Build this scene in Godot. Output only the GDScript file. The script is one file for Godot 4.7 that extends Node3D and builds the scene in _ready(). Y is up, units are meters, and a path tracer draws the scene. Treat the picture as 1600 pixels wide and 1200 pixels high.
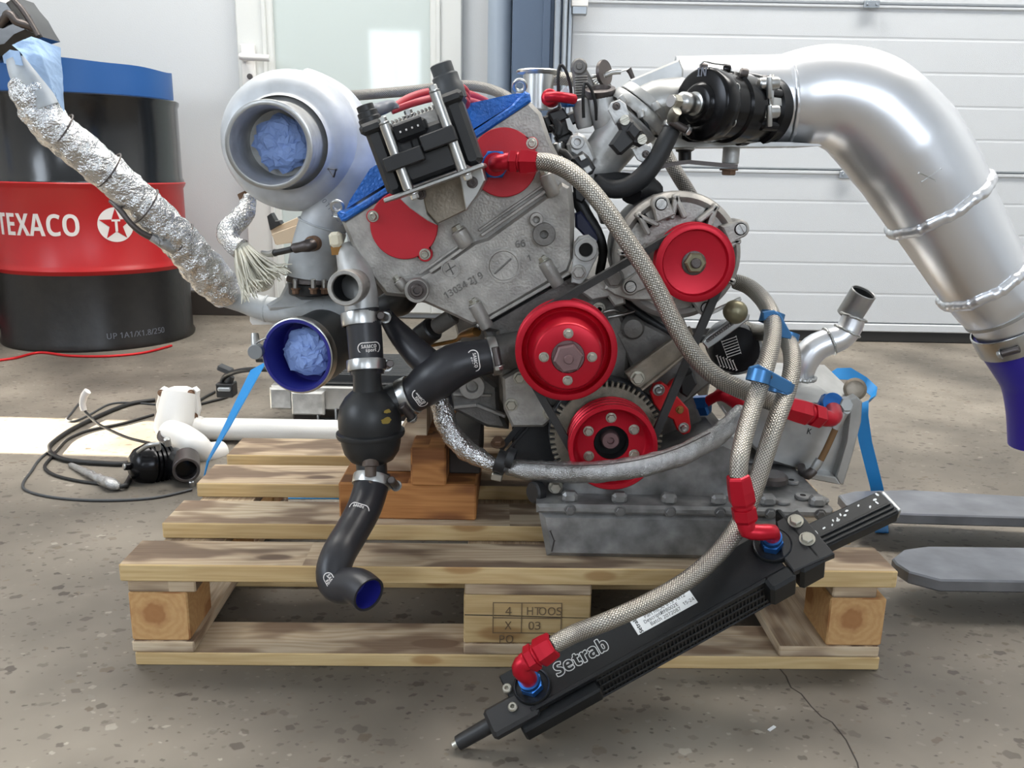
extends Node3D
# workshop scene: engine on a pallet. Metres, y up; the floor is y = 0, the camera looks along -z.
const FOC := 1350.0
const EYE := Vector3(0, 0.5175, 0)
const PITCH := 0.2440
const ROLL := 0.018
var cb := Basis()
var M := {}
var T := {}
var used := {}
var rng := RandomNumberGenerator.new()
var cache := {}
var CF := Transform3D()   # frame of the oil cooler lettered face

func _ready():
	rng.seed = 11
	cb = Basis(Vector3.RIGHT, -PITCH) * Basis(Vector3.BACK, ROLL)
	var cam := Camera3D.new()
	cam.name = "camera"
	cam.transform = Transform3D(cb, EYE)
	cam.fov = rad_to_deg(2.0 * atan(600.0 / FOC))
	cam.near = 0.05
	cam.far = 60.0
	add_child(cam)
	cam.current = true
	var env := Environment.new()
	env.background_mode = Environment.BG_SKY
	var sky := Sky.new()
	var sm := ProceduralSkyMaterial.new()
	sm.sky_top_color = Color(0.45, 0.6, 0.85)
	sm.sky_horizon_color = Color(0.8, 0.86, 0.92)
	sm.ground_bottom_color = Color(0.3, 0.29, 0.27)
	sm.ground_horizon_color = Color(0.6, 0.6, 0.6)
	sky.sky_material = sm
	env.sky = sky
	env.ambient_light_source = Environment.AMBIENT_SOURCE_DISABLED
	env.tonemap_mode = Environment.TONE_MAPPER_LINEAR
	env.tonemap_exposure = 1.0
	env.sdfgi_enabled = true
	env.ssao_enabled = true
	env.ssil_enabled = true
	var we := WorldEnvironment.new()
	we.name = "world_environment"
	we.environment = env
	add_child(we)
	var sun := DirectionalLight3D.new()
	sun.name = "sun"
	sun.light_energy = 22.0
	sun.light_color = Color(1.0, 0.95, 0.86)
	sun.light_angular_distance = 0.5
	sun.shadow_enabled = true
	# shines through the gap of the side door on the left
	sun.look_at_from_position(Vector3.ZERO, Vector3(1.0, -0.42, 0.035))
	add_child(sun)
	make_textures()
	make_materials()
	room()
	lamps()
	pallet()
	background_things()
	floor_things()
	engine()
	coil_pack()
	alternator()
	turbo_side()
	cooling_hoses()
	intake_side()
	tank()
	oil_cooler()
	braided_hoses()

# ---------- geometry of the view: where a measured point of the photograph lies at a given distance
func ray(px: float, py: float) -> Vector3:
	return cb * Vector3((px - 800.0) / FOC, (600.0 - py) / FOC, -1.0)

func at(px: float, py: float, d: float) -> Vector3:
	var r := ray(px, py)
	return EYE + r * (d / -r.z)

func on_y(px: float, py: float, y: float) -> Vector3:
	var r := ray(px, py)
	return EYE + r * ((y - EYE.y) / r.y)

func met(px: float, p: Vector3) -> float:   # size in metres of px pixels at point p
	return px * -(cb.inverse() * (p - EYE)).z / FOC

func poly(a: Array, d: float) -> PackedVector2Array:
	var o := PackedVector2Array()
	for i in range(0, a.size(), 2):
		var p := at(a[i], a[i + 1], d)
		o.append(Vector2(p.x, p.y))
	return o

func path(a: Array) -> Array:   # [px, py, d, rpx, ...] -> [[point, radius], ...]
	var o := []
	for i in range(0, a.size(), 4):
		var p := at(a[i], a[i + 1], a[i + 2])
		o.append([p, met(a[i + 3], p)])
	return o

# ---------- meshes
class Mb:
	var v := PackedVector3Array()
	var n := PackedVector3Array()
	var t := PackedVector2Array()
	var ix := PackedInt32Array()
	func add(p: Vector3, nm: Vector3, uv: Vector2) -> int:
		v.append(p); n.append(nm); t.append(uv)
		return v.size() - 1
	func tri(a: int, b: int, c: int) -> void:
		var g := (v[b] - v[a]).cross(v[c] - v[a])
		if g.dot(n[a] + n[b] + n[c]) > 0.0:
			ix.append(a); ix.append(c); ix.append(b)
		else:
			ix.append(a); ix.append(b); ix.append(c)
	func quad(a: int, b: int, c: int, d: int) -> void:
		tri(a, b, c); tri(a, c, d)
	func flat4(a: Vector3, b: Vector3, c: Vector3, d: Vector3, nm: Vector3) -> void:
		var l := (b - a).length()
		var h := (d - a).length()
		quad(add(a, nm, Vector2(0, 0)), add(b, nm, Vector2(l, 0)), add(c, nm, Vector2(l, h)), add(d, nm, Vector2(0, h)))
	func mesh() -> ArrayMesh:
		var arr := []
		arr.resize(Mesh.ARRAY_MAX)
		arr[Mesh.ARRAY_VERTEX] = v; arr[Mesh.ARRAY_NORMAL] = n; arr[Mesh.ARRAY_TEX_UV] = t; arr[Mesh.ARRAY_INDEX] = ix
		var m := ArrayMesh.new()
		m.add_surface_from_arrays(Mesh.PRIMITIVE_TRIANGLES, arr)
		return m

func axis_xf(o: Vector3, dir: Vector3, up := Vector3.UP) -> Transform3D:   # local z along dir
	var z := dir.normalized()
	if absf(z.dot(up)) > 0.95:
		up = Vector3.RIGHT
	var x := up.cross(z).normalized()
	return Transform3D(Basis(x, z.cross(x), z), o)

func facing(px: float, py: float, d: float) -> Transform3D:
	return Transform3D(Basis(), at(px, py, d))

# profile: Vector2(radius, z) from the back over the outside to the front and in
func lathe(mb: Mb, xf: Transform3D, prof: Array, segs := 40, facets := false, squash := 1.0) -> Mb:
	var k := prof.size()
	var nn := []
	var len := 0.0
	for i in k - 1:
		var e: Vector2 = prof[i + 1] - prof[i]
		nn.append(Vector2(e.y, -e.x).normalized())
	for i in k - 1:
		var a: Vector2 = prof[i]
		var b: Vector2 = prof[i + 1]
		if a.distance_to(b) < 1e-7:
			continue
		var na: Vector2 = nn[i]
		var nb: Vector2 = nn[i]
		if i > 0 and nn[i - 1].dot(nn[i]) > 0.75:
			na = (nn[i - 1] + nn[i]).normalized()
		if i < k - 2 and nn[i + 1].dot(nn[i]) > 0.75:
			nb = (nn[i + 1] + nn[i]).normalized()
		var l2 := len + a.distance_to(b)
		var first := -1
		for s in segs + 1:
			var ang := TAU * s / segs
			var cs := cos(ang)
			var sn := sin(ang) * squash
			if facets:
				if s == segs:
					break
				var a2 := TAU * (s + 1) / segs
				var am := TAU * (s + 0.5) / segs
				var c2 := cos(a2)
				var s2 := sin(a2) * squash
				var fn := (xf.basis * Vector3(nn[i].x * cos(am), nn[i].x * sin(am), nn[i].y)).normalized()
				var q := [Vector3(a.x * cs, a.x * sn, a.y), Vector3(b.x * cs, b.x * sn, b.y), Vector3(b.x * c2, b.x * s2, b.y), Vector3(a.x * c2, a.x * s2, a.y)]
				var id := []
				for p in q:
					id.append(mb.add(xf * p, fn, Vector2(p.x, p.y)))
				mb.quad(id[0], id[1], id[2], id[3])
				continue
			var i0 := mb.add(xf * Vector3(a.x * cs, a.x * sn, a.y), (xf.basis * Vector3(na.x * cs, na.x * sn, na.y)).normalized(), Vector2(float(s) / segs, len))
			mb.add(xf * Vector3(b.x * cs, b.x * sn, b.y), (xf.basis * Vector3(nb.x * cs, nb.x * sn, nb.y)).normalized(), Vector2(float(s) / segs, l2))
			if s > 0:
				mb.quad(i0 - 2, i0 - 1, i0 + 1, i0)
		len = l2
	return mb

func smooth(pts: Array, step := 0.006) -> Array:   # Catmull-Rom through [point, radius]
	var o := []
	var k := pts.size()
	for i in k - 1:
		var p0: Vector3 = pts[maxi(i - 1, 0)][0]
		var p1: Vector3 = pts[i][0]
		var p2: Vector3 = pts[i + 1][0]
		var p3: Vector3 = pts[mini(i + 2, k - 1)][0]
		var n := maxi(2, int(ceil(p1.distance_to(p2) / step)))
		for j in n:
			var f := float(j) / n
			o.append([p1.cubic_interpolate(p2, p0, p3, f), lerpf(pts[i][1], pts[i + 1][1], f)])
	o.append(pts[k - 1])
	return o

# rough: radius noise as share; hollow: wall share for open ends; caps: flat ends
func tube(mb: Mb, raw: Array, segs := 20, caps := true, rough := 0.0, hollow := false, step := 0.006, flat := 1.0) -> Mb:
	var pts := smooth(raw, step)
	var nz: FastNoiseLite
	if rough > 0.0:
		nz = FastNoiseLite.new()
		nz.seed = 5
		nz.frequency = 55.0
		nz.fractal_octaves = 2
	var k := pts.size()
	var up := Vector3.ZERO
	var vlen := 0.0
	for i in k:
		var p: Vector3 = pts[i][0]
		var r: float = pts[i][1]
		var dir: Vector3 = (pts[mini(i + 1, k - 1)][0] - pts[maxi(i - 1, 0)][0]).normalized()
		if up == Vector3.ZERO:
			up = Vector3.BACK if absf(dir.z) < 0.9 else Vector3.UP
		up = (up - dir * up.dot(dir)).normalized()
		var side := dir.cross(up)
		if i > 0:
			vlen += p.distance_to(pts[i - 1][0]) / (TAU * maxf(r, 0.0005))
		var slope := 0.0
		if i > 0 and i < k - 1:
			slope = (pts[i + 1][1] - pts[i - 1][1]) / maxf(1e-5, pts[i + 1][0].distance_to(pts[i - 1][0]))
		for s in segs + 1:
			var a := TAU * (s % segs) / segs
			var rad := up * cos(a) * flat + side * sin(a)
			var rr := r
			if nz:
				rr *= 1.0 + rough * nz.get_noise_3dv(p + rad * r * 1.0)
			var nm := (up * cos(a) / flat + side * sin(a) - dir * slope).normalized()
			var i0 := mb.add(p + rad * rr, nm, Vector2(float(s) / segs, vlen))
			if i > 0 and s > 0:
				mb.quad(i0, i0 - 1, i0 - segs - 2, i0 - segs - 1)
	if caps:
		for e in [0, k - 1]:
			var dir2: Vector3 = (pts[0][0] - pts[1][0]).normalized() if e == 0 else (pts[k - 1][0] - pts[k - 2][0]).normalized()
			var c := mb.add(pts[e][0], dir2, Vector2.ZERO)
			var base := mb.v.size()
			for s in segs + 1:
				mb.add(mb.v[c - (segs + 1) * (k if e == 0 else 1) - (0 if e == 0 else segs + 2) + s], dir2, Vector2(s, 1))
			for s in segs:
				mb.tri(c, base + s, base + s + 1)
	return mb

func fix_normals(mb: Mb) -> Mb:   # recompute smooth normals after noise, welding equal places
	var acc := {}
	for i in range(0, mb.ix.size(), 3):
		var a := mb.v[mb.ix[i]]
		var g := (mb.v[mb.ix[i + 2]] - a).cross(mb.v[mb.ix[i + 1]] - a)
		for j in 3:
			var key := mb.v[mb.ix[i + j]].snappedf(1e-6)
			acc[key] = acc.get(key, Vector3.ZERO) + g
	for i in mb.v.size():
		var q: Vector3 = acc.get(mb.v[i].snappedf(1e-6), mb.n[i])
		if q.length() > 1e-14:
			mb.n[i] = q.normalized()
	return mb

func ccw(p: PackedVector2Array) -> PackedVector2Array:
	if Geometry2D.is_polygon_clockwise(p):
		p = p.duplicate()
		p.reverse()
	return p

func inset(p: PackedVector2Array, b: float) -> PackedVector2Array:
	var o := PackedVector2Array()
	var k := p.size()
	for i in k:
		var e0 := (p[i] - p[(i + k - 1) % k]).normalized()
		var e1 := (p[(i + 1) % k] - p[i]).normalized()
		var n0 := Vector2(-e0.y, e0.x)
		var n1 := Vector2(-e1.y, e1.x)
		var m := n0 + n1
		o.append(p[i] + m * (b / maxf(0.3, m.length_squared() * 0.5)))
	return o

func extrude(mb: Mb, p0: PackedVector2Array, z0: float, z1: float, bev := 0.0, xf := Transform3D(), back := true) -> Mb:
	var p := ccw(p0)
	var k := p.size()
	var q := inset(p, bev) if bev > 0.0 else p
	var tr := Geometry2D.triangulate_polygon(q)
	if tr.is_empty():
		q = p
		bev = 0.0
		tr = Geometry2D.triangulate_polygon(p)
	for e in 2:
		if e == 0 and not back:
			continue
		var z := z1 if e == 1 else z0
		var nm := (xf.basis * Vector3(0, 0, 1 if e == 1 else -1)).normalized()
		var base := mb.v.size()
		for c in q:
			mb.add(xf * Vector3(c.x, c.y, z), nm, c)
		for i in range(0, tr.size(), 3):
			mb.tri(base + tr[i], base + tr[i + 1], base + tr[i + 2])
	var en := []
	for i in k:
		var e := (p[(i + 1) % k] - p[i]).normalized()
		en.append(Vector2(e.y, -e.x))
	var run := 0.0
	for i in k:
		var j := (i + 1) % k
		var na: Vector2 = en[i]
		var nb: Vector2 = en[i]
		if en[(i + k - 1) % k].dot(en[i]) > 0.8:
			na = (en[(i + k - 1) % k] + en[i]).normalized()
		if en[j].dot(en[i]) > 0.8:
			nb = (en[j] + en[i]).normalized()
		var l := p[i].distance_to(p[j])
		var rows := [[p, z0 + (bev if back else 0.0), 0.0], [p, z1 - bev, 0.0]]
		var bands := [[p, z0 + (bev if back else 0.0), p, z1 - bev, 0.0]]
		if bev > 0.0:
			bands.append([p, z1 - bev, q, z1, 1.0])
			if back:
				bands.append([q, z0, p, z0 + bev, -1.0])
		for b in bands:
			var n3a := (xf.basis * Vector3(na.x, na.y, b[4])).normalized()
			var n3b := (xf.basis * Vector3(nb.x, nb.y, b[4])).normalized()
			var A: PackedVector2Array = b[0]
			var B: PackedVector2Array = b[2]
			var i0 := mb.add(xf * Vector3(A[i].x, A[i].y, b[1]), n3a, Vector2(run, b[1]))
			mb.add(xf * Vector3(A[j].x, A[j].y, b[1]), n3b, Vector2(run + l, b[1]))
			mb.add(xf * Vector3(B[j].x, B[j].y, b[3]), n3b, Vector2(run + l, b[3]))
			mb.add(xf * Vector3(B[i].x, B[i].y, b[3]), n3a, Vector2(run, b[3]))
			mb.quad(i0, i0 + 1, i0 + 2, i0 + 3)
		run += l
	return mb

func plate(a: Array, d_front: float, d_back: float, bev := 0.001) -> Mb:   # outline measured at d_front, with thickness
	return extrude(Mb.new(), poly(a, d_front), -d_back, -d_front, bev)

func rect2(w: float, h: float, c := 0.0) -> PackedVector2Array:
	var x := w / 2
	var y := h / 2
	if c <= 0.0:
		return PackedVector2Array([Vector2(-x, -y), Vector2(x, -y), Vector2(x, y), Vector2(-x, y)])
	return PackedVector2Array([Vector2(-x + c, -y), Vector2(x - c, -y), Vector2(x, -y + c), Vector2(x, y - c), Vector2(x - c, y), Vector2(-x + c, y), Vector2(-x, y - c), Vector2(-x, -y + c)])

func box(mb: Mb, size: Vector3, xf: Transform3D, bev := 0.001) -> Mb:
	return extrude(mb, rect2(size.x, size.y, bev), -size.z / 2, size.z / 2, bev, xf)

func box_at(mb: Mb, size: Vector3, o: Vector3, bev := 0.001) -> Mb:
	return box(mb, size, Transform3D(Basis(), o), bev)

func circ(c: Vector2, r: float, k := 32) -> PackedVector2Array:
	var o := PackedVector2Array()
	for i in k:
		o.append(c + Vector2.from_angle(TAU * i / k) * r)
	return o

func cyl(mb: Mb, xf: Transform3D, r: float, l: float, bev := 0.0006, segs := 28) -> Mb:   # from z=0 to z=l
	return lathe(mb, xf, [Vector2(0, 0), Vector2(r - bev, 0), Vector2(r, bev), Vector2(r, l - bev), Vector2(r - bev, l), Vector2(0, l)], segs)

func pipe_end(mb: Mb, xf: Transform3D, ro: float, ri: float, deep: float, l: float, segs := 36) -> Mb:   # open pipe: outside l long, bore deep
	return lathe(mb, xf, [Vector2(ro, -l), Vector2(ro, -0.0008), Vector2(ro - 0.0008, 0), Vector2(ri + 0.0006, 0), Vector2(ri, -0.0006), Vector2(ri, -deep), Vector2(0, -deep)], segs)

func hexm(r: float, h: float, washer := 1.3) -> ArrayMesh:   # bolt head with washer, axis z
	var key := "hex%f_%f_%f" % [r, h, washer]
	if not cache.has(key):
		var mb := Mb.new()
		if washer > 0.0:
			cyl(mb, Transform3D(), r * washer, h * 0.25, h * 0.05, 20)
		lathe(mb, Transform3D(), [Vector2(r, h * 0.2), Vector2(r, h * 0.85), Vector2(r * 0.86, h), Vector2(0, h)], 6, true)
		cache[key] = mb.mesh()
	return cache[key]

func sockm(r: float, h: float) -> ArrayMesh:   # socket head screw
	var key := "sock%f_%f" % [r, h]
	if not cache.has(key):
		var mb := Mb.new()
		cyl(mb, Transform3D(), r * 1.5, h * 0.25, h * 0.06, 24)
		lathe(mb, Transform3D(), [Vector2(r, 0), Vector2(r, h * 0.85), Vector2(r * 0.85, h), Vector2(r * 0.55, h), Vector2(r * 0.5, h * 0.4), Vector2(0, h * 0.4)], 24)
		cache[key] = mb.mesh()
	return cache[key]

func slotm(r: float, h: float) -> ArrayMesh:   # slotted screw head
	var key := "slot%f_%f" % [r, h]
	if not cache.has(key):
		var mb := Mb.new()
		for s in [1.0, -1.0]:
			var half := PackedVector2Array()
			for i in 15:
				var a := -1.4 + 2.8 * i / 14.0
				half.append(Vector2(sin(a), cos(a) * s) * r)
			extrude(mb, half, 0, h, h * 0.12)
		cyl(mb, Transform3D(), r * 0.98, h * 0.5, 0.0002, 20)
		cache[key] = mb.mesh()
	return cache[key]

# crumpled paper: a dome of folded facets that fills a round opening (axis z), also used whole
func wad(mb: Mb, xf: Transform3D, r: float, h: float, sd: int, segs := 72) -> Mb:
	var cell := FastNoiseLite.new()
	cell.noise_type = FastNoiseLite.TYPE_CELLULAR
	cell.cellular_return_type = FastNoiseLite.RETURN_DISTANCE2_SUB
	cell.frequency = 0.85
	cell.seed = sd
	cell.domain_warp_enabled = true
	cell.domain_warp_amplitude = 0.35
	var lo := FastNoiseLite.new()
	lo.frequency = 1.1
	lo.seed = sd + 3
	var fold := FastNoiseLite.new()
	fold.noise_type = FastNoiseLite.TYPE_CELLULAR
	fold.cellular_return_type = FastNoiseLite.RETURN_DISTANCE2_SUB
	fold.frequency = 1.7
	fold.seed = sd + 9
	var rows := segs / 2
	for i in rows + 1:
		var f := float(i) / rows
		for s in segs + 1:
			var a := TAU * (s % segs) / segs
			var th := f * PI * 0.62
			var dirv := Vector3(sin(th) * cos(a), sin(th) * sin(a), cos(th) * h)
			var c := cell.get_noise_3dv(dirv * 1.6)
			var w := lo.get_noise_3dv(dirv * 1.3)
			var jit := Vector3(lo.get_noise_3dv(dirv * 9.0), lo.get_noise_3dv(dirv * 9.0 + Vector3(50, 0, 0)), 0) * 0.22
			var q := (dirv + jit) * r * (1.38 + 0.42 * c + 0.10 * w + 0.26 * fold.get_noise_3dv(dirv * 2.1))
			var i0 := mb.add(xf * q, (xf.basis * dirv).normalized(), Vector2(f, float(s) / segs))
			if i > 0 and s > 0:
				mb.quad(i0, i0 - 1, i0 - segs - 2, i0 - segs - 1)
	var o := Mb.new()   # paper breaks into flat facets
	for i in range(0, mb.ix.size(), 3):
		var p := mb.v[mb.ix[i]]
		var q := mb.v[mb.ix[i + 1]]
		var w := mb.v[mb.ix[i + 2]]
		var g := (w - p).cross(q - p)
		if g.length() < 1e-14:
			continue
		var g1 := g.normalized()
		for z in [p, q, w]:
			o.ix.append(o.add(z, g1, Vector2(z.x, z.y)))
	return o

# flat band along points; wdir: width direction at each point
func ribbon(mb: Mb, pts: Array, wdirs: Array, w: float, th: float) -> Mb:
	var k := pts.size()
	for sgn in [1.0, -1.0]:
		for i in k:
			var dir: Vector3 = (pts[mini(i + 1, k - 1)] - pts[maxi(i - 1, 0)]).normalized()
			var wd: Vector3 = (wdirs[i % wdirs.size()] as Vector3).normalized()
			var nm: Vector3 = dir.cross(wd).normalized() * sgn
			var c: Vector3 = pts[i] + nm * th / 2
			var i0 := mb.add(c - wd * w / 2, nm, Vector2(0, i * 0.01))
			mb.add(c + wd * w / 2, nm, Vector2(1, i * 0.01))
			if i > 0:
				mb.quad(i0 - 2, i0 - 1, i0 + 1, i0)
	for e in [-1.0, 1.0]:
		for i in k:
			var dir: Vector3 = (pts[mini(i + 1, k - 1)] - pts[maxi(i - 1, 0)]).normalized()
			var wd: Vector3 = (wdirs[i % wdirs.size()] as Vector3).normalized()
			var nm := dir.cross(wd).normalized()
			var c: Vector3 = pts[i] + wd * e * w / 2
			var i0 := mb.add(c + nm * th / 2, wd * e, Vector2(0, i * 0.01))
			mb.add(c - nm * th / 2, wd * e, Vector2(0.1, i * 0.01))
			if i > 0:
				mb.quad(i0 - 2, i0 - 1, i0 + 1, i0)
	return mb

# ---------- nodes
func numbered(called: String) -> String:
	var k: int = used.get(called, 0)
	used[called] = k + 1
	return called if k == 0 else "%s_%03d" % [called, k]

func thing(called: String, label: String, category: String, base: Vector3, group := "") -> Node3D:
	var o := Node3D.new()
	o.name = numbered(called)
	o.position = base
	add_child(o)
	tag(o, label, category, group)
	return o

func tag(o: Node3D, label: String, category: String, group := "") -> Node3D:
	o.set_meta("label", label)
	o.set_meta("category", category)
	if group:
		o.set_meta("group", group)
	return o

# a mesh of world coordinates as a part of a thing, a sub-part of a part, or (parent null) a thing of its own
func put(called: String, m, material: Material, parent: Node3D = null, xf := Transform3D()) -> MeshInstance3D:
	var o := MeshInstance3D.new()
	o.mesh = m.mesh() if m is Mb else m
	if m is Mb:
		o.mesh.surface_set_material(0, material)
	else:
		o.material_override = material
	var sofar := Transform3D()
	var up: Node = parent
	while up is Node3D and up != self:
		sofar = up.transform * sofar
		up = up.get_parent()
	o.transform = sofar.affine_inverse() * xf
	if parent:
		o.name = called
		parent.add_child(o, true)
	else:
		o.name = numbered(called)
		add_child(o)
	return o

func single(called: String, mb: Mb, material: Material, label: String, category: String, group := "") -> MeshInstance3D:   # a thing of one mesh, its node at its base
	var c := Vector3.ZERO
	var lo := Vector3.INF
	var hi := -Vector3.INF
	for p in mb.v:
		lo = lo.min(p)
		hi = hi.max(p)
	c = Vector3((lo.x + hi.x) / 2, lo.y, (lo.z + hi.z) / 2)
	for i in mb.v.size():
		mb.v[i] -= c
	var o := put(called, mb, material, null, Transform3D(Basis(), c))
	tag(o, label, category, group)
	return o

func structure(called: String, mb: Mb, material: Material, parent: Node3D = null) -> MeshInstance3D:
	var o := put(called, mb, material, parent)
	if parent == null:
		o.set_meta("kind", "structure")
	return o

func letters(text: String, height: float, depth: float, bold := true) -> TextMesh:
	var key := "txt%s_%f_%s" % [text, height, bold]
	if not cache.has(key):
		var tm := TextMesh.new()
		var f := SystemFont.new()
		f.font_names = PackedStringArray(["Droid Sans"])
		if bold:
			f.font_weight = 700
		tm.font = f
		tm.text = text
		tm.font_size = 48
		tm.pixel_size = height / 34.0
		tm.depth = depth
		tm.curve_step = 1.0
		cache[key] = tm
	return cache[key]

func text_arrays(text: String, height: float, depth: float, bold := true, sx := 1.0) -> Mb:
	var arr := letters(text, height, depth, bold).get_mesh_arrays()
	var mb := Mb.new()
	mb.v = arr[Mesh.ARRAY_VERTEX]
	mb.n = arr[Mesh.ARRAY_NORMAL]
	mb.t.resize(mb.v.size())
	if arr[Mesh.ARRAY_INDEX] != null:
		mb.ix = arr[Mesh.ARRAY_INDEX]
	else:
		mb.ix = PackedInt32Array(range(mb.v.size()))
	for i in mb.v.size():
		mb.v[i].x *= sx
	return mb

func moved(mb: Mb, xf: Transform3D) -> Mb:
	for i in mb.v.size():
		mb.v[i] = xf * mb.v[i]
		mb.n[i] = (xf.basis * mb.n[i]).normalized()
	return mb

func joined(a: Mb, b: Mb) -> Mb:
	var k := a.v.size()
	a.v.append_array(b.v); a.n.append_array(b.n); a.t.append_array(b.t)
	for i in b.ix:
		a.ix.append(i + k)
	return a

# ---------- textures
func C(r: float, g: float, b: float) -> Color:
	return Color(r / 255.0, g / 255.0, b / 255.0)

func noise_tex(freq: float, sd: int, oct := 4, lo := 0.0, hi := 1.0, size := 512, kind := FastNoiseLite.TYPE_SIMPLEX_SMOOTH) -> ImageTexture:
	var f := FastNoiseLite.new()
	f.noise_type = kind
	f.seed = sd
	f.frequency = freq
	f.fractal_octaves = oct
	if kind == FastNoiseLite.TYPE_CELLULAR:
		f.cellular_return_type = FastNoiseLite.RETURN_DISTANCE2_SUB
		f.domain_warp_enabled = true
		f.domain_warp_amplitude = 18.0
		f.domain_warp_frequency = 0.03
	var im := f.get_seamless_image(size, size)
	im.convert(Image.FORMAT_L8)
	var d := im.get_data()
	for i in d.size():
		d[i] = int(255.0 * lerpf(lo, hi, d[i] / 255.0))
	return ImageTexture.create_from_image(Image.create_from_data(size, size, false, Image.FORMAT_L8, d))

func make_textures():
	T.fine = noise_tex(0.12, 3, 3, 0, 1, 256)
	T.lump = noise_tex(0.03, 9, 4, 0, 1, 256)
	T.smudge = noise_tex(0.012, 21, 5, 0.62, 1.0, 512)
	T.soft = noise_tex(0.008, 31, 4, 0.8, 1.0, 512)
	T.stain = noise_tex(0.010, 5, 5, 0.55, 1.0, 512)
	T.crumple = noise_tex(0.035, 4, 2, 0, 1, 512, FastNoiseLite.TYPE_CELLULAR)
	T.rough = noise_tex(0.02, 17, 4, 0.25, 0.75, 256)
	# woven steel braid: bands that pass over and under
	var sz := 96
	var bh := PackedByteArray()
	var ba := PackedByteArray()
	bh.resize(sz * sz)
	ba.resize(sz * sz)
	for y in sz:
		for x in sz:
			var u := float(x) / sz
			var v := float(y) / sz
			var p := fposmod(u + v, 1.0)
			var q := fposmod(u - v, 1.0)
			var bandp := fposmod(p * 2.0, 1.0)
			var bandq := fposmod(q * 2.0, 1.0)
			var over := (int(p * 2.0) + int(q * 2.0)) % 2 == 0
			var t := bandp if over else bandq
			var wire := 0.5 + 0.5 * cos(t * TAU * 3.0)
			var edge := sin(t * PI)
			var along := bandq if over else bandp
			var hgt := edge * (0.5 + 0.5 * sin(along * PI)) * (0.7 + 0.3 * wire)
			bh[y * sz + x] = int(255 * clampf(hgt, 0, 1))
			ba[y * sz + x] = int(255 * clampf(0.42 + 0.62 * hgt, 0, 1))
	T.braid_h = ImageTexture.create_from_image(Image.create_from_data(sz, sz, false, Image.FORMAT_L8, bh))
	T.braid_a = ImageTexture.create_from_image(Image.create_from_data(sz, sz, false, Image.FORMAT_L8, ba))
	# concrete with exposed chips of stone
	var N := 2048
	var im := Image.create(N, N, false, Image.FORMAT_RGB8)
	im.fill(C(150, 141, 128))
	var px := im.get_data()
	var r := RandomNumberGenerator.new()
	r.seed = 77
	for k in 17000:
		var cx := r.randi() % N
		var cy := r.randi() % N
		var big := r.randf()
		var a := 1.4 + 8.0 * pow(big, 6.0) + 2.0 * r.randf()
		var b := a * r.randf_range(0.35, 0.8)
		var th := r.randf_range(-0.7, 0.7)
		var tone := r.randf()
		var col := Vector3(104, 94, 84) if tone < 0.62 else (Vector3(182, 174, 160) if tone < 0.86 else Vector3(132, 116, 98))
		col *= r.randf_range(0.82, 1.12)
		var al := r.randf_range(0.2, 0.8)
		var cs := cos(th)
		var sn := sin(th)
		var e := int(a) + 1
		for dy in range(-e, e + 1):
			for dx in range(-e, e + 1):
				var lx := (dx * cs + dy * sn) / a
				var ly := (-dx * sn + dy * cs) / b
				var q := lx * lx + ly * ly + 0.35 * sin(lx * 5.0 + k) * absf(ly)
				if q < 1.0:
					var o := (((cy + dy + N) % N) * N + (cx + dx + N) % N) * 3
					var w := al * minf(1.0, (1.0 - q) * 4.0)
					px[o] = int(lerpf(px[o], clampf(col.x, 0, 255), w))
					px[o + 1] = int(lerpf(px[o + 1], clampf(col.y, 0, 255), w))
					px[o + 2] = int(lerpf(px[o + 2], clampf(col.z, 0, 255), w))
	T.concrete = ImageTexture.create_from_image(Image.create_from_data(N, N, false, Image.FORMAT_RGB8, px))
	T.wood = wood_tex(1, C(214, 196, 168), C(186, 160, 128), C(128, 104, 84))
	T.pale_wood = wood_tex(7, C(222, 206, 172), C(204, 182, 142), C(176, 146, 108), 0.2)
	T.grey_wood = wood_tex(2, C(202, 186, 162), C(162, 140, 116), C(108, 90, 76))
	# end grain: rings round the heart
	var E := 256
	var ei := PackedByteArray()
	ei.resize(E * E * 3)
	var en := FastNoiseLite.new()
	en.frequency = 0.02
	for y in E:
		for x in E:
			var dx := (x - 110.0) / 256.0
			var dy := (y - 140.0) / 256.0
			var rad := sqrt(dx * dx + dy * dy) + 0.05 * en.get_noise_2d(x, y)
			var ring := 0.5 + 0.5 * sin(rad * 60.0)
			var heart := smoothstep(0.24, 0.14, rad)
			var c := C(222, 190, 142).lerp(C(202, 162, 112), ring * 0.4).lerp(C(170, 122, 80), heart * 0.7)
			c = c.lerp(C(150, 100, 60), 0.25 * maxf(0.0, en.get_noise_2d(x * 0.7 + 300, y * 0.7)))
			var o := (y * E + x) * 3
			ei[o] = int(c.r * 255); ei[o + 1] = int(c.g * 255); ei[o + 2] = int(c.b * 255)
	T.endgrain = ImageTexture.create_from_image(Image.create_from_data(E, E, false, Image.FORMAT_RGB8, ei))

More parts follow.
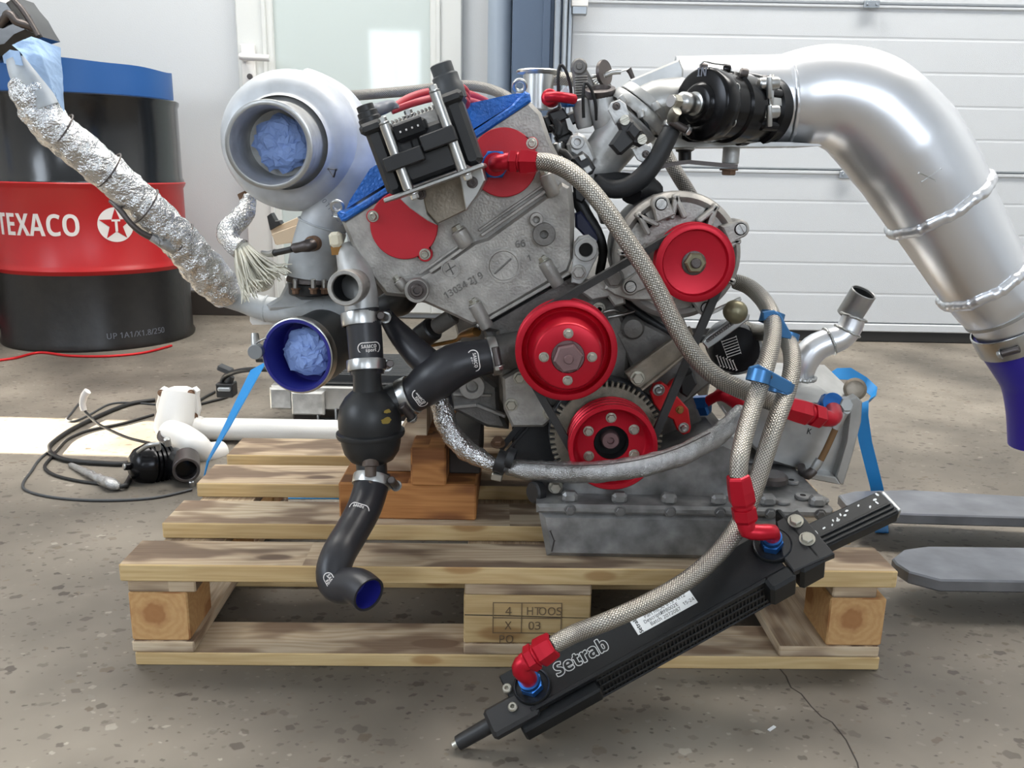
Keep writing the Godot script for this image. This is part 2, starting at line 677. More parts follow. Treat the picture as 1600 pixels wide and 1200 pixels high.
func wood_tex(sd: int, a: Color, b: Color, c: Color, stain := 0.8) -> ImageTexture:
	var W := 1024
	var H := 256
	var d := PackedByteArray()
	d.resize(W * H * 3)
	var f := FastNoiseLite.new()
	f.seed = sd
	f.frequency = 0.004
	f.fractal_octaves = 3
	var g := FastNoiseLite.new()
	g.seed = sd + 40
	g.frequency = 0.06
	g.fractal_octaves = 2
	var kn := []
	var r := RandomNumberGenerator.new()
	r.seed = sd
	for k in 7:
		kn.append(Vector3(r.randf() * W, r.randf() * H, r.randf_range(5, 13)))
	for y in H:
		for x in W:
			var bend := 0.0
			var knot := 0.0
			for k in kn:
				var dx: float = (x - k.x) / 3.0
				var dy: float = y - k.y
				var q: float = exp(-(dx * dx + dy * dy) / (k.z * k.z * 1.6))
				bend += q * 14.0
				knot = maxf(knot, smoothstep(0.45, 0.8, q))
			var w := f.get_noise_2d(x * 0.6, y * 3.0) * 26.0
			var ring := 0.5 + 0.5 * sin((y + w + bend) * 0.42)
			var fib := g.get_noise_2d(x * 0.12, y * 5.0)
			var dirt := smoothstep(-0.15, 0.4, f.get_noise_2d(x * 1.2 + 900.0, y * 3.5))
			var col := a.lerp(b, clampf(ring * 0.55 + fib * 0.35, 0, 1)).lerp(c, clampf(knot * 0.75 + dirt * stain + fib * 0.12, 0, 1))
			var o := (y * W + x) * 3
			d[o] = int(col.r * 255); d[o + 1] = int(col.g * 255); d[o + 2] = int(col.b * 255)
	return ImageTexture.create_from_image(Image.create_from_data(W, H, false, Image.FORMAT_RGB8, d))

# ---------- materials
func mk(called: String, col: Color, rough: float, metal := 0.0, bump: Texture2D = null, bump_cm := 0.0, scale := 10.0, tint: Texture2D = null) -> StandardMaterial3D:
	var m := StandardMaterial3D.new()
	m.resource_name = called
	m.albedo_color = col
	m.roughness = rough
	m.metallic = metal
	if bump or tint:
		m.uv1_triplanar = true
		m.uv1_scale = Vector3.ONE * scale
	if bump:
		m.heightmap_enabled = true
		m.heightmap_texture = bump
		m.heightmap_scale = bump_cm
	if tint:
		m.albedo_texture = tint
	M[called] = m
	return m

func make_materials():
	var m: StandardMaterial3D
	m = mk("floor", Color.WHITE, 0.62)
	m.albedo_texture = T.concrete
	m.uv1_scale = Vector3(0.625, 0.625, 1)
	m.detail_enabled = true
	m.detail_albedo = T.stain
	m.detail_blend_mode = BaseMaterial3D.BLEND_MODE_MUL
	m.detail_uv_layer = BaseMaterial3D.DETAIL_UV_2
	m.uv2_triplanar = true
	m.uv2_world_triplanar = true
	m.uv2_scale = Vector3.ONE * 0.42
	m.heightmap_enabled = true
	m.heightmap_texture = T.concrete
	m.heightmap_scale = 0.12
	mk("wall", C(204, 207, 209), 0.7, 0.0, T.fine, 0.02, 6.0)
	mk("door_white", C(216, 218, 215), 0.4, 0.0, T.fine, 0.01, 8.0)
	m = mk("panel", C(204, 207, 210), 0.45, 0.0, T.fine, 0.035, 14.0)
	mk("glass_pane", C(198, 208, 206), 0.04)
	mk("seal", C(38, 37, 36), 0.7)
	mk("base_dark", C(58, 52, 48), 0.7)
	mk("pillar", C(84, 100, 122), 0.45, 0.0, T.fine, 0.02, 12.0)
	mk("post", C(150, 162, 176), 0.35)
	mk("ceiling", C(220, 220, 218), 0.8)
	mk("steel", C(190, 190, 188), 0.3, 1.0, T.fine, 0.004, 30.0)
	mk("galv", C(165, 170, 175), 0.4, 0.9, T.lump, 0.01, 20.0)
	mk("zinc", C(176, 173, 162), 0.36, 0.9, T.lump, 0.01, 50.0)
	mk("cast", C(184, 180, 174), 0.48, 0.55, T.fine, 0.03, 9.0, T.soft)
	mk("cast_dark", C(132, 129, 125), 0.52, 0.55, T.fine, 0.03, 9.0, T.soft)
	mk("cast_light", C(208, 208, 206), 0.42, 0.5, T.fine, 0.02, 8.0, T.soft)
	mk("pan", C(176, 175, 173), 0.46, 0.6, T.lump, 0.04, 4.0, T.smudge)
	mk("grey_paint", C(206, 210, 212), 0.5, 0.1, T.fine, 0.02, 6.0, T.soft)
	mk("silver_paint", C(218, 221, 224), 0.46, 0.1, T.fine, 0.02, 5.0, T.soft)
	mk("alu", C(232, 233, 236), 0.34, 0.95, T.lump, 0.008, 3.0)
	mk("alu_dull", C(196, 196, 194), 0.42, 0.9, T.lump, 0.012, 4.0, T.soft)
	mk("weld", C(196, 196, 194), 0.35, 1.0, T.lump, 0.08, 40.0)
	mk("plate_steel", C(156, 146, 132), 0.42, 0.7, T.fine, 0.02, 8.0, T.soft)
	mk("trigger", C(150, 142, 126), 0.5, 0.5, T.fine, 0.02, 15.0, T.soft)
	mk("dark_steel", C(96, 90, 88), 0.4, 0.8, T.fine, 0.02, 30.0)
	mk("brown_bolt", C(126, 100, 100), 0.42, 0.55, T.fine, 0.02, 30.0)
	m = mk("red_ano", C(186, 16, 40), 0.36, 0.5, T.fine, 0.004, 30.0)
	m = mk("red_plate", C(190, 30, 44), 0.42, 0.15, T.fine, 0.006, 25.0)
	m = mk("red_bright", C(204, 28, 34), 0.38, 0.3)
	m = mk("blue_crackle", C(14, 104, 196), 0.3, 0.1, T.lump, 0.12, 26.0)
	m.clearcoat_enabled = true
	m.clearcoat = 0.6
	m.clearcoat_roughness = 0.12
	mk("blue_ano", C(50, 110, 185), 0.3, 0.75)
	mk("sep_blue", C(70, 122, 172), 0.36, 0.6)
	m = mk("black_paint", C(17, 18, 20), 0.22, 0.0, T.lump, 0.02, 3.0)
	m.clearcoat_enabled = true
	m.clearcoat = 0.5
	m.clearcoat_roughness = 0.15
	mk("drum_low", C(34, 31, 29), 0.36, 0.0, T.lump, 0.03, 5.0, T.stain)
	mk("drum_red", C(176, 24, 28), 0.35, 0.0, T.lump, 0.01, 3.0)
	mk("white_print", C(225, 220, 216), 0.45)
	mk("black_print", C(22, 22, 22), 0.6)
	mk("band_blue", C(36, 92, 160), 0.45, 0.0, T.soft, 0.02, 3.0)
	mk("plastic", C(34, 34, 35), 0.42)
	mk("plastic_grey", C(62, 64, 66), 0.5)
	mk("boot_grey", C(108, 112, 122), 0.4)
	mk("rubber", C(36, 37, 39), 0.5, 0.0, T.fine, 0.01, 20.0)
	mk("silicone", C(40, 40, 44), 0.38, 0.0, T.lump, 0.01, 12.0)
	mk("pot_black", C(33, 34, 35), 0.4, 0.0, T.fine, 0.01, 20.0)
	mk("belt", C(44, 43, 42), 0.65, 0.0, T.fine, 0.02, 40.0)
	mk("black_ano", C(24, 24, 26), 0.22, 0.6)
	mk("cooler_black", C(25, 27, 29), 0.42, 0.3, T.fine, 0.008, 25.0)
	mk("hole", C(14, 14, 14), 0.8)
	mk("bore_blue", C(34, 36, 128), 0.4)
	mk("hose_blue", C(44, 34, 140), 0.34)
	mk("paper", C(142, 168, 222), 0.85, 0.0, T.fine, 0.02, 30.0)
	mk("paper_light", C(176, 204, 238), 0.85, 0.0, T.crumple, 0.05, 8.0)
	m = mk("foil", C(222, 222, 222), 0.24, 1.0, T.crumple, 0.22, 14.0)
	m = mk("foil_fine", C(206, 206, 206), 0.3, 1.0, T.crumple, 0.12, 30.0, T.soft)
	mk("fiber", C(226, 222, 206), 0.8)
	mk("rust", C(120, 92, 72), 0.6, 0.4, T.fine, 0.04, 30.0)
	mk("wire_black", C(28, 28, 28), 0.5)
	mk("wire_red", C(190, 60, 72), 0.45)
	mk("strap", C(20, 128, 196), 0.55, 0.0, T.fine, 0.02, 60.0)
	mk("fork", C(150, 152, 158), 0.34, 0.7, T.lump, 0.02, 3.0, T.soft)
	mk("fork_side", C(58, 56, 54), 0.6, 0.4)
	mk("hose_dark", C(34, 38, 66), 0.5)
	mk("olive", C(128, 122, 98), 0.4, 0.6)
	mk("stamp_brown", C(120, 100, 76), 0.7)
	mk("white_paint", C(232, 230, 226), 0.4, 0.0, T.fine, 0.02, 20.0)
	mk("cream_part", C(222, 214, 190), 0.6)
	mk("beige_card", C(206, 186, 160), 0.8)
	mk("amber", C(120, 90, 58), 0.25)
	mk("brass", C(160, 120, 70), 0.4, 0.8)
	mk("brown_plug", C(90, 78, 70), 0.5, 0.4)
	mk("ochre", C(150, 128, 58), 0.7)
	mk("label_white", C(222, 224, 224), 0.5)
	m = mk("braid", C(230, 223, 211), 0.3, 0.9)
	m.albedo_texture = T.braid_a
	m.heightmap_enabled = true
	m.heightmap_texture = T.braid_h
	m.heightmap_scale = 0.045
	m.uv1_scale = Vector3(9, 9, 1)
	m = mk("braid_grey", C(190, 186, 180), 0.4, 0.8)
	m.albedo_texture = T.braid_a
	m.heightmap_enabled = true
	m.heightmap_texture = T.braid_h
	m.heightmap_scale = 0.05
	m.uv1_scale = Vector3(8, 8, 1)
	for k in 4:
		m = mk("wood%d" % k, Color.WHITE if k % 2 == 0 else C(244, 238, 230), 0.75)
		m.albedo_texture = T.wood if k % 2 == 0 else T.grey_wood
		m.uv1_scale = Vector3(1.25, 5.0, 1)
		m.uv1_offset = Vector3(0.27 * k, 0.31 * k, 0)
		m.heightmap_enabled = true
		m.heightmap_texture = m.albedo_texture
		m.heightmap_scale = 0.05
	m = mk("wood_edge", C(240, 226, 200), 0.75)
	m.albedo_texture = T.pale_wood
	m.uv1_scale = Vector3(1.25, 5.0, 1)
	m = mk("endgrain", C(232, 216, 198), 0.8)
	m.albedo_texture = T.endgrain
	m.uv1_scale = Vector3(15, 15, 1)
	m.uv1_offset = Vector3(0.5, 0.5, 0)
	m = mk("wood_orange", C(226, 172, 118), 0.7)
	m.albedo_texture = T.wood
	m.uv1_scale = Vector3(1.4, 4.0, 1)
	m = mk("wood_tan", C(206, 176, 140), 0.75)
	m.albedo_texture = T.grey_wood
	m.uv1_scale = Vector3(1.4, 4.0, 1)
	m.uv1_offset = Vector3(0.4, 0.2, 0)
	m = mk("lamp_glow", C(255, 252, 246), 0.5)
	m.emission_enabled = true
	m.emission = C(255, 252, 246)
	m.emission_energy_multiplier = 4.0
	m = mk("window_glow", C(236, 242, 255), 0.5)
	m.emission_enabled = true
	m.emission = C(226, 238, 255)
	m.emission_energy_multiplier = 3.0

# ---------- the room
func slab(lo: Vector3, hi: Vector3, bev := 0.0) -> Mb:
	return extrude(Mb.new(), rect2(hi.x - lo.x, hi.y - lo.y), lo.z, hi.z, bev, Transform3D(Basis(), Vector3((lo.x + hi.x) / 2, (lo.y + hi.y) / 2, 0)))

const XL := -2.7
const XR := 3.2
const ZB := -3.03
const ZG := -2.72
const ZF := 3.0
const YC := 3.1

func room():
	var fl := Mb.new()
	extrude(fl, PackedVector2Array([Vector2(XL - 0.2, -ZF - 0.2), Vector2(XR + 0.2, -ZF - 0.2), Vector2(XR + 0.2, -ZB + 0.2), Vector2(XL - 0.2, -ZB + 0.2)]), -0.2, 0.0, 0.0, Transform3D(Basis(Vector3.RIGHT, Vector3(0, 0, -1), Vector3.UP), Vector3.ZERO))
	var flo := structure("floor", fl, M.floor)
	var ck := []
	for q in [[1192, 1018], [1206, 1034], [1214, 1040], [1228, 1056], [1236, 1074], [1252, 1084], [1268, 1104], [1284, 1120], [1300, 1128], [1322, 1156], [1340, 1192], [1346, 1230]]:
		ck.append(on_y(q[0], q[1], 0.0003))
	put("crack", ribbon(Mb.new(), ck, [Vector3(1, 0, 0.3)], 0.0012, 0.0003), M.base_dark, flo)
	structure("ceiling", slab(Vector3(XL - 0.2, YC, ZB - 0.2), Vector3(XR + 0.2, YC + 0.2, ZF + 0.2)), M.ceiling)
	structure("wall_right", slab(Vector3(XR, 0, ZB - 0.2), Vector3(XR + 0.2, YC, ZF + 0.2)), M.wall)
	structure("wall_front", slab(Vector3(XL - 0.2, 0, ZF), Vector3(XR + 0.2, YC, ZF + 0.2)), M.wall)
	# left wall with the gap of a side door that stands ajar
	var w := Mb.new()
	var g0 := -1.775
	var g1 := -1.555
	joined(w, slab(Vector3(XL - 0.05, 0, g1), Vector3(XL, YC, ZF + 0.2)))
	joined(w, slab(Vector3(XL - 0.05, 0, ZB - 0.2), Vector3(XL, YC, g0)))
	joined(w, slab(Vector3(XL - 0.05, 0.88, g0), Vector3(XL, YC, g1)))
	structure("wall_left", w, M.wall)
	var xg := at(893, 100, ZG * -1.0).x
	structure("wall_back", slab(Vector3(XL, 0, ZB - 0.2), Vector3(xg + 0.05, YC, ZB)), M.wall)
	# dark skirting along the back wall
	structure("baseboard_back", slab(Vector3(XL, 0, ZB), Vector3(at(378, 300, 3.03).x, at(320, 456, 3.0).y, ZB + 0.03), 0.002), M.base_dark)
	# glazed door
	var dl := at(369, 40, 3.0).x
	var dr := at(722, 40, 3.0).x
	var gl := at(427, 40, 3.0).x
	var gr := at(672, 40, 3.0).x
	var zf := ZB + 0.035
	var d1 := Node3D.new()
	d1.name = "door_1"
	d1.set_meta("kind", "structure")
	d1.position = Vector3((dl + dr) / 2, 0, ZB)
	add_child(d1)
	var fr := Mb.new()
	joined(fr, slab(Vector3(dl, 0.02, ZB + 0.002), Vector3(gl, 2.1, zf), 0.004))
	joined(fr, slab(Vector3(gr, 0.02, ZB + 0.002), Vector3(dr, 2.1, zf), 0.004))
	joined(fr, slab(Vector3(gl, 1.98, ZB + 0.002), Vector3(gr, 2.1, zf), 0.004))
	joined(fr, slab(Vector3(gl, 0.02, ZB + 0.002), Vector3(gr, 0.14, zf), 0.004))
	put("door_frame", fr, M.door_white, d1)
	var bead := Mb.new()
	for xx in [gl - 0.035, gr + 0.02]:
		joined(bead, slab(Vector3(xx, 0.05, zf - 0.002), Vector3(xx + 0.014, 2.06, zf + 0.010), 0.002))
	put("door_trim", bead, M.door_white, d1)
	put("pane", slab(Vector3(gl - 0.002, 0.13, ZB + 0.012), Vector3(gr + 0.002, 1.99, ZB + 0.02)), M.glass_pane, d1)
	var hp := at(389, 98, 2.99)
	var hs := met(1.0, hp)
	put("handle_plate", box_at(Mb.new(), Vector3(22 * hs, 62 * hs, 0.010), hp + Vector3(0, -4 * hs, 0.004), 0.003), M.white_paint, d1)
	var lev := Mb.new()
	tube(lev, [[hp + Vector3(-4 * hs, 6 * hs, 0), 0.011], [hp + Vector3(-4 * hs, 6 * hs, 0.05), 0.011], [hp + Vector3(4 * hs, 5 * hs, 0.058), 0.011], [hp + Vector3(40 * hs, 4 * hs, 0.058), 0.010]], 14)
	put("handle", lev, M.white_paint, d1)
	put("key_cylinder", cyl(Mb.new(), Transform3D(Basis(), hp + Vector3(2 * hs, -21 * hs, 0.008)), 0.009, 0.008), M.dark_steel, d1)
	# round grey downpipe, blue steel pillar and the track of the garage door
	var pp := at(781, 60, 2.86)
	structure("trim_1", cyl(Mb.new(), Transform3D(Basis(Vector3.RIGHT, Vector3(0, 0, -1), Vector3.UP), Vector3(pp.x, 0, -2.86)), met(19, pp), YC, 0.001, 32), M.post)
	var a := at(800, 60, 2.75).x
	var b := at(866, 60, 2.75).x
	var pil := slab(Vector3(a, 0, ZB), Vector3(b, YC, -2.75), 0.004)
	joined(pil, slab(Vector3(b - 0.035, 0, -2.75), Vector3(b - 0.012, YC, -2.74), 0.002))
	structure("trim_2", pil, M.pillar)
	var tr := Mb.new()
	for e in [[866, 876, 2.73, -2.70], [878, 884, 2.70, -2.64], [886, 893, 2.72, -2.68]]:
		joined(tr, slab(Vector3(at(e[0], 60, 2.7).x, 0, -2.75), Vector3(at(e[1], 60, 2.7).x, YC, e[3]), 0.003))
	structure("trim_3", tr, M.galv)
	# garage door of ribbed sections
	var d2 := Node3D.new()
	d2.name = "door_2"
	d2.set_meta("kind", "structure")
	d2.position = Vector3((xg + XR) / 2, 0, ZG)
	add_child(d2)
	var y0 := at(1300, 515, 2.72).y
	var yj := at(1300, 266, 2.72).y
	var sec := yj - y0 - 0.02
	var k := 0
	var ys := y0 + 0.02
	while ys < YC:
		var top := minf(ys + sec, YC)
		var prof := []
		var rib := sec / 5.0
		prof.append([ys, -0.012])
		prof.append([ys + 0.006, 0.0])
		for j in 4:
			var yy := ys + rib * (j + 1)
			if yy > top - 0.02:
				break
			prof.append([yy - 0.005, 0.0])
			prof.append([yy - 0.0015, -0.0008])
			prof.append([yy + 0.0015, -0.0008])
			prof.append([yy + 0.005, 0.0])
		prof.append([top - 0.014, 0.0])
		prof.append([top - 0.010, 0.006])
		prof.append([top - 0.004, 0.006])
		prof.append([top - 0.001, -0.012])
		put("panel", sheet(prof, xg, XR, ZG), M.panel, d2)
		ys = top
		k += 1
	put("bottom_rail", slab(Vector3(xg, y0 - 0.004, ZG - 0.03), Vector3(XR, y0 + 0.021, ZG + 0.004), 0.003), M.panel, d2)
	put("bottom_seal", slab(Vector3(xg, 0.0, ZG - 0.03), Vector3(XR, y0 - 0.003, ZG - 0.002), 0.003), M.seal, d2)
	put("backing", slab(Vector3(xg, 0, ZG - 0.06), Vector3(XR, YC, ZG - 0.034)), M.panel, d2)
	for e in [[1324, 270], [1362, 4]]:
		var h := at(e[0], e[1], 2.70)
		var s := met(1.0, h)
		var hg := Mb.new()
		box_at(hg, Vector3(24 * s, 12 * s, 0.012), h + Vector3(0, -3 * s, 0), 0.002)
		box_at(hg, Vector3(6 * s, 18 * s, 0.008), h + Vector3(-4 * s, 6 * s, 0), 0.001)
		for q in [-7, 7]:
			cyl(hg, Transform3D(Basis(), h + Vector3(q * s, -3 * s, 0.005)), 2.2 * s, 0.006, 0.0005, 12)
		put("hinge", hg, M.galv, d2)
	# bracket with a white roller block at the top of the track
	var rb := at(905, 8, 2.69)
	var rs := met(1.0, rb)
	var rr := thing("track_bracket", "grey bracket with white block at top of the garage door track", "bracket", rb)
	put("block", box_at(Mb.new(), Vector3(26 * rs, 16 * rs, 0.03), rb + Vector3(0, 4 * rs, 0.01), 0.002), M.white_paint, rr)
	put("foot", box_at(Mb.new(), Vector3(24 * rs, 16 * rs, 0.024), rb + Vector3(0, -8 * rs, 0.01), 0.003), M.galv, rr)

func sheet(prof: Array, x0: float, x1: float, z: float) -> Mb:
	var mb := Mb.new()
	for i in prof.size() - 1:
		var a := Vector3(x0, prof[i][0], z + prof[i][1])
		var b := Vector3(x0, prof[i + 1][0], z + prof[i + 1][1])
		var e := b - a
		mb.flat4(a, Vector3(x1, a.y, a.z), Vector3(x1, b.y, b.z), b, Vector3(0, -e.z, e.y).normalized())
	return mb

func lamps():
	# daylight panels in the roof and the windows of the wall behind the camera: each a glowing pane and a lamp of its size
	var spots := [[Vector3(-0.9, YC - 0.01, -2.0), 2.0, 0.6, 6.6], [Vector3(1.5, YC - 0.01, -1.7), 2.0, 0.6, 6.6]]
	for i in spots.size():
		var s: Array = spots[i]
		var o := thing("ceiling_lamp", "long white glowing lamp on the ceiling above the " + ["drum side", "garage door side"][i], "lamp", s[0])
		put("housing", box_at(Mb.new(), Vector3(s[1] + 0.06, 0.03, s[2] + 0.06), s[0] + Vector3(0, -0.006, 0), 0.004), M.white_paint, o)
		put("diffuser", box_at(Mb.new(), Vector3(s[1], 0.012, s[2]), s[0] + Vector3(0, -0.026, 0), 0.002), M.lamp_glow, o)
		var l := AreaLight3D.new()
		l.name = "lamp_light"
		l.area_size = Vector2(s[1], s[2])
		l.light_energy = s[3]
		l.light_color = Color(1.0, 0.985, 0.96)
		l.area_range = 12.0
		l.shadow_enabled = true
		l.position = s[0] + Vector3(0, -0.05, 0)
		l.rotation.x = -PI / 2
		add_child(l)
	var wins := [[Vector3(-1.2, 1.5, ZF - 0.01), 0.5, 0.6, 0.8, 0.0], [Vector3(1.3, 1.55, ZF - 0.01), 1.7, 1.2, 2.4, 0.0], [Vector3(XL + 0.01, 1.7, 0.6), 1.6, 1.2, 3.2, -PI / 2]]
	for i in wins.size():
		var s: Array = wins[i]
		var o := Node3D.new()
		o.name = "window_%d" % (i + 1)
		o.set_meta("kind", "structure")
		var WX := Transform3D(Basis(Vector3.UP, s[4]), s[0])
		o.position = s[0]
		add_child(o)
		var f := Mb.new()
		for e in [[-s[1] / 2, 0.0, 0.06, s[2]], [s[1] / 2, 0.0, 0.06, s[2]], [0.0, s[2] / 2, s[1], 0.06], [0.0, -s[2] / 2, s[1], 0.06], [0.0, 0.0, 0.04, s[2]]]:
			box(f, Vector3(e[2], e[3], 0.05), WX * Transform3D(Basis(), Vector3(e[0], e[1], -0.02)), 0.004)
		put("window_frame", f, M.white_paint, o)
		put("pane", box(Mb.new(), Vector3(s[1], s[2], 0.01), WX * Transform3D(Basis(), Vector3(0, 0, -0.006)), 0.001), M.window_glow, o)
		var l := AreaLight3D.new()
		l.name = "window_light"
		l.area_size = Vector2(s[1], s[2])
		l.light_energy = s[3]
		l.light_color = Color(0.92, 0.96, 1.0)
		l.area_range = 12.0
		l.shadow_enabled = true
		l.transform = WX * Transform3D(Basis(), Vector3(0, 0, -0.06))
		add_child(l)

# ---------- the pallet
func board(parent: Node3D, called: String, xf: Transform3D, x0: float, x1: float, y0: float, y1: float, z0: float, z1: float, mat: Material, ends := false) -> void:
	# along x; top face textured along x
	var mb := Mb.new()
	var up := Transform3D(Basis(Vector3.RIGHT, Vector3(0, 0, -1), Vector3.UP), Vector3((x0 + x1) / 2, 0, -(z0 + z1) / 2))
	extrude(mb, rect2(x1 - x0, z1 - z0, 0.0015), y0, y1, 0.0012, up)
	moved(mb, xf)
	if called == "deck_board" or called == "bottom_board":   # weathered upper face, pale sawn edges
		var top := Mb.new()
		var side := Mb.new()
		for i in range(0, mb.ix.size(), 3):
			var dst := top if mb.n[mb.ix[i]].y > 0.9 else side
			for j in 3:
				var k := mb.ix[i + j]
				dst.ix.append(dst.add(mb.v[k], mb.n[k], mb.t[k]))
		var m := top.mesh()
		var arr := []
		arr.resize(Mesh.ARRAY_MAX)
		arr[Mesh.ARRAY_VERTEX] = side.v; arr[Mesh.ARRAY_NORMAL] = side.n; arr[Mesh.ARRAY_TEX_UV] = side.t; arr[Mesh.ARRAY_INDEX] = side.ix
		m.add_surface_from_arrays(Mesh.PRIMITIVE_TRIANGLES, arr)
		m.surface_set_material(0, mat)
		m.surface_set_material(1, M.wood_edge)
		put(called, m, null, parent)
		return
	put(called, mb, mat, parent)

func cross_board(parent: Node3D, called: String, xf: Transform3D, x0: float, x1: float, y0: float, y1: float, z0: float, z1: float, mat: Material) -> void:
	# along z
	var mb := Mb.new()
	var up := Transform3D(Basis(Vector3(0, 0, -1), Vector3(-1, 0, 0), Vector3.UP), Vector3((x0 + x1) / 2, 0, -(z0 + z1) / 2))
	extrude(mb, rect2(z1 - z0, x1 - x0, 0.0015), y0, y1, 0.0012, up)
	moved(mb, xf)
	put(called, mb, mat, parent)

func end_block(parent: Node3D, xf: Transform3D, x0: float, x1: float, y0: float, y1: float, z0: float, z1: float, mat: Material) -> void:
	# end grain faces the front
	var mb := Mb.new()
	extrude(mb, rect2(x1 - x0, y1 - y0, 0.002), -z1, -z0, 0.0015, Transform3D(Basis(), Vector3((x0 + x1) / 2, (y0 + y1) / 2, 0)))
	moved(mb, xf)
	put("block", mb, mat, parent)

var PX := Transform3D()   # pallet frame: x along its front, y up, -z into the picture
var PTOP := 0.117

func pallet():
	var a := on_y(208, 1041, 0)
	var b := on_y(1377, 1049, 0)
	var w := a.distance_to(b)
	var ex := (b - a).normalized()
	PX = Transform3D(Basis(ex, Vector3.UP, ex.cross(Vector3.UP)), a)
	var o := thing("pallet", "pale wooden pallet with stamped middle block carrying the engine", "pallet", a)
	var h := [0.0, 0.015, 0.028, 0.084, 0.098, PTOP]
	var fronts := [[0.0, 0.06], [0.107, 0.178], [0.236, 0.31], [0.35, 0.43]]
	for i in 4:
		board(o, "deck_board", PX, -0.005 + 0.004 * (i % 2), w + 0.004 - 0.005 * (i % 2), h[4], h[5], fronts[i][0], fronts[i][1], M["wood%d" % [1, 0, 1, 3][i]])
	for i in 3:
		board(o, "bottom_board", PX, 0.002, w - 0.002, h[0], h[1], [0.002, 0.18, 0.36][i], [0.068, 0.25, 0.428][i], M["wood%d" % [2, 1, 1][i]])
	var xs := [[0.0, 0.065], [0.349, 0.483], [w - 0.062, w - 0.002]]
	for i in 3:
		var x0: float = xs[i][0]
		var x1: float = xs[i][1]
		cross_board(o, "stringer", PX, x0 + 0.001, x1 + (0.006 if i == 0 else 0.0) - (0.012 if i == 2 else 0.0), h[3] + 0.0005, h[4] - 0.0005, 0.003, 0.425, M.wood3)
		cross_board(o, "stringer", PX, x0 - (0.05 if i == 2 else 0.0), x1 - 0.002 + (0.0 if i == 2 else 0.002), h[1] + 0.0005, h[2] - 0.0005, 0.002, 0.425, M.wood0)
		for z in [0.004, 0.18, 0.355]:
			if i == 1:
				board(o, "block", PX, x0, x1, h[2], h[3], z, z + 0.07, M.wood_edge)
			else:
				end_block(o, PX, x0, x1 - (0.004 if i == 0 else 0.0), h[2], h[3], z, z + 0.07, M.endgrain)
	# the stamp burnt into the middle block: frame, lines and worn signs
	var st := Mb.new()
	var c := Vector3(0.416, 0.058, 0)
	var z := -0.0036
	for e in [[0, 0.0175, 0.072, 0.0009], [0, -0.0175, 0.072, 0.0009], [-0.036, 0, 0.0009, 0.036], [0.036, 0, 0.0009, 0.036], [-0.006, 0, 0.0009, 0.036], [0, 0.0, 0.072, 0.0012]]:
		box_at(st, Vector3(e[2], e[3], 0.0006), c + Vector3(e[0], e[1], z), 0.0001)
	for e in [["4", -0.02, 0.008], ["X", -0.02, -0.009], ["HT", 0.006, 0.008], ["OOS", 0.024, 0.008], ["03", 0.008, -0.009], ["PO", -0.022, -0.025]]:
		joined(st, moved(text_arrays(e[0], 0.009, 0.0006, false), Transform3D(Basis(), c + Vector3(e[1], e[2], z))))
	put("stamp", moved(st, PX), M.stamp_brown, o)
	put("crack", moved(extrude(Mb.new(), PackedVector2Array([Vector2(0.35, 0.0605), Vector2(0.40, 0.0598), Vector2(0.482, 0.0578), Vector2(0.482, 0.0584), Vector2(0.40, 0.0608), Vector2(0.35, 0.0615)]), -0.0042, -0.0038), PX), M.hole, o)

# ---------- against the wall: drums, band, and the dark part in the corner
func on_drum(c: Vector3, r: float, ang: float, y: float, lift := 0.0) -> Vector3:
	return Vector3(c.x + (r + lift) * sin(ang), y, c.z + (r + lift) * cos(ang))

func wrap_on_drum(mb: Mb, c: Vector3, r: float, ang0: float, y0: float) -> Mb:   # flat mesh (x, y) laid round a drum
	for i in mb.v.size():
		var p := mb.v[i]
		var a := ang0 + p.x / r
		var nm := mb.n[i]
		mb.v[i] = on_drum(c, r, a, y0 + p.y, p.z)
		mb.n[i] = Vector3(nm.x * cos(a) + nm.z * sin(a), nm.y, -nm.x * sin(a) + nm.z * cos(a))
	return mb

func star_mesh(r: float, z: float) -> Mb:
	var mb := Mb.new()
	var ring := []
	for i in 10:
		var a := PI / 2 + TAU * i / 10.0
		ring.append(Vector2.from_angle(a) * (r if i % 2 == 0 else r * 0.40))
	var cuts := 6
	for i in 10:
		var p: Vector2 = ring[i]
		var q: Vector2 = ring[(i + 1) % 10]
		for k in cuts:
			var f0 := float(k) / cuts
			var f1 := float(k + 1) / cuts
			var a := mb.add(Vector3(p.x * f0, p.y * f0, z), Vector3.BACK, Vector2.ZERO)
			mb.add(Vector3(p.x * f1, p.y * f1, z), Vector3.BACK, Vector2.ZERO)
			mb.add(Vector3(q.x * f1, q.y * f1, z), Vector3.BACK, Vector2.ZERO)
			mb.add(Vector3(q.x * f0, q.y * f0, z), Vector3.BACK, Vector2.ZERO)
			mb.quad(a, a + 1, a + 2, a + 3)
	return mb

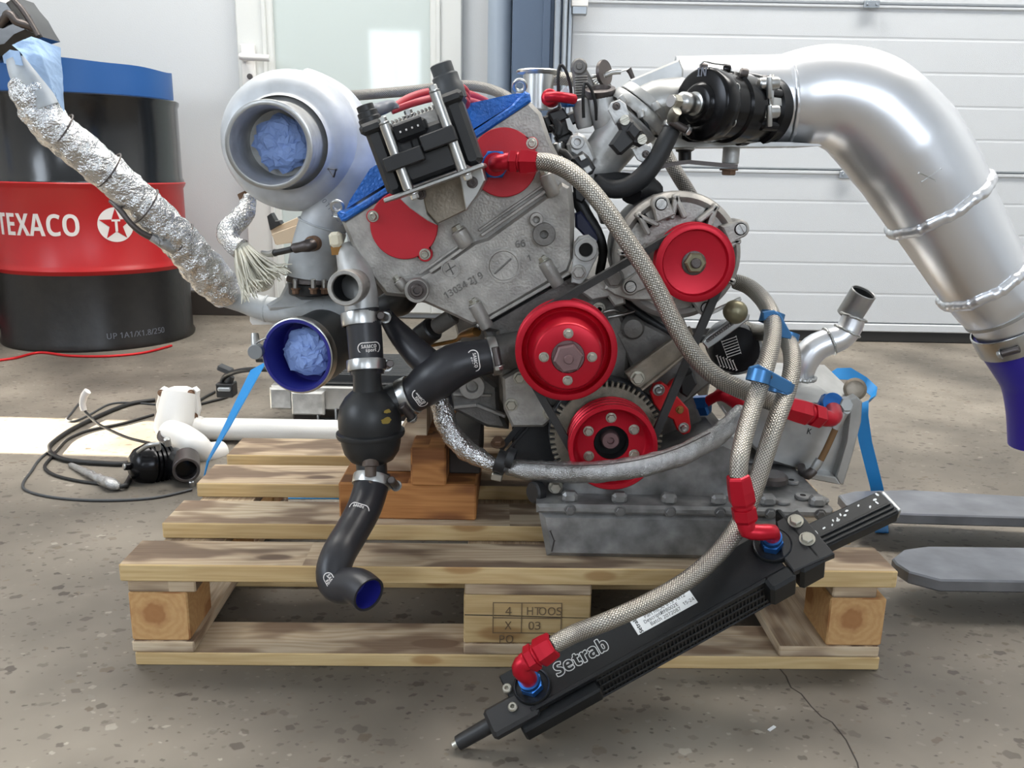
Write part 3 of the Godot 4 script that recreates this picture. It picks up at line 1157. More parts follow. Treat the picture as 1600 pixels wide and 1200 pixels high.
func background_things():
	var base := on_y(152, 552, 0)
	var r := 0.266
	var c := Vector3(at(147, 400, -base.z + r).x, 0, base.z - r)
	var va := atan2(-c.x, -c.z)
	var df := -(c.z + r)
	var yt := at(150, 143, df).y
	var yr1 := at(150, 288, df).y
	var yr0 := at(150, 426, df).y
	var o := thing("oil_drum", "black steel oil drum with red band, white lettering and star sign", "drum", c)
	var up := Transform3D(Basis(Vector3.RIGHT, Vector3(0, 0, -1), Vector3.UP), c)
	put("lower_body", lathe(Mb.new(), up, [Vector2(0, 0.012), Vector2(r - 0.012, 0.012), Vector2(r - 0.008, 0), Vector2(r + 0.004, 0.0), Vector2(r + 0.006, 0.008), Vector2(r, 0.02), Vector2(r, yr0 - 0.02), Vector2(r, yr0 - 0.012)], 72), M.drum_low, o)
	put("red_band", lathe(Mb.new(), up, [Vector2(r, yr0 - 0.012), Vector2(r + 0.005, yr0 - 0.006), Vector2(r + 0.008, yr0), Vector2(r + 0.005, yr0 + 0.008), Vector2(r, yr0 + 0.016), Vector2(r, yr1 - 0.016), Vector2(r + 0.005, yr1 - 0.008), Vector2(r + 0.008, yr1), Vector2(r + 0.004, yr1 + 0.003)], 72), M.drum_red, o)
	put("upper_body", lathe(Mb.new(), up, [Vector2(r + 0.004, yr1 + 0.003), Vector2(r + 0.004, yr1 + 0.007), Vector2(r, yr1 + 0.015), Vector2(r, yt - 0.02), Vector2(r + 0.004, yt - 0.012), Vector2(r + 0.005, yt - 0.003), Vector2(r, yt), Vector2(r - 0.008, yt), Vector2(r - 0.01, yt - 0.015), Vector2(0, yt - 0.015)], 72), M.black_paint, o)
	var pm := 150.0   # half width of the drum in the photograph
	var ym := at(150, 353, df).y
	var ta := text_arrays("TEXACO", 0.057, 0.0012, true, 0.82)
	put("lettering", wrap_on_drum(ta, c, r + 0.0004, va - 0.56, ym - 0.002), M.white_print, o)
	var dsc := Mb.new()
	for k in 8:
		lathe(dsc, Transform3D(), [Vector2(0.047 * (k + 1) / 8.0, 0.0006), Vector2(0.047 * k / 8.0, 0.0006)], 40)
	var sa := va + 0.235
	put("star_sign", wrap_on_drum(dsc, c, r + 0.0003, sa, ym), M.white_print, o)
	put("star", wrap_on_drum(star_mesh(0.045, 0.0016), c, r + 0.0003, sa, ym), M.drum_red, o)
	put("letter", wrap_on_drum(text_arrays("T", 0.032, 0.0008), c, r + 0.0022, sa, ym - 0.003), M.white_print, o)
	put("code_print", wrap_on_drum(text_arrays("UP 1A1/X1.8/250", 0.016, 0.0006, false), c, r + 0.0004, va + 0.36, at(200, 530, df).y), M.boot_grey, o)
	# blue band round the top of the drum
	var bb := Mb.new()
	var rb := r - 0.012
	var prev := -1
	var n := 80
	for s in n + 1:
		var a := TAU * s / n
		var wav := 0.006 * sin(a * 3.0 + 0.6) + 0.003 * sin(a * 7.0)
		for side in [1.0, -1.0]:
			var rr: float = rb + (0.003 if side > 0 else 0.0)
			var nm: Vector3 = Vector3(sin(a), 0, cos(a)) * side
			mb_pair(bb, on_drum(c, rr, a, yt + 0.002), on_drum(c, rr, a, yt + 0.080 + wav * 0.6), nm)
		if s > 0:
			var i := bb.v.size()
			bb.quad(i - 8, i - 7, i - 3, i - 4)
			bb.quad(i - 6, i - 5, i - 1, i - 2)
			var e := bb.v.size()
			var t0 := bb.add(bb.v[i - 7], Vector3.UP, Vector2.ZERO)
			bb.add(bb.v[i - 3], Vector3.UP, Vector2.ZERO)
			bb.add(bb.v[i - 1], Vector3.UP, Vector2.ZERO)
			bb.add(bb.v[i - 5], Vector3.UP, Vector2.ZERO)
			bb.quad(t0, t0 + 1, t0 + 2, t0 + 3)
			# keep the running pair at the end
			for q in [i - 4, i - 3, i - 2, i - 1]:
				bb.add(bb.v[q], bb.n[q], Vector2.ZERO)
	single("band_ring", bb, M.band_blue, "wavy blue sheet ring standing on top of the lettered oil drum", "ring")
	# the second drum, cut by the left edge of the picture
	var c2 := Vector3(at(12, 400, 2.75).x - 0.29, 0, c.z - 0.12)
	var up2 := Transform3D(Basis(Vector3.RIGHT, Vector3(0, 0, -1), Vector3.UP), c2)
	var o2 := thing("oil_drum", "plain black oil drum standing left of the lettered drum", "drum", c2)
	put("body", lathe(Mb.new(), up2, [Vector2(0, 0.01), Vector2(0.28, 0), Vector2(0.287, 0.01), Vector2(0.283, 0.02), Vector2(0.283, 0.27), Vector2(0.29, 0.28), Vector2(0.283, 0.29), Vector2(0.283, 0.56), Vector2(0.29, 0.57), Vector2(0.283, 0.58), Vector2(0.283, 0.78), Vector2(0.287, 0.79), Vector2(0.275, 0.79), Vector2(0.272, 0.78), Vector2(0, 0.78)], 56), M.black_paint, o2)
	put("lower_band", lathe(Mb.new(), up2, [Vector2(0.2835, 0.03), Vector2(0.2845, 0.032), Vector2(0.2845, 0.06), Vector2(0.2835, 0.062)], 56), M.red_plate, o2)
	# the dark curved part in the upper left corner, standing on the far drum
	var hp := at(-30, 75, 2.2)
	var hs := met(1.0, hp)
	var h := thing("exhaust_shield", "dark curved metal part with a shiny rolled rim above the far drum", "machine part", hp)
	put("shell", plate([-70, -30, 16, -8, 26, 6, 40, 22, 50, 40, 60, 56, 44, 60, 30, 66, 14, 82, -70, 96], 2.14, 2.26, 0.02), M.black_paint, h)
	put("rim", tube(Mb.new(), path([8, -20, 2.13, 4, 20, -2, 2.13, 4, 34, 14, 2.13, 4.5, 46, 32, 2.13, 4.5, 60, 56, 2.13, 4]), 14), M.dark_steel, h)
	var clip := Mb.new()
	tube(clip, path([0, 40, 2.14, 5, 14, 22, 2.12, 7, 26, 34, 2.12, 6, 44, 40, 2.13, 6, 52, 46, 2.14, 5]), 12, true, 0.2)
	put("clip", clip, M.dark_steel, h)
	put("stay", tube(Mb.new(), [[Vector3(c2.x + 0.12, hp.y - 0.03, c2.z), 0.012], [Vector3(c2.x + 0.12, hp.y + 0.01, -2.4), 0.012], [at(-20, 60, 2.25), 0.012]], 14), M.dark_steel, h)
	put("stand", box_at(Mb.new(), Vector3(0.1, maxf(0.02, hp.y - 0.02 - 0.79), 0.1), Vector3(c2.x + 0.12, (hp.y - 0.02 + 0.79) / 2, c2.z), 0.004), M.dark_steel, h)
	# orange lead on the floor by the drums
	var ol := Mb.new()
	tube(ol, fl([-30, 566, 2, 20, 560, 2, 62, 551, 2, 110, 556, 2, 170, 556.5, 2, 225, 551, 2, 268, 540, 2], 0.0035), 10)
	single("extension_lead", ol, M.red_bright, "thin orange lead lying on the floor before the drums", "cable")

func mb_pair(mb: Mb, a: Vector3, b: Vector3, nm: Vector3) -> void:
	mb.add(a, nm, Vector2.ZERO)
	mb.add(b, nm, Vector2(0, 0.1))

func fl(a: Array, r: float) -> Array:   # [px, py, rpx-ignored] on the floor
	var o := []
	for i in range(0, a.size(), 3):
		var p := on_y(a[i], a[i + 1], r)
		o.append([p, r])
	return o

# ---------- lying on the floor and on the pallet behind and beside the engine
func floor_things():
	# white pipe with flanges
	var d := 1.585
	var p0 := on_y(292, 690, 0.0)
	var r := met(17.5, at(400, 672, d))
	var bp := on_y(420, 689, 0.0)
	var o := thing("flanged_pipe", "white painted pipe with oval flange lying on floor behind pallet", "pipe", Vector3(at(292, 680, d).x, 0, -d))
	var x0 := at(286, 672, d).x
	var x1 := at(640, 672, d).x
	put("tube", tube(Mb.new(), [[Vector3(x0, r + 0.002, -d), r], [Vector3(x1, r + 0.002, -d), r]], 32), M.white_paint, o)
	var s := met(1.0, at(280, 640, d))
	var fc := at(277, 640, d - 0.01)
	var el := Mb.new()
	tube(el, [[Vector3(x0 + 30 * s, r + 0.003, -d), r], [Vector3(x0 + 8 * s, r + 0.006, -d + 0.004), r * 1.25], [at(272, 668, d - 0.02), 29 * s], [at(274, 652, d - 0.02), 28 * s], [at(278, 628, d - 0.012), 26 * s], [at(280, 614, d - 0.006), 25 * s]], 32)
	put("elbow", el, M.white_paint, o)
	var fpl := plate([246, 612, 252, 606, 259, 609, 268, 606, 288, 606, 296, 609, 303, 606, 309, 612, 308, 622, 311, 640, 308, 652, 300, 655, 252, 655, 245, 650, 243, 632, 246, 622], d - 0.004, d + 0.012, 0.002)
	put("flange", fpl, M.white_paint, o)
	for q in [[252, 614], [299, 614], [304, 650]]:
		put("stud", hexm(4 * s, 0.006, 1.4), M.rust, o, facing(q[0], q[1], d - 0.005))
	var br := Mb.new()
	tube(br, path([268, 678, d - 0.06, 22, 285, 682, d - 0.09, 20, 305, 695, d - 0.11, 20, 322, 708, d - 0.10, 18, 345, 706, d - 0.07, 17]), 28)
	put("branch", br, M.white_paint, o)
	var cap := axis_xf(at(266, 676, d - 0.085), Vector3(-0.25, 0.85, 0.5))
	put("branch_flange", lathe(Mb.new(), cap, [Vector2(19 * s, -0.004), Vector2(20 * s, 0), Vector2(20 * s, 0.003), Vector2(16 * s, 0.004), Vector2(14 * s, 0.001), Vector2(0, 0.001)], 32), M.dark_steel, o)
	# black wastegate
	var wd := 1.37
	var wp := at(240, 727, wd)
	var ws := met(1.0, wp)
	var w := thing("wastegate", "black ribbed wastegate with open outlet lying beside the pallet", "wastegate", Vector3(wp.x, 0, wp.z))
	var ax := axis_xf(at(205, 728, wd - 0.02), at(268, 722, wd + 0.03) - at(205, 728, wd - 0.02))
	var prof := [Vector2(0, -10 * ws), Vector2(6 * ws, -10 * ws), Vector2(6 * ws, -2 * ws), Vector2(16 * ws, 0), Vector2(26 * ws, 8 * ws), Vector2(31 * ws, 20 * ws)]
	for k in 5:
		var z := (24 + 7 * k) * ws
		prof.append_array([Vector2(33 * ws, z), Vector2(33 * ws, z + 4 * ws), Vector2(29 * ws, z + 4.5 * ws), Vector2(29 * ws, z + 6.5 * ws)])
	prof.append_array([Vector2(28 * ws, 60 * ws), Vector2(0, 60 * ws)])
	put("diaphragm_housing", lathe(Mb.new(), ax, prof, 40), M.black_ano, w)
	put("fitting", cyl(Mb.new(), axis_xf(at(204, 728, wd - 0.02), -ax.basis.z), 5 * ws, 0.012, 0.001, 12), M.steel, w)
	var op := at(291, 735, wd - 0.035)
	var oax := axis_xf(op, Vector3(0.35, -0.05, 1.0))
	put("outlet", pipe_end(Mb.new(), oax, 20 * ws, 15.5 * ws, 0.03, 0.05, 40), M.dark_steel, w)
	var vb := Mb.new()
	tube(vb, path([268, 722, wd + 0.02, 24, 282, 730, wd, 22, 290, 735, wd - 0.02, 19]), 24)
	put("valve_body", vb, M.black_ano, w)
	for q in [[263, 690, 5], [248, 697, 4], [301, 756, 4]]:
		put("bolt", cyl(Mb.new(), axis_xf(at(q[0], q[1] + 6, wd - 0.03), Vector3(0, 1, 0.3)), q[2] * ws, 0.014, 0.001, 14), M.steel, w)
	put("silver_clamp", tube(Mb.new(), path([216, 706, wd - 0.03, 3.5, 232, 696, wd - 0.04, 4, 250, 693, wd - 0.04, 3.5]), 10), M.steel, w)
	# wires on the floor
	var loom := [
		["wiring_loom", "black ribbed loom running to the left of the wastegate", [206, 722, 190, 725, 165, 724, 130, 722, 100, 718, 82, 710, 76, 700, 84, 690, 110, 672, 150, 652, 200, 632, 242, 625], 0.0045, "wire_black"],
		["wire", "thin black wire looping widest over the floor left of wastegate", [200, 760, 165, 757, 120, 751, 85, 742, 70, 730, 80, 715, 92, 700, 108, 685, 140, 672, 190, 662, 240, 648], 0.0028, "wire_black"],
		["wire", "thin grey wire in a long low curve nearest to the viewer", [300, 765, 240, 778, 160, 782, 90, 778, 45, 768, 36, 756, 50, 735, 60, 720, 78, 703], 0.0022, "plastic_grey"],
		["wire", "black and white wire bending behind the small wrapped sensor", [126, 627, 112, 645, 104, 656, 116, 658, 140, 648, 170, 632, 200, 629, 243, 632], 0.0022, "plastic_grey"],
		["wire", "black wire pair running from behind the flange to the plug", [308, 628, 325, 618, 345, 608, 360, 602], 0.003, "wire_black"],
		["wire", "lower black wire running from the flange to the plug", [308, 633, 330, 627, 350, 622, 362, 616], 0.003, "wire_black"],
	]
	for e in loom:
		var mb := Mb.new()
		var a: Array = e[2]
		var pts := []
		for i in range(0, a.size(), 2):
			pts.append([on_y(a[i], a[i + 1], e[3]), e[3]])
		tube(mb, pts, 10, true, 0.0, false, 0.01)
		single(e[0], mb, M[e[4]], e[1], "wire", "loose wires on the floor")
	# small foil-wrapped sensor standing on its wire
	var sw := Mb.new()
	var sp := [on_y(205, 752, 0.004), at(170, 640 + 60, 1.45)]
	tube(sw, [[at(236, 693, 1.36), 0.0025], [at(200, 684, 1.42), 0.0025], [at(172, 672, 1.48), 0.0025], [at(150, 660, 1.52), 0.0025], [at(133, 643, 1.54), 0.0028]], 10)
	var sn := thing("sensor_lead", "black sensor lead with white wrapped tip standing up off the floor", "sensor", on_y(133, 650, 0))
	put("lead", sw, M.wire_black, sn)
	put("tip", tube(Mb.new(), path([131, 641, 1.54, 4.5, 129, 630, 1.54, 5, 132, 618, 1.54, 5.5, 137, 611, 1.54, 5.5]), 14, true, 0.1), M.white_print, sn)
	# foil-wrapped cable end
	var fw := thing("wrapped_cable", "foil wrapped cable end lying on the floor left of wastegate", "cable", on_y(150, 745, 0))
	var ft := Mb.new()
	tube(ft, fw_pts([110, 726, 0.004, 130, 736, 0.006, 155, 748, 0.008, 175, 757, 0.010, 186, 760, 0.006]), 16, true, 0.25, false, 0.003)
	put("foil_sleeve", fix_normals(ft), M.foil_fine, fw)
	put("plug", tube(Mb.new(), [[on_y(186, 760, 0.006), 0.004], [on_y(196, 758, 0.008), 0.004], [at(206, 742, 1.40), 0.005]], 12), M.wire_black, fw)
	# connector plug standing behind the flange
	var pd := 1.62
	var pg := thing("plug_connector", "black multi-pin plug with grey latch standing behind the blue strap", "connector", Vector3(at(354, 610, pd).x, 0, -pd))
	var ps := met(1.0, at(354, 610, pd))
	put("shell", box_at(Mb.new(), Vector3(27 * ps, 22 * ps, 0.03), at(354, 608, pd), 0.002), M.plastic, pg)
	put("latch", box_at(Mb.new(), Vector3(20 * ps, 6 * ps, 0.02), at(352, 607, pd - 0.012), 0.002), M.galv, pg)
	put("cover", box(Mb.new(), Vector3(22 * ps, 9 * ps, 0.02), Transform3D(Basis(Vector3.BACK, -0.4), at(352, 577, pd)), 0.002), M.plastic_grey, pg)
	put("neck", tube(Mb.new(), path([362, 588, pd, 5, 358, 596, pd, 6, 356, 602, pd, 6]), 12), M.plastic, pg)
	put("loom", tube(Mb.new(), path([345, 600, pd, 3, 352, 588, pd, 4, 372, 580, pd - 0.02, 4, 400, 577, pd - 0.04, 4, 440, 578, pd - 0.05, 4]), 12), M.wire_black, pg)
	# aluminium cooler box behind the engine, on the floor
	var bd := 1.64
	var lo := at(423, 650, bd)
	var bx := thing("finned_box", "silver finned control box lying on its side behind the pot", "control box", Vector3(at(520, 645, bd).x, 0, -bd - 0.1))
	var y1 := at(500, 604, bd).y
	var y0 := at(500, 641, bd).y
	var xa := at(424, 620, bd).x
	var xb := at(690, 620, bd).x
	put("housing", slab(Vector3(xa, y0, -bd - 0.26), Vector3(xb, y1, -bd), 0.003), M.alu_dull, bx)
	put("end_block", slab(Vector3(xa, y0 + 0.004, -bd + 0.001), Vector3(at(458, 620, bd).x, y1 - 0.002, -bd + 0.012), 0.003), M.cast_light, bx)
	put("cover_plate", slab(Vector3(at(458, 620, bd).x, y0 - 0.006, -bd + 0.001), Vector3(at(508, 620, bd).x, y1 - 0.008, -bd + 0.016), 0.003), M.cast_light, bx)
	put("lid", slab(Vector3(xa + 0.02, y1, -bd - 0.25), Vector3(xb, y1 + 0.006, -bd - 0.01), 0.002), M.pot_black, bx)
	for k in 16:
		var zz := -bd - 0.03 - 0.013 * k
		put("fin", slab(Vector3(xa + 0.03, y1 + 0.004, zz), Vector3(xb, y1 + 0.02, zz + 0.004), 0.001), M.plastic_grey, bx)
	var ft2 := Mb.new()
	for xx in [496.0, 524.0]:
		joined(ft2, slab(Vector3(at(xx, 650, bd).x, y0 - 0.02, -bd - 0.01), Vector3(at(xx + 3, 650, bd).x, y0 + 0.004, -bd + 0.006), 0.0005))
	joined(ft2, slab(Vector3(at(496, 650, bd).x, y0 - 0.022, -bd - 0.01), Vector3(at(527, 650, bd).x, y0 - 0.018, -bd + 0.006), 0.0005))
	put("foot_bracket", ft2, M.galv, bx)
	put("support", slab(Vector3(xa + 0.03, 0, -bd - 0.24), Vector3(xb - 0.02, y0 - 0.001, -bd - 0.04), 0.003), M.base_dark, bx)
	put("cable_tray", box_at(Mb.new(), Vector3(0.2, 0.01, 0.05), at(480, 560, bd + 0.1), 0.002), M.plastic, bx)
	# blue lashing strap, both ends
	var st := Mb.new()
	ribbon(st, [at(404, 572, 1.40), at(380, 618, 1.36), at(353, 670, 1.31), at(325, 720, 1.255), on_y(319, 748, 0.002)], [Vector3(0.85, 0.5, 0.1), Vector3(0.8, 0.5, 0.4), Vector3(0.7, 0.45, 0.75), Vector3(0.45, 0.35, 0.95), Vector3(0.3, 0.3, 1)], met(32, at(360, 660, 1.3)), 0.0016)
	single("lashing_strap", st, M.strap, "blue lashing strap pulled tight down to the pallet behind the wads", "strap", "blue lashing straps")
	var s2 := Mb.new()
	ribbon(s2, [at(1296, 590, 1.30), at(1308, 584, 1.32), at(1328, 584, 1.33), at(1350, 598, 1.34), at(1366, 612, 1.32), at(1362, 624, 1.29), at(1348, 629, 1.27), at(1346, 650, 1.27), at(1352, 690, 1.27), at(1362, 730, 1.27), at(1370, 762, 1.27), on_y(1374, 790, 0.006), on_y(1378, 832, 0.002)], [Vector3(0.3, 0.6, -0.75), Vector3(0.1, 0.7, -0.7), Vector3(0.2, 0.8, -0.5), Vector3(0.5, 0.7, -0.4), Vector3(0.6, 0.6, -0.5), Vector3(0.7, 0.5, -0.4), Vector3(0.9, 0.3, -0.2), Vector3(1, 0.1, 0), Vector3(1, 0, 0), Vector3(1, 0, 0), Vector3(1, 0, 0), Vector3(1, 0, 0), Vector3(1, 0, 0)], met(21, at(1350, 650, 1.26)), 0.0016)
	single("lashing_strap", s2, M.strap, "blue lashing strap looping loosely behind the silver tank", "strap", "blue lashing straps")
	var s3 := Mb.new()
	ribbon(s3, [on_y(430, 774, 0.0168), on_y(490, 774, 0.0168), on_y(545, 774, 0.0168)], [Vector3(0, 0, 1)], 0.03, 0.0016)
	single("lashing_strap", s3, M.strap, "short length of blue strap showing between two deck boards", "strap", "blue lashing straps")
	single("paper_scrap", box(Mb.new(), Vector3(0.010, 0.0012, 0.003), Transform3D(Basis(Vector3.UP, 0.7), on_y(1206, 1138, 0.0008)), 0.0002), M.label_white, "tiny white paper scrap lying on the floor before the cooler", "scrap")
	# wooden blocks under the engine
	blocks()
	forks()
	beige_parts()

func fw_pts(a: Array) -> Array:
	var o := []
	for i in range(0, a.size(), 3):
		o.append([on_y(a[i], a[i + 1], a[i + 2]), a[i + 2]])
	return o

func blocks():
	var y0 := PTOP + 0.0005
	var d := -on_y(640, 812, y0).z
	var xa := at(530, 800, d).x
	var xb := at(744, 800, d).x
	var y1 := at(690, 757, d).y
	var a := Mb.new()
	extrude(a, rect2(xb - xa, 0.17, 0.002), y0, y1, 0.002, Transform3D(Basis(Vector3.RIGHT, Vector3(0, 0, -1), Vector3.UP), Vector3((xa + xb) / 2, 0, -d - 0.085)))
	single("timber_block", a, M.wood_orange, "wide orange brown timber block lying on the pallet deck", "timber block", "timber blocks under the engine")
	var d2 := d - 0.0 + 0.004
	var b := Mb.new()
	var bx0 := at(641, 700, d2 - 0.012).x
	var bx1 := at(697, 700, d2 - 0.012).x
	var by1 := at(668, 700, d2 - 0.012).y
	var byb := at(668, 787, d2 - 0.012).y
	# the upright block in front: a tall end-grain face, its top running away from the viewer
	extrude(b, rect2(bx1 - bx0, 0.20, 0.002), y1 + 0.0005, by1, 0.002, Transform3D(Basis(Vector3.RIGHT, Vector3(0, 0, -1), Vector3.UP), Vector3((bx0 + bx1) / 2, 0, -d2 + 0.012 - 0.10)))
	single("timber_block", b, M.wood_orange, "narrow orange timber block standing on the wide block, flat grey top", "timber block", "timber blocks under the engine")
	var b2 := Mb.new()
	extrude(b2, PackedVector2Array([Vector2(0, 0), Vector2(0.06, 0), Vector2(0.06, 0.105)]), -0.04, 0.04, 0.001, Transform3D(Basis(), Vector3(at(600, 700, d2 + 0.09).x, y1 + 0.0008, -d2 - 0.075)))
	single("timber_wedge", b2, M.wood0, "pale sloping wedge of wood behind the black pot", "timber block", "timber blocks under the engine")
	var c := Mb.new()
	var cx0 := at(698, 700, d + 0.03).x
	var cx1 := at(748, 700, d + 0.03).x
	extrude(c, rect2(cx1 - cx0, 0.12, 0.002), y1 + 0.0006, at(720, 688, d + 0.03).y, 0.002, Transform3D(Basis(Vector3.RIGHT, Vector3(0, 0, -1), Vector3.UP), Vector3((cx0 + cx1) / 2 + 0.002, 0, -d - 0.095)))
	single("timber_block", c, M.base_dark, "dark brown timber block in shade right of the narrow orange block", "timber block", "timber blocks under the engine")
	var e := Mb.new()
	box_at(e, Vector3(0.2, 0.022, 0.16), Vector3(at(790, 740, 1.2).x, PTOP + 0.0005 + 0.011, -1.21), 0.002)
	single("timber_board", e, M.wood3, "weathered board lying across the deck under the engine", "timber board")

func forks():
	# two steel fork blades of a pallet lifter reaching in from the right
	var data := [[[1310, 773, 1335, 767, 1420, 765, 1600, 775, 1700, 780, 1700, 815, 1600, 808, 1420, 803, 1355, 800, 1322, 787], 0.055, "farther steel fork blade with rounded tip reaching in behind the cooler"], [[1394, 872, 1412, 858, 1450, 853, 1600, 855, 1700, 857, 1700, 912, 1600, 908, 1470, 906, 1420, 893, 1400, 880], 0.052, "nearer steel fork blade with rounded tip right of the pallet corner"]]
	for e in data:
		var pg := PackedVector2Array()
		var a: Array = e[0]
		for i in range(0, a.size(), 2):
			var p := on_y(a[i], a[i + 1], e[1])
			pg.append(Vector2(p.x, -p.z))
		var up := Transform3D(Basis(Vector3.RIGHT, Vector3(0, 0, -1), Vector3.UP), Vector3.ZERO)
		var c := pg[pg.size() / 2]
		var o := thing("fork_blade", e[2], "fork blade", Vector3(c.x, 0, -c.y), "fork blades of the lifter")
		put("blade", extrude(Mb.new(), pg, e[1] - 0.016, e[1], 0.002, up), M.fork, o)
		var mid := (pg[4] + pg[5]) / 2
		put("heel", box_at(Mb.new(), Vector3(0.035, e[1] + 0.02, 0.05), Vector3(maxf(pg[4].x, pg[5].x) + 0.017, (e[1] + 0.02) / 2, -mid.y), 0.003), M.fork_side, o)

func beige_parts():
	# things seen between turbo and manifold: beige carton piece and black plug
	var d := 2.02
	var o := thing("card_piece", "folded beige card piece with black plug behind the cone", "card", Vector3(at(440, 360, d).x, at(440, 380, d).y, -d))
	put("panel", plate([422, 358, 478, 334, 500, 340, 500, 360, 430, 382], d, d + 0.012, 0.001), M.beige_card, o)
	put("flap", plate([424, 366, 480, 346, 500, 352, 500, 372, 432, 383], d - 0.012, d - 0.004, 0.001), M.beige_card, o)
	put("plug", plate([417, 338, 423, 333, 430, 345, 436, 345, 439, 350, 422, 360], d - 0.01, d + 0.02, 0.001), M.plastic, o)
	put("upright", slab(Vector3(at(452, 380, d).x, 0, -d - 0.05), Vector3(at(492, 380, d).x, at(470, 372, d).y, -d - 0.014), 0.002), M.beige_card, o)

# ---------- the engine: block, head, covers, pulleys, belt, sump
func ring_at(px: float, py: float, d: float, ro: float, ri: float, h: float) -> Mb:   # raised ring with a hole, facing the viewer
	var p := at(px, py, d)
	var s := met(1.0, p)
	return lathe(Mb.new(), Transform3D(Basis(), p), [Vector2(ro * s, -0.004), Vector2(ro * s, h - 0.0008), Vector2((ro - 1) * s, h), Vector2((ri + 0.8) * s, h), Vector2(ri * s, h - 0.0008), Vector2(ri * s, -0.006 + h * 0.5), Vector2(0, -0.006 + h * 0.5)], 36)

func post_between(ax: float, ay: float, bx: float, by: float, d: float, rpx: float) -> Mb:   # cylindrical bolt boss lying on a face
	var a := at(ax, ay, d)
	var b := at(bx, by, d)
	var r := met(rpx, a)
	var l := a.distance_to(b)
	return lathe(Mb.new(), axis_xf(a, b - a), [Vector2(0, 0), Vector2(r * 0.8, 0), Vector2(r, r * 0.2), Vector2(r, l - r * 0.3), Vector2(r * 0.85, l), Vector2(0, l)], 24)

func bar(ax: float, ay: float, bx: float, by: float, d: float, wpx: float, th: float, mb := Mb.new()) -> Mb:   # straight rib on a face
	var a := at(ax, ay, d)
	var b := at(bx, by, d)
	var x := (b - a).normalized()
	return box(mb, Vector3(a.distance_to(b), met(wpx, a), th), Transform3D(Basis(x, Vector3.BACK.cross(x).normalized(), Vector3.BACK), (a + b) / 2), 0.0006)

func face_text(txt: String, px: float, py: float, d: float, hpx: float, deg: float, depth := 0.0012, bold := true) -> Mb:
	var p := at(px, py, d)
	return moved(text_arrays(txt, met(hpx, p), depth, bold), Transform3D(Basis(Vector3.BACK, deg_to_rad(deg)), p))

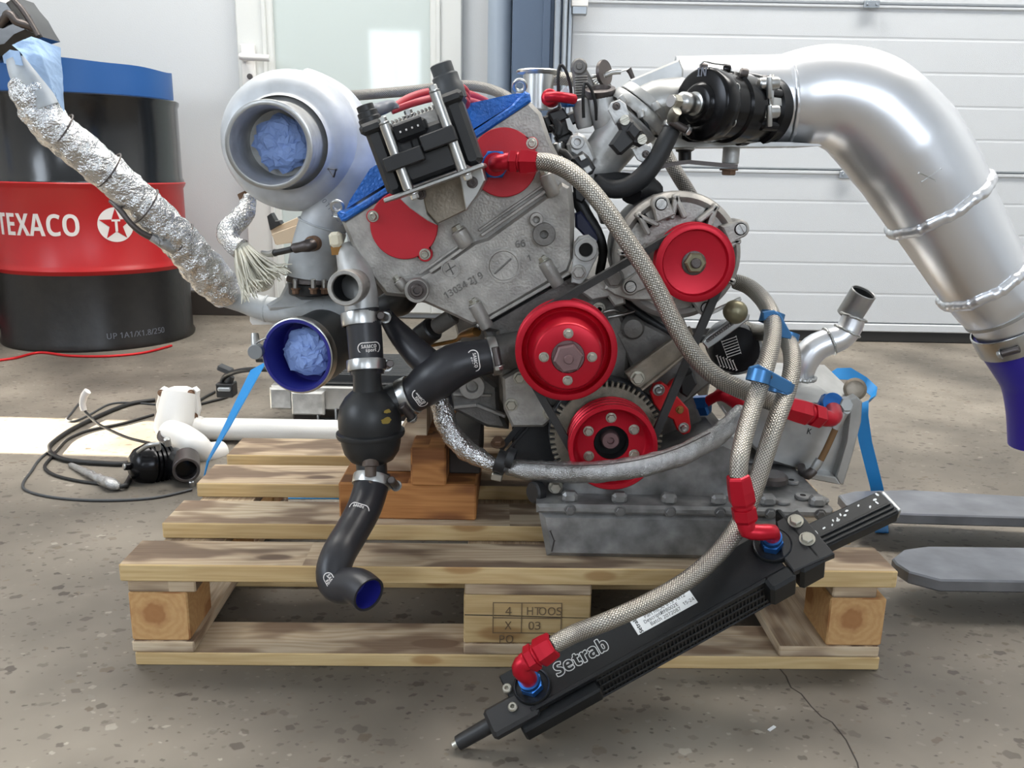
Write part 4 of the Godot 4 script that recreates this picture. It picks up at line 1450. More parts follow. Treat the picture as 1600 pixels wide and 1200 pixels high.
func engine():
	var base := Vector3(at(900, 800, 1.0).x, PTOP + 0.001, -0.90)
	var e := thing("engine", "grey four-cylinder engine with red pulleys and blue cam cover on the pallet", "engine", base)
	# big castings
	put("block", plate([748, 500, 1000, 440, 1040, 500, 1075, 600, 1110, 690, 1120, 770, 850, 770, 800, 640], 0.955, 1.30, 0.003), M.cast_dark, e)
	put("cylinder_head", plate([533, 346, 826, 156, 846, 176, 862, 222, 893, 282, 898, 330, 897, 402, 745, 500, 660, 468, 602, 462, 577, 430, 548, 382], 0.931, 1.30, 0.004), M.cast, e)
	var cov := put("timing_cover", plate([634, 446, 676, 424, 742, 378, 762, 372, 868, 296, 878, 285, 890, 292, 895, 330, 895, 404, 888, 424, 748, 506, 738, 508, 700, 490, 664, 474, 640, 470], 0.922, 0.9312, 0.003), M.cast, e)
	put("water_pump_housing", plate([740, 512, 890, 428, 925, 440, 960, 470, 985, 520, 980, 600, 940, 620, 860, 640, 800, 645, 783, 600, 775, 520], 0.936, 0.9555, 0.004), M.cast_dark, e)
	# gasket edge under the timing cover
	put("gasket", bar(748, 515, 892, 431, 0.934, 3, 0.004), M.hole, e)
	put("lower_rib", bar(745, 509, 890, 426, 0.9215, 5, 0.004), M.cast, e)
	# double rib between head and cover
	var rib := Mb.new()
	bar(672, 425, 735, 380, 0.923, 5, 0.006, rib)
	bar(655, 428, 728, 376, 0.928, 4, 0.006, rib)
	bar(752, 368, 862, 292, 0.924, 5, 0.006, rib)
	bar(748, 360, 855, 286, 0.929, 4, 0.006, rib)
	put("ribs", rib, M.cast, cov)
	for q in [[852, 272, 866, 306, 11], [716, 360, 730, 384, 13], [850, 408, 873, 446, 11], [741, 474, 762, 512, 11], [622, 438, 634, 452, 9]]:
		var b := put("boss", post_between(q[0], q[1], q[2], q[3], 0.922, q[4]), M.cast, cov)
		var dirv := at(q[0], q[1], 0.922) - at(q[2], q[3], 0.922)
		put("bolt_head", hexm(met(q[4] * 0.62, at(q[0], q[1], 0.92)), 0.006), M.zinc, cov, axis_xf(at(q[0], q[1], 0.922), dirv))
	put("round_boss", ring_at(652, 453, 0.914, 19, 6, 0.008), M.cast, cov)
	put("bolt_head", sockm(met(10, at(652, 453, 0.912)), 0.006), M.dark_steel, cov, facing(652, 453, 0.906))
	put("round_boss", ring_at(838, 343, 0.917, 11, 5, 0.004), M.cast, cov)
	put("round_boss", ring_at(850, 366, 0.915, 18, 6, 0.004), M.cast_dark, cov)
	put("emblem", lathe(Mb.new(), facing(787, 415, 0.9215), [Vector2(0.0177, 0), Vector2(0.0177, 0.0028), Vector2(0.0158, 0.0028), Vector2(0.0150, 0.0014), Vector2(0, 0.0014)], 48), M.cast, cov)
	put("emblem_slash", bar(772, 428, 799, 404, 0.9195, 3, 0.0012), M.cast_dark, cov)
	put("emblem", lathe(Mb.new(), facing(704, 420, 0.9215), [Vector2(0.0100, 0), Vector2(0.0100, 0.0016), Vector2(0.0088, 0.0016), Vector2(0.0084, 0.0004), Vector2(0, 0.0004)], 40), M.cast, cov)
	var sg := Mb.new()
	bar(697, 424, 711, 415, 0.9208, 1.6, 0.001, sg)
	bar(700, 412, 708, 428, 0.9208, 1.6, 0.001, sg)
	put("emblem_sign", sg, M.cast_dark, cov)
	put("cast_number", face_text("13034 2J 9", 724, 446, 0.9216, 10.5, 31), M.cast_dark, cov)
	put("cast_number", face_text("66", 813, 381, 0.9216, 11, 10), M.cast_dark, cov)
	put("cast_number", face_text("1", 827, 403, 0.9216, 9, 18), M.cast_dark, cov)
	# red caps on the cam ends
	var c1 := poly_circle(633, 353, 52, 0.925)
	var cap := put("cam_cap", extrude(Mb.new(), union(union(poly_circle(631, 352, 53, 0.924), poly_circle(583, 338, 11, 0.924)), poly_circle(664, 397, 12, 0.924)), -0.930, -0.924, 0.0008), M.red_plate, e)
	for q in [[583, 338], [664, 397]]:
		put("screw", sockm(met(6, at(q[0], q[1], 0.92)), 0.005), M.zinc, cap, facing(q[0], q[1], 0.924))
	var cap2 := put("cam_cap", extrude(Mb.new(), union(poly_circle(787, 254, 53, 0.924), poly_circle(831, 224, 10, 0.924)), -0.930, -0.924, 0.0008), M.red_plate, e)
	put("screw", sockm(met(6, at(831, 224, 0.92)), 0.005), M.zinc, cap2, facing(831, 224, 0.924))
	# blue crackle cam cover with its flange
	var bc := put("cam_cover", plate([541, 326, 546, 314, 578, 264, 590, 256, 640, 215, 727, 163, 800, 147, 818, 145, 822, 150], 0.935, 1.30, 0.004), M.blue_crackle, e)
	put("flange", plate([526, 333, 531, 329, 540, 331, 600, 294, 700, 231, 800, 164, 812, 150, 820, 142, 828, 146, 830, 158, 700, 246, 540, 345, 533, 346], 0.928, 1.30, 0.002), M.blue_crackle, bc)
	for q in [[527, 322], [812, 134]]:
		var p := at(q[0], q[1], 0.95)
		put("eye_bolt", lathe(Mb.new(), Transform3D(Basis(Vector3.RIGHT, 0.5), p), torus_prof(0.006, 0.0022), 24), M.steel, bc)
		put("nut", hexm(0.006, 0.005), M.steel, bc, axis_xf(p + Vector3(0.001, -0.012, 0), Vector3(0.1, 1, 0.1)))
	# water pump: neck to the hose, feet and bolts
	put("pump_neck", tube(Mb.new(), path([765, 557, 0.925, 27, 790, 549, 0.93, 28, 830, 545, 0.94, 30]), 28), M.cast_dark, e)
	put("pump_foot", plate([785, 590, 812, 575, 850, 620, 870, 650, 850, 668, 800, 668, 787, 640], 0.925, 0.96, 0.003), M.cast, e)
	for q in [[799, 632, 8], [812, 590, 8], [858, 645, 8], [936, 482, 8], [936, 482, 5]]:
		put("bolt_head", hexm(met(q[2], at(q[0], q[1], 0.92)), 0.006), M.zinc, e, facing(q[0], q[1], 0.925 if q[0] != 936 else 0.934))
	# engine mount arm on the left, and dark block under it
	put("mount_arm", plate([702, 606, 720, 600, 740, 585, 760, 590, 778, 604, 780, 640, 795, 672, 760, 668, 705, 640], 1.00, 1.06, 0.004), M.cast_dark, e)
	var mr := Mb.new()
	bar(706, 636, 745, 632, 0.997, 5, 0.008, mr)
	bar(745, 632, 790, 650, 0.997, 5, 0.008, mr)
	bar(708, 616, 768, 617, 0.998, 4, 0.006, mr)
	put("mount_ribs", mr, M.cast, e)
	put("mount_ring", ring_at(738, 603, 0.99, 20, 9, 0.006), M.cast, e)
	put("dark_plate", plate([800, 640, 866, 640, 870, 742, 806, 742, 800, 700], 0.95, 0.97, 0.003), M.rubber, e)
	var strut := Mb.new()
	bar(832, 640, 782, 702, 0.945, 9, 0.004, strut)
	bar(836, 655, 792, 706, 0.945, 4, 0.004, strut)
	put("strut", strut, M.plastic, e)
	put("bolt_head", hexm(met(9, at(778, 692, 0.94)), 0.008), M.rust, e, axis_xf(at(778, 694, 0.94), Vector3(0, 1, 0.4)))
	# sender with black cap below the head
	put("sender", cyl(Mb.new(), axis_xf(at(652, 532, 0.99), at(690, 503, 0.97) - at(652, 532, 0.99)), met(19, at(660, 520, 0.98)), 0.03, 0.002), M.plastic, e)
	put("sender_neck", cyl(Mb.new(), axis_xf(at(680, 512, 0.965), at(722, 485, 0.95) - at(680, 512, 0.965)), met(13, at(690, 505, 0.96)), 0.03, 0.002), M.cast_dark, e)
	put("dark_elbow", tube(Mb.new(), path([598, 480, 1.02, 20, 625, 470, 1.01, 24, 640, 452, 1.0, 20]), 20), M.plastic, e)
	put("small_pipe", tube(Mb.new(), path([672, 540, 1.0, 3, 712, 532, 0.99, 3, 720, 524, 0.975, 4, 735, 520, 0.96, 8, 745, 518, 0.95, 8]), 14), M.brass, e)
	# lifting eye at the right of the cover
	var le := Mb.new()
	extrude(le, poly([893, 442, 897, 380, 905, 370, 920, 367, 932, 376, 936, 396, 918, 432, 908, 445], 0.915), -0.925, -0.915, 0.001)
	joined(le, ring_at(915, 390, 0.915, 18, 10.5, 0.004))
	put("lifting_eye", le, M.cast_light, e)
	put("eye_hole", cyl(Mb.new(), facing(915, 390, 0.9122), met(10.5, at(915, 390, 0.912)), 0.0006, 0.0001), M.hole, e)
	put("bolt_head", hexm(met(9, at(904, 425, 0.91)), 0.006), M.cast, e, facing(904, 425, 0.914))
	# trigger wheel
	trigger_wheel(e)
	pulleys(e)
	# red crank sensor bracket
	var sb := put("sensor_bracket", plate([1016, 614, 1022, 602, 1034, 598, 1044, 604, 1050, 596, 1056, 593, 1060, 600, 1054, 616, 1062, 624, 1076, 640, 1080, 668, 1078, 676, 1068, 680, 1058, 672, 1052, 656, 1036, 648, 1022, 632], 0.905, 0.915, 0.0012), M.red_bright, e)
	for q in [[1029, 609, 8], [1068, 668, 7]]:
		put("bolt", sockm(met(q[2] * 0.8, at(q[0], q[1], 0.9)), 0.006), M.steel, sb, facing(q[0], q[1], 0.905))
	put("bolt", hexm(met(5, at(1062, 640, 0.9)), 0.006), M.brass, sb, facing(1062, 640, 0.905))
	put("sensor_body", plate([1062, 590, 1082, 580, 1090, 600, 1074, 622, 1064, 615], 0.915, 0.94, 0.002), M.plastic, e)
	# alternator bracket bar and toothed adjuster
	var bb := put("bracket_bar", plate([977, 584, 1066, 520, 1080, 512, 1090, 538, 1078, 549, 1004, 608, 992, 604], 0.893, 0.905, 0.0012), M.plate_steel, e)
	put("bolt", hexm(met(9, at(996, 590, 0.89)), 0.007), M.zinc, bb, facing(996, 590, 0.893))
	put("edge_lip", bar(1002, 609, 1092, 539, 0.889, 4, 0.006), M.plate_steel, bb)
	var adj := put("adjuster", plate([1098, 536, 1106, 526, 1162, 486, 1172, 492, 1170, 500, 1106, 546], 0.90, 0.907, 0.001), M.steel, e)
	var teeth := Mb.new()
	for k in 14:
		var f := k / 13.0
		box(teeth, Vector3(0.0025, 0.0035, 0.003), Transform3D(Basis(Vector3.BACK, 0.6), at(lerpf(1106, 1150, f), lerpf(532, 501, f), 0.898)), 0.0003)
	put("tooth_row", teeth, M.dark_steel, adj)
	put("knob", lathe(Mb.new(), facing(1150, 488, 0.893), [Vector2(0.012, -0.008), Vector2(0.0125, 0), Vector2(0.010, 0.005), Vector2(0.005, 0.008), Vector2(0, 0.0085)], 28), M.olive, adj)
	put("adjuster_strip", bar(1108, 490, 1158, 466, 0.90, 6, 0.003), M.steel, e)
	# oil filter behind
	var of := put("oil_filter", lathe(Mb.new(), axis_xf(at(1150, 546, 1.0), Vector3(-0.15, 0.1, 1)), [Vector2(0.030, -0.09), Vector2(0.031, -0.004), Vector2(0.027, 0.004), Vector2(0, 0.005)], 40), M.black_ano, e)
	var fp := Mb.new()
	for k in 7:
		bar(1128 + k * 1.5, 534 + k * 4.0, 1150 + k * 1.2, 526 + k * 4.2, 0.993, 1.3, 0.0006, fp)
	for k in 6:
		bar(1120 + k * 5, 556 + k * 1.5, 1126 + k * 5, 572 + k * 1.2, 0.993, 1.4, 0.0006, fp)
	put("print_lines", fp, M.white_print, of)
	# round cap, small pipes and hose in the gap right of the pump pulley
	put("core_plug", lathe(Mb.new(), facing(989, 513, 0.93), [Vector2(0.0125, -0.02), Vector2(0.0125, 0), Vector2(0.010, 0.003), Vector2(0, 0.004)], 28), M.cast_dark, e)
	for q in [[944, 488, 975, 492], [950, 496, 990, 486]]:
		put("fuel_pipe", tube(Mb.new(), path([q[0], q[1], 0.92, 2.2, (q[0] + q[2]) / 2, q[1] - 4, 0.92, 2.2, q[2], q[3], 0.93, 2.2]), 10), M.steel, e)
	put("dark_hose", tube(Mb.new(), path([960, 460, 0.95, 5, 1000, 490, 0.945, 6, 1060, 525, 0.94, 6, 1110, 530, 0.95, 6]), 14), M.rubber, e)
	put("side_cover", plate([960, 520, 1000, 500, 1060, 530, 1100, 560, 1110, 600, 1060, 640, 1010, 620], 0.935, 0.9545, 0.003), M.cast_dark, e)
	# sump
	var y0 := PTOP + 0.001
	var df := 0.845
	var yb := at(1000, 803, df).y
	var sump := Mb.new()
	var xl := at(849, 850, df).x
	var xr := at(1240, 850, df).x
	extrude(sump, PackedVector2Array([Vector2(xl + 0.004, y0), Vector2(xr, y0), Vector2(xr + 0.004, yb), Vector2(xl - 0.006, yb)]), -1.16, -df, 0.006)
	var sp := put("sump", sump, M.pan, e)
	var fx0 := at(838, 800, df).x
	var fx1 := at(1300, 800, df).x
	var ft := at(1000, 789, df).y
	put("flange", slab(Vector3(fx0, yb, -1.18), Vector3(fx1, ft, -df + 0.004), 0.003), M.pan, sp)
	put("upper_sump", plate([842, 790, 858, 768, 880, 745, 990, 742, 1080, 705, 1130, 688, 1158, 700, 1172, 790], 0.875, 1.12, 0.006), M.pan, e)
	for q in [[1196, 757], [1254, 779], [1282, 784], [1236, 755], [1222, 786]]:
		put("bolt_pad", cyl(Mb.new(), Transform3D(Basis(Vector3.RIGHT, Vector3(0, 0, -1), Vector3.UP), on_y(q[0], q[1], ft)), 0.0085, 0.004, 0.001), M.pan, sp)
	for q in [[1196, 757], [1254, 779], [1282, 784], [1236, 755]]:
		put("bolt_hole", cyl(Mb.new(), Transform3D(Basis(Vector3.RIGHT, Vector3(0, 0, -1), Vector3.UP), on_y(q[0], q[1], ft) + Vector3(0, 0.0036, 0)), 0.0032, 0.0006, 0.0001, 16), M.hole, sp)
	put("rail", slab(Vector3(at(1160, 780, 0.9).x, ft, -1.0), Vector3(at(1280, 780, 0.9).x, ft + 0.006, -0.98), 0.002), M.pan, sp)
	put("plug", lathe(Mb.new(), Transform3D(Basis(Vector3.RIGHT, Vector3(0, 0, -1), Vector3.UP), on_y(1205, 752, ft + 0.004)), [Vector2(0.018, 0), Vector2(0.018, 0.006), Vector2(0.015, 0.009), Vector2(0, 0.009)], 28), M.dark_steel, sp)
	put("bolt_head", hexm(met(9, at(868, 760, 0.87)), 0.008), M.zinc, e, facing(868, 760, 0.873))
	put("drain_plug", cyl(Mb.new(), axis_xf(at(845, 768, 0.872), Vector3(-0.8, 0.1, 0.6)), 0.012, 0.012, 0.002), M.plastic, e)
	for k in 6:
		var bp := Vector3(fx0 + 0.035 + 0.052 * k, (yb + ft) / 2, -df + 0.004)
		put("flange_bolt", hexm(0.0048, 0.004), M.pan, sp, Transform3D(Basis(), bp))
		put("gusset", box_at(Mb.new(), Vector3(0.016, 0.012, 0.012), bp + Vector3(0, 0.010, -0.012), 0.003), M.pan, sp)
	var scr := Mb.new()
	bar(862, 862, 866, 845, df - 0.0003, 2, 0.0006, scr)
	bar(866, 845, 860, 830, df - 0.0003, 1.6, 0.0006, scr)
	put("scratch", scr, M.dark_steel, sp)
	# rear of the engine: gearbox flange and feet on the deck
	put("rear_plate", plate([700, 470, 1030, 400, 1110, 600, 1080, 740, 820, 740, 740, 620], 1.30, 1.33, 0.003), M.cast_dark, e)

func torus_prof(rmaj: float, rmin: float) -> Array:
	var o := []
	for i in 13:
		var a := -PI + TAU * i / 12.0
		o.append(Vector2(rmaj + rmin * cos(a), rmin * sin(a)))
	return o

func poly_circle(px: float, py: float, r: float, d: float) -> PackedVector2Array:
	var p := at(px, py, d)
	return circ(Vector2(p.x, p.y), met(r, p), 48)

func union(a: PackedVector2Array, b: PackedVector2Array) -> PackedVector2Array:
	var r := Geometry2D.merge_polygons(a, b)
	return r[0] if r.size() > 0 else a

func trigger_wheel(e: Node3D) -> void:
	var p := at(947, 682, 0.895)
	var ro := met(88, p)
	var ri := met(80, p)
	var pg := PackedVector2Array()
	for k in 60:
		if k == 22 or k == 23:
			continue
		for q in [[0.0, ri], [0.08, ro], [0.46, ro], [0.54, ri]]:
			var a: float = TAU * (k + q[0]) / 60.0
			pg.append(Vector2(p.x, p.y) + Vector2.from_angle(a) * q[1])
	put("trigger_wheel", extrude(Mb.new(), pg, -0.901, -0.895, 0.0004), M.trigger, e)
	put("wheel_backing", cyl(Mb.new(), Transform3D(Basis(), Vector3(p.x, p.y, -0.925)), ro * 1.01, 0.018, 0.001, 48), M.rubber, e)

func rimp(ro: float, groove: float, zb: float, zf: float, tail: Array) -> Array:   # V-belt rim from back to front
	var w := zf - zb
	var a := [Vector2(ro * 0.3, zb), Vector2(ro - 0.002, zb), Vector2(ro, zb + 0.001), Vector2(ro, zb + w * 0.14), Vector2(ro - groove, zb + w * 0.40), Vector2(ro - groove, zb + w * 0.58), Vector2(ro, zb + w * 0.84), Vector2(ro, zf - 0.001), Vector2(ro - 0.0012, zf)]
	a.append_array(tail)
	return a

func pulleys(e: Node3D) -> void:
	# water pump pulley: rim, deep recess, hub that stands forward
	var d := 0.862
	var p := at(885, 549, d)
	var r := met(80, p)
	var z := 0.0
	var wp := put("water_pump_pulley", lathe(Mb.new(), Transform3D(Basis(), p), rimp(r, 0.012, -0.022, 0.0, [Vector2(r * 0.88, 0), Vector2(r * 0.865, -0.0015), Vector2(r * 0.845, -0.007), Vector2(r * 0.82, -0.008), Vector2(r * 0.79, -0.009), Vector2(r * 0.77, -0.009), Vector2(r * 0.70, 0.004), Vector2(r * 0.655, 0.024), Vector2(r * 0.63, 0.0265), Vector2(r * 0.61, 0.027), Vector2(r * 0.32, 0.027), Vector2(r * 0.315, 0.024), Vector2(0, 0.024)]), 72), M.red_ano, e)
	for k in 4:
		var ab := TAU * k / 4.0 + 0.02
		put("bolt", hexm(met(6, p), 0.005), M.zinc, wp, Transform3D(Basis(), p + Vector3(cos(ab) * r * 0.455, sin(ab) * r * 0.455, 0.027)))
	put("hub_nut", lathe(Mb.new(), Transform3D(Basis(Vector3.BACK, 0.2), p + Vector3(0, 0, 0.024)), [Vector2(r * 0.29, 0), Vector2(r * 0.29, 0.011), Vector2(r * 0.25, 0.013), Vector2(0, 0.013)], 6, true), M.brown_bolt, wp)
	put("hub_seat", cyl(Mb.new(), Transform3D(Basis(), p + Vector3(0, 0, 0.024)), r * 0.315, 0.002, 0.0003), M.brown_bolt, wp)
	put("stud", cyl(Mb.new(), Transform3D(Basis(), p + Vector3(0, 0, 0.036)), r * 0.09, 0.004, 0.0008), M.brown_bolt, wp)
	# crank pulley: grooved rim, deep dish, bolts round a dark bore
	var d2 := 0.852
	var p2 := at(958, 700, d2)
	var r2 := met(70, p2)
	var prof := []
	prof.append(Vector2(r2 * 0.4, -0.034))
	prof.append(Vector2(r2, -0.034))
	for k in 3:
		var zz := -0.031 + k * 0.0095
		prof.append_array([Vector2(r2, zz), Vector2(r2 - 0.004, zz + 0.003), Vector2(r2 - 0.004, zz + 0.004), Vector2(r2, zz + 0.007)])
	prof.append_array([Vector2(r2, -0.001), Vector2(r2 - 0.001, 0), Vector2(r2 * 0.90, 0), Vector2(r2 * 0.86, -0.002), Vector2(r2 * 0.80, -0.016), Vector2(r2 * 0.75, -0.018), Vector2(r2 * 0.40, -0.018), Vector2(r2 * 0.39, -0.036), Vector2(0, -0.036)])
	var cp := put("crank_pulley", lathe(Mb.new(), Transform3D(Basis(), p2), prof, 72), M.red_ano, e)
	var hub := p2 + Vector3(0, 0, -0.018)
	for k in 6:
		var a := TAU * (k + 0.55) / 6.0
		put("bolt", hexm(met(6.5, hub), 0.005), M.zinc, cp, Transform3D(Basis(), hub + Vector3(cos(a), sin(a), 0) * met(41, hub)))
	put("bore", lathe(Mb.new(), Transform3D(Basis(), p2), [Vector2(r2 * 0.388, -0.018), Vector2(r2 * 0.385, -0.034), Vector2(0, -0.034)], 40), M.hole, cp)
	put("centre_bolt", lathe(Mb.new(), Transform3D(Basis(), p2 + Vector3(0, 0, -0.034)), [Vector2(0.010, 0), Vector2(0.010, 0.008), Vector2(0.0085, 0.010), Vector2(0.004, 0.010), Vector2(0.0035, 0.006), Vector2(0, 0.006)], 32), M.brown_bolt, cp)
	# V-belt over pump, alternator and crank pulleys
	var zb := 0.874
	var cs := [[at(885, 549, d), 77.0, d], [at(1087, 411, 0.862), 59.0, 0.862], [at(958, 700, d2), 67.0, d2]]
	var pts := PackedVector2Array()
	for c in cs:
		var o: Vector3 = c[0]
		var rr: float = met(c[1], o)
		for k in 90:
			pts.append(Vector2(o.x, o.y) + Vector2.from_angle(TAU * k / 90.0) * rr)
	var hull := Geometry2D.convex_hull(pts)
	hull.remove_at(hull.size() - 1)
	var inn := inset(ccw(hull), 0.0075)
	var belt := Mb.new()
	var hc2 := ccw(hull)
	var k2 := hc2.size()
	for i in k2:
		var j := (i + 1) % k2
		var e2 := (hc2[j] - hc2[i]).normalized()
		var nm := Vector3(e2.y, -e2.x, 0)
		var w := 0.0055
		var q := [hc2[i], hc2[j], inn[j], inn[i]]
		belt.flat4(Vector3(q[0].x, q[0].y, -zb - w), Vector3(q[1].x, q[1].y, -zb - w), Vector3(q[1].x, q[1].y, -zb + w), Vector3(q[0].x, q[0].y, -zb + w), nm)
		belt.flat4(Vector3(q[3].x, q[3].y, -zb - w * 0.6), Vector3(q[2].x, q[2].y, -zb - w * 0.6), Vector3(q[2].x, q[2].y, -zb + w * 0.6), Vector3(q[3].x, q[3].y, -zb + w * 0.6), -nm)
		belt.flat4(Vector3(q[0].x, q[0].y, -zb + w), Vector3(q[1].x, q[1].y, -zb + w), Vector3(q[2].x, q[2].y, -zb + w * 0.6), Vector3(q[3].x, q[3].y, -zb + w * 0.6), Vector3.BACK)
		belt.flat4(Vector3(q[0].x, q[0].y, -zb - w), Vector3(q[1].x, q[1].y, -zb - w), Vector3(q[2].x, q[2].y, -zb - w * 0.6), Vector3(q[3].x, q[3].y, -zb - w * 0.6), Vector3.FORWARD)
	put("drive_belt", belt, M.belt, e)

# ---------- twin coil pack on its bracket
func coil_pack():
	var d := 0.80
	var o0 := at(607, 309, d)
	var s := met(1.0, o0)
	var ub := at(753, 256, d) - o0
	ub.z = 0
	ub = ub.normalized()
	var vb := Vector3(-ub.y, ub.x, 0)
	var F := Transform3D(Basis(ub, vb, Vector3.BACK), o0)   # x along the base plate, y up the coil, z to the viewer
	var bx := func(mb: Mb, u0: float, u1: float, v0: float, v1: float, z0: float, z1: float, bev := 0.001) -> Mb:
		return box(mb, Vector3((u1 - u0) * s, (v1 - v0) * s, z1 - z0), F * Transform3D(Basis(), Vector3((u0 + u1) / 2 * s, (v0 + v1) / 2 * s, (z0 + z1) / 2)), bev)
	var o := thing("coil_pack", "black twin ignition coil with steel clamps on bracket before the cam cover", "ignition coil", o0)
	put("base_plate", bx.call(Mb.new(), -6.0, 158.0, -6.0, 1.0, -0.075, 0.012), M.steel, o)
	var body := Mb.new()
	bx.call(body, 28.0, 130.0, 6.0, 84.0, -0.06, 0.0, 0.003)
	bx.call(body, 40.0, 122.0, 8.0, 48.0, -0.02, 0.008, 0.003)
	put("coil_body", body, M.plastic, o)
	for e in [[0.0, 112.0, -2.0], [130.0, 112.0, 124.0]]:
		var t := put("coil_tower", bx.call(Mb.new(), e[0], e[0] + 28.0, 2.0, e[1], -0.055, 0.0, 0.004), M.plastic, o)
		put("collar", bx.call(Mb.new(), e[0] - 5.0, e[0] + 33.0, 98.0, 116.0, -0.06, 0.004, 0.003), M.plastic, t)
	# plug caps on the towers: stepped and round
	for e in [[10.0, 116.0, 15.0, 30.0, "left"], [144.0, 112.0, 19.0, 52.0, "right"]]:
		var a := F * Vector3(e[0] * s, e[1] * s, -0.024)
		var rr: float = e[2] * s
		var hh: float = e[3] * s
		put("plug_cap", lathe(Mb.new(), axis_xf(a, vb), [Vector2(0, -0.004), Vector2(rr * 1.18, -0.004), Vector2(rr * 1.22, 0), Vector2(rr * 1.22, hh * 0.3), Vector2(rr * 1.1, hh * 0.36), Vector2(rr * 1.1, hh * 0.62), Vector2(rr * 0.92, hh * 0.68), Vector2(rr * 0.92, hh * 0.97), Vector2(rr * 0.8, hh), Vector2(0, hh)], 28), M.plastic_grey if e[4] == "right" else M.plastic, o)
	# steel posts with their clamp bars
	for u in [36.0, 124.0]:
		put("clamp_post", cyl(Mb.new(), F * Transform3D(Basis(Vector3.RIGHT, Vector3(0, 0, -1), Vector3.UP), Vector3(u * s, 0, 0.008)), 8.5 * s, (104.0 if u < 60 else 122.0) * s, 0.001), M.steel, o)
		put("post_nut", hexm(6.5 * s, 0.006), M.steel, o, F * Transform3D(Basis(Vector3.RIGHT, Vector3(0, 0, -1), Vector3.UP), Vector3(u * s, (104.0 if u < 60 else 122.0) * s, 0.008)))
		put("base_nut", hexm(6.5 * s, 0.006), M.steel, o, F * Transform3D(Basis(Vector3.RIGHT, Vector3(0, 0, 1), Vector3.DOWN), Vector3((u + 4.0) * s, -6.0 * s, 0.004)))
	put("clamp_bar", bx.call(Mb.new(), 16.0, 78.0, 34.0, 56.0, 0.004, 0.02, 0.001), M.plastic, o)
	put("clamp_bar", bx.call(Mb.new(), 80.0, 134.0, 44.0, 68.0, 0.004, 0.02, 0.001), M.plastic, o)
	# connector with four bright pins
	var con := put("connector", bx.call(Mb.new(), 42.0, 96.0, 70.0, 98.0, -0.012, 0.010, 0.004), M.plastic, o)
	put("socket", bx.call(Mb.new(), 46.0, 92.0, 75.0, 95.0, 0.0098, 0.0104, 0.0001), M.hole, con)
	for k in 4:
		put("pin", bx.call(Mb.new(), 54.0 + 9.5 * k, 56.6 + 9.5 * k, 83.0, 86.0, 0.0102, 0.0118, 0.0002), M.white_print, con)
	for k in 3:
		put("slot", bx.call(Mb.new(), 62.0 + 12.0 * k, 65.0 + 12.0 * k, 56.0, 69.0, 0.0004, 0.0009, 0.0001), M.hole, con)
	# finned plate behind the connector
	var fins := Mb.new()
	bx.call(fins, 40.0, 116.0, 84.0, 104.0, -0.03, -0.014, 0.001)
	for k in 12:
		bx.call(fins, 42.0 + 6.2 * k, 45.0 + 6.2 * k, 104.0, 109.0, -0.03, -0.014, 0.0004)
	put("finned_plate", fins, M.cast, o)
	put("top_screw", hexm(7.0 * s, 0.006), M.steel, o, F * Transform3D(Basis(Vector3.RIGHT, Vector3(0, 0, -1), Vector3.UP), Vector3(72.0 * s, 106.0 * s, -0.02)))
	# bracket below
	var br := Mb.new()
	extrude(br, poly([657, 296, 702, 281, 733, 270, 736, 292, 729, 328, 684, 350, 667, 330], 0.858), -0.922, -0.858, 0.001)
	put("bracket", br, M.plate_steel, o)
	put("bracket_gusset", plate([718, 274, 752, 259, 758, 282, 746, 305, 728, 330], 0.84, 0.922, 0.001), M.steel, o)
	put("bracket_wing", plate([620, 306, 660, 295, 668, 334, 683, 352, 668, 345, 640, 325], 0.90, 0.9225, 0.001), M.cast_light, o)
	for q in [[738, 285, 0.84], [657, 303, 0.853]]:
		put("bolt", sockm(met(6, at(q[0], q[1], q[2])), 0.006), M.dark_steel, o, facing(q[0], q[1], q[2]))
	# red plug leads with their grey boot
	for e in [["red ignition lead, upper of the pair over the coil", [612, 170, 0.85, 5, 640, 152, 0.87, 5.5, 680, 142, 0.90, 5.5, 730, 146, 0.95, 5.5, 760, 158, 0.98, 5]], ["red ignition lead, lower of the pair over the coil", [612, 174, 0.85, 5, 650, 160, 0.86, 5.5, 690, 152, 0.89, 5.5, 735, 158, 0.94, 5.5, 770, 170, 0.98, 5]]]:
		var l := thing("ignition_lead", e[0], "cable", at(680, 160, 0.9), "red ignition leads")
		put("wire", tube(Mb.new(), path(e[1]), 14), M.wire_red, l)
	var gb := thing("plug_boot", "grey rubber boot joining the red leads to the left coil cap", "boot", at(595, 168, 0.84))
	put("boot", tube(Mb.new(), path([572, 182, 0.825, 10, 585, 174, 0.83, 11, 600, 168, 0.845, 10, 614, 165, 0.85, 8, 618, 171, 0.85, 7]), 18), M.boot_grey, gb)
	for k in 3:
		var ln := thing("ignition_lead", ["red lead end dropping behind the right coil cap", "short red lead end beside the right coil cap", "dark red lead end lowest behind the right coil cap"][k], "cable", at(725, 145, 0.9), "red ignition leads")
		put("wire", tube(Mb.new(), path([705, 140 + 3 * k, 0.90, 5, 722, 136 + 8 * k, 0.91, 5, 730, 146 + 7 * k, 0.92, 5, 728, 158 + 4 * k, 0.93, 5]), 12), M.wire_red, ln)

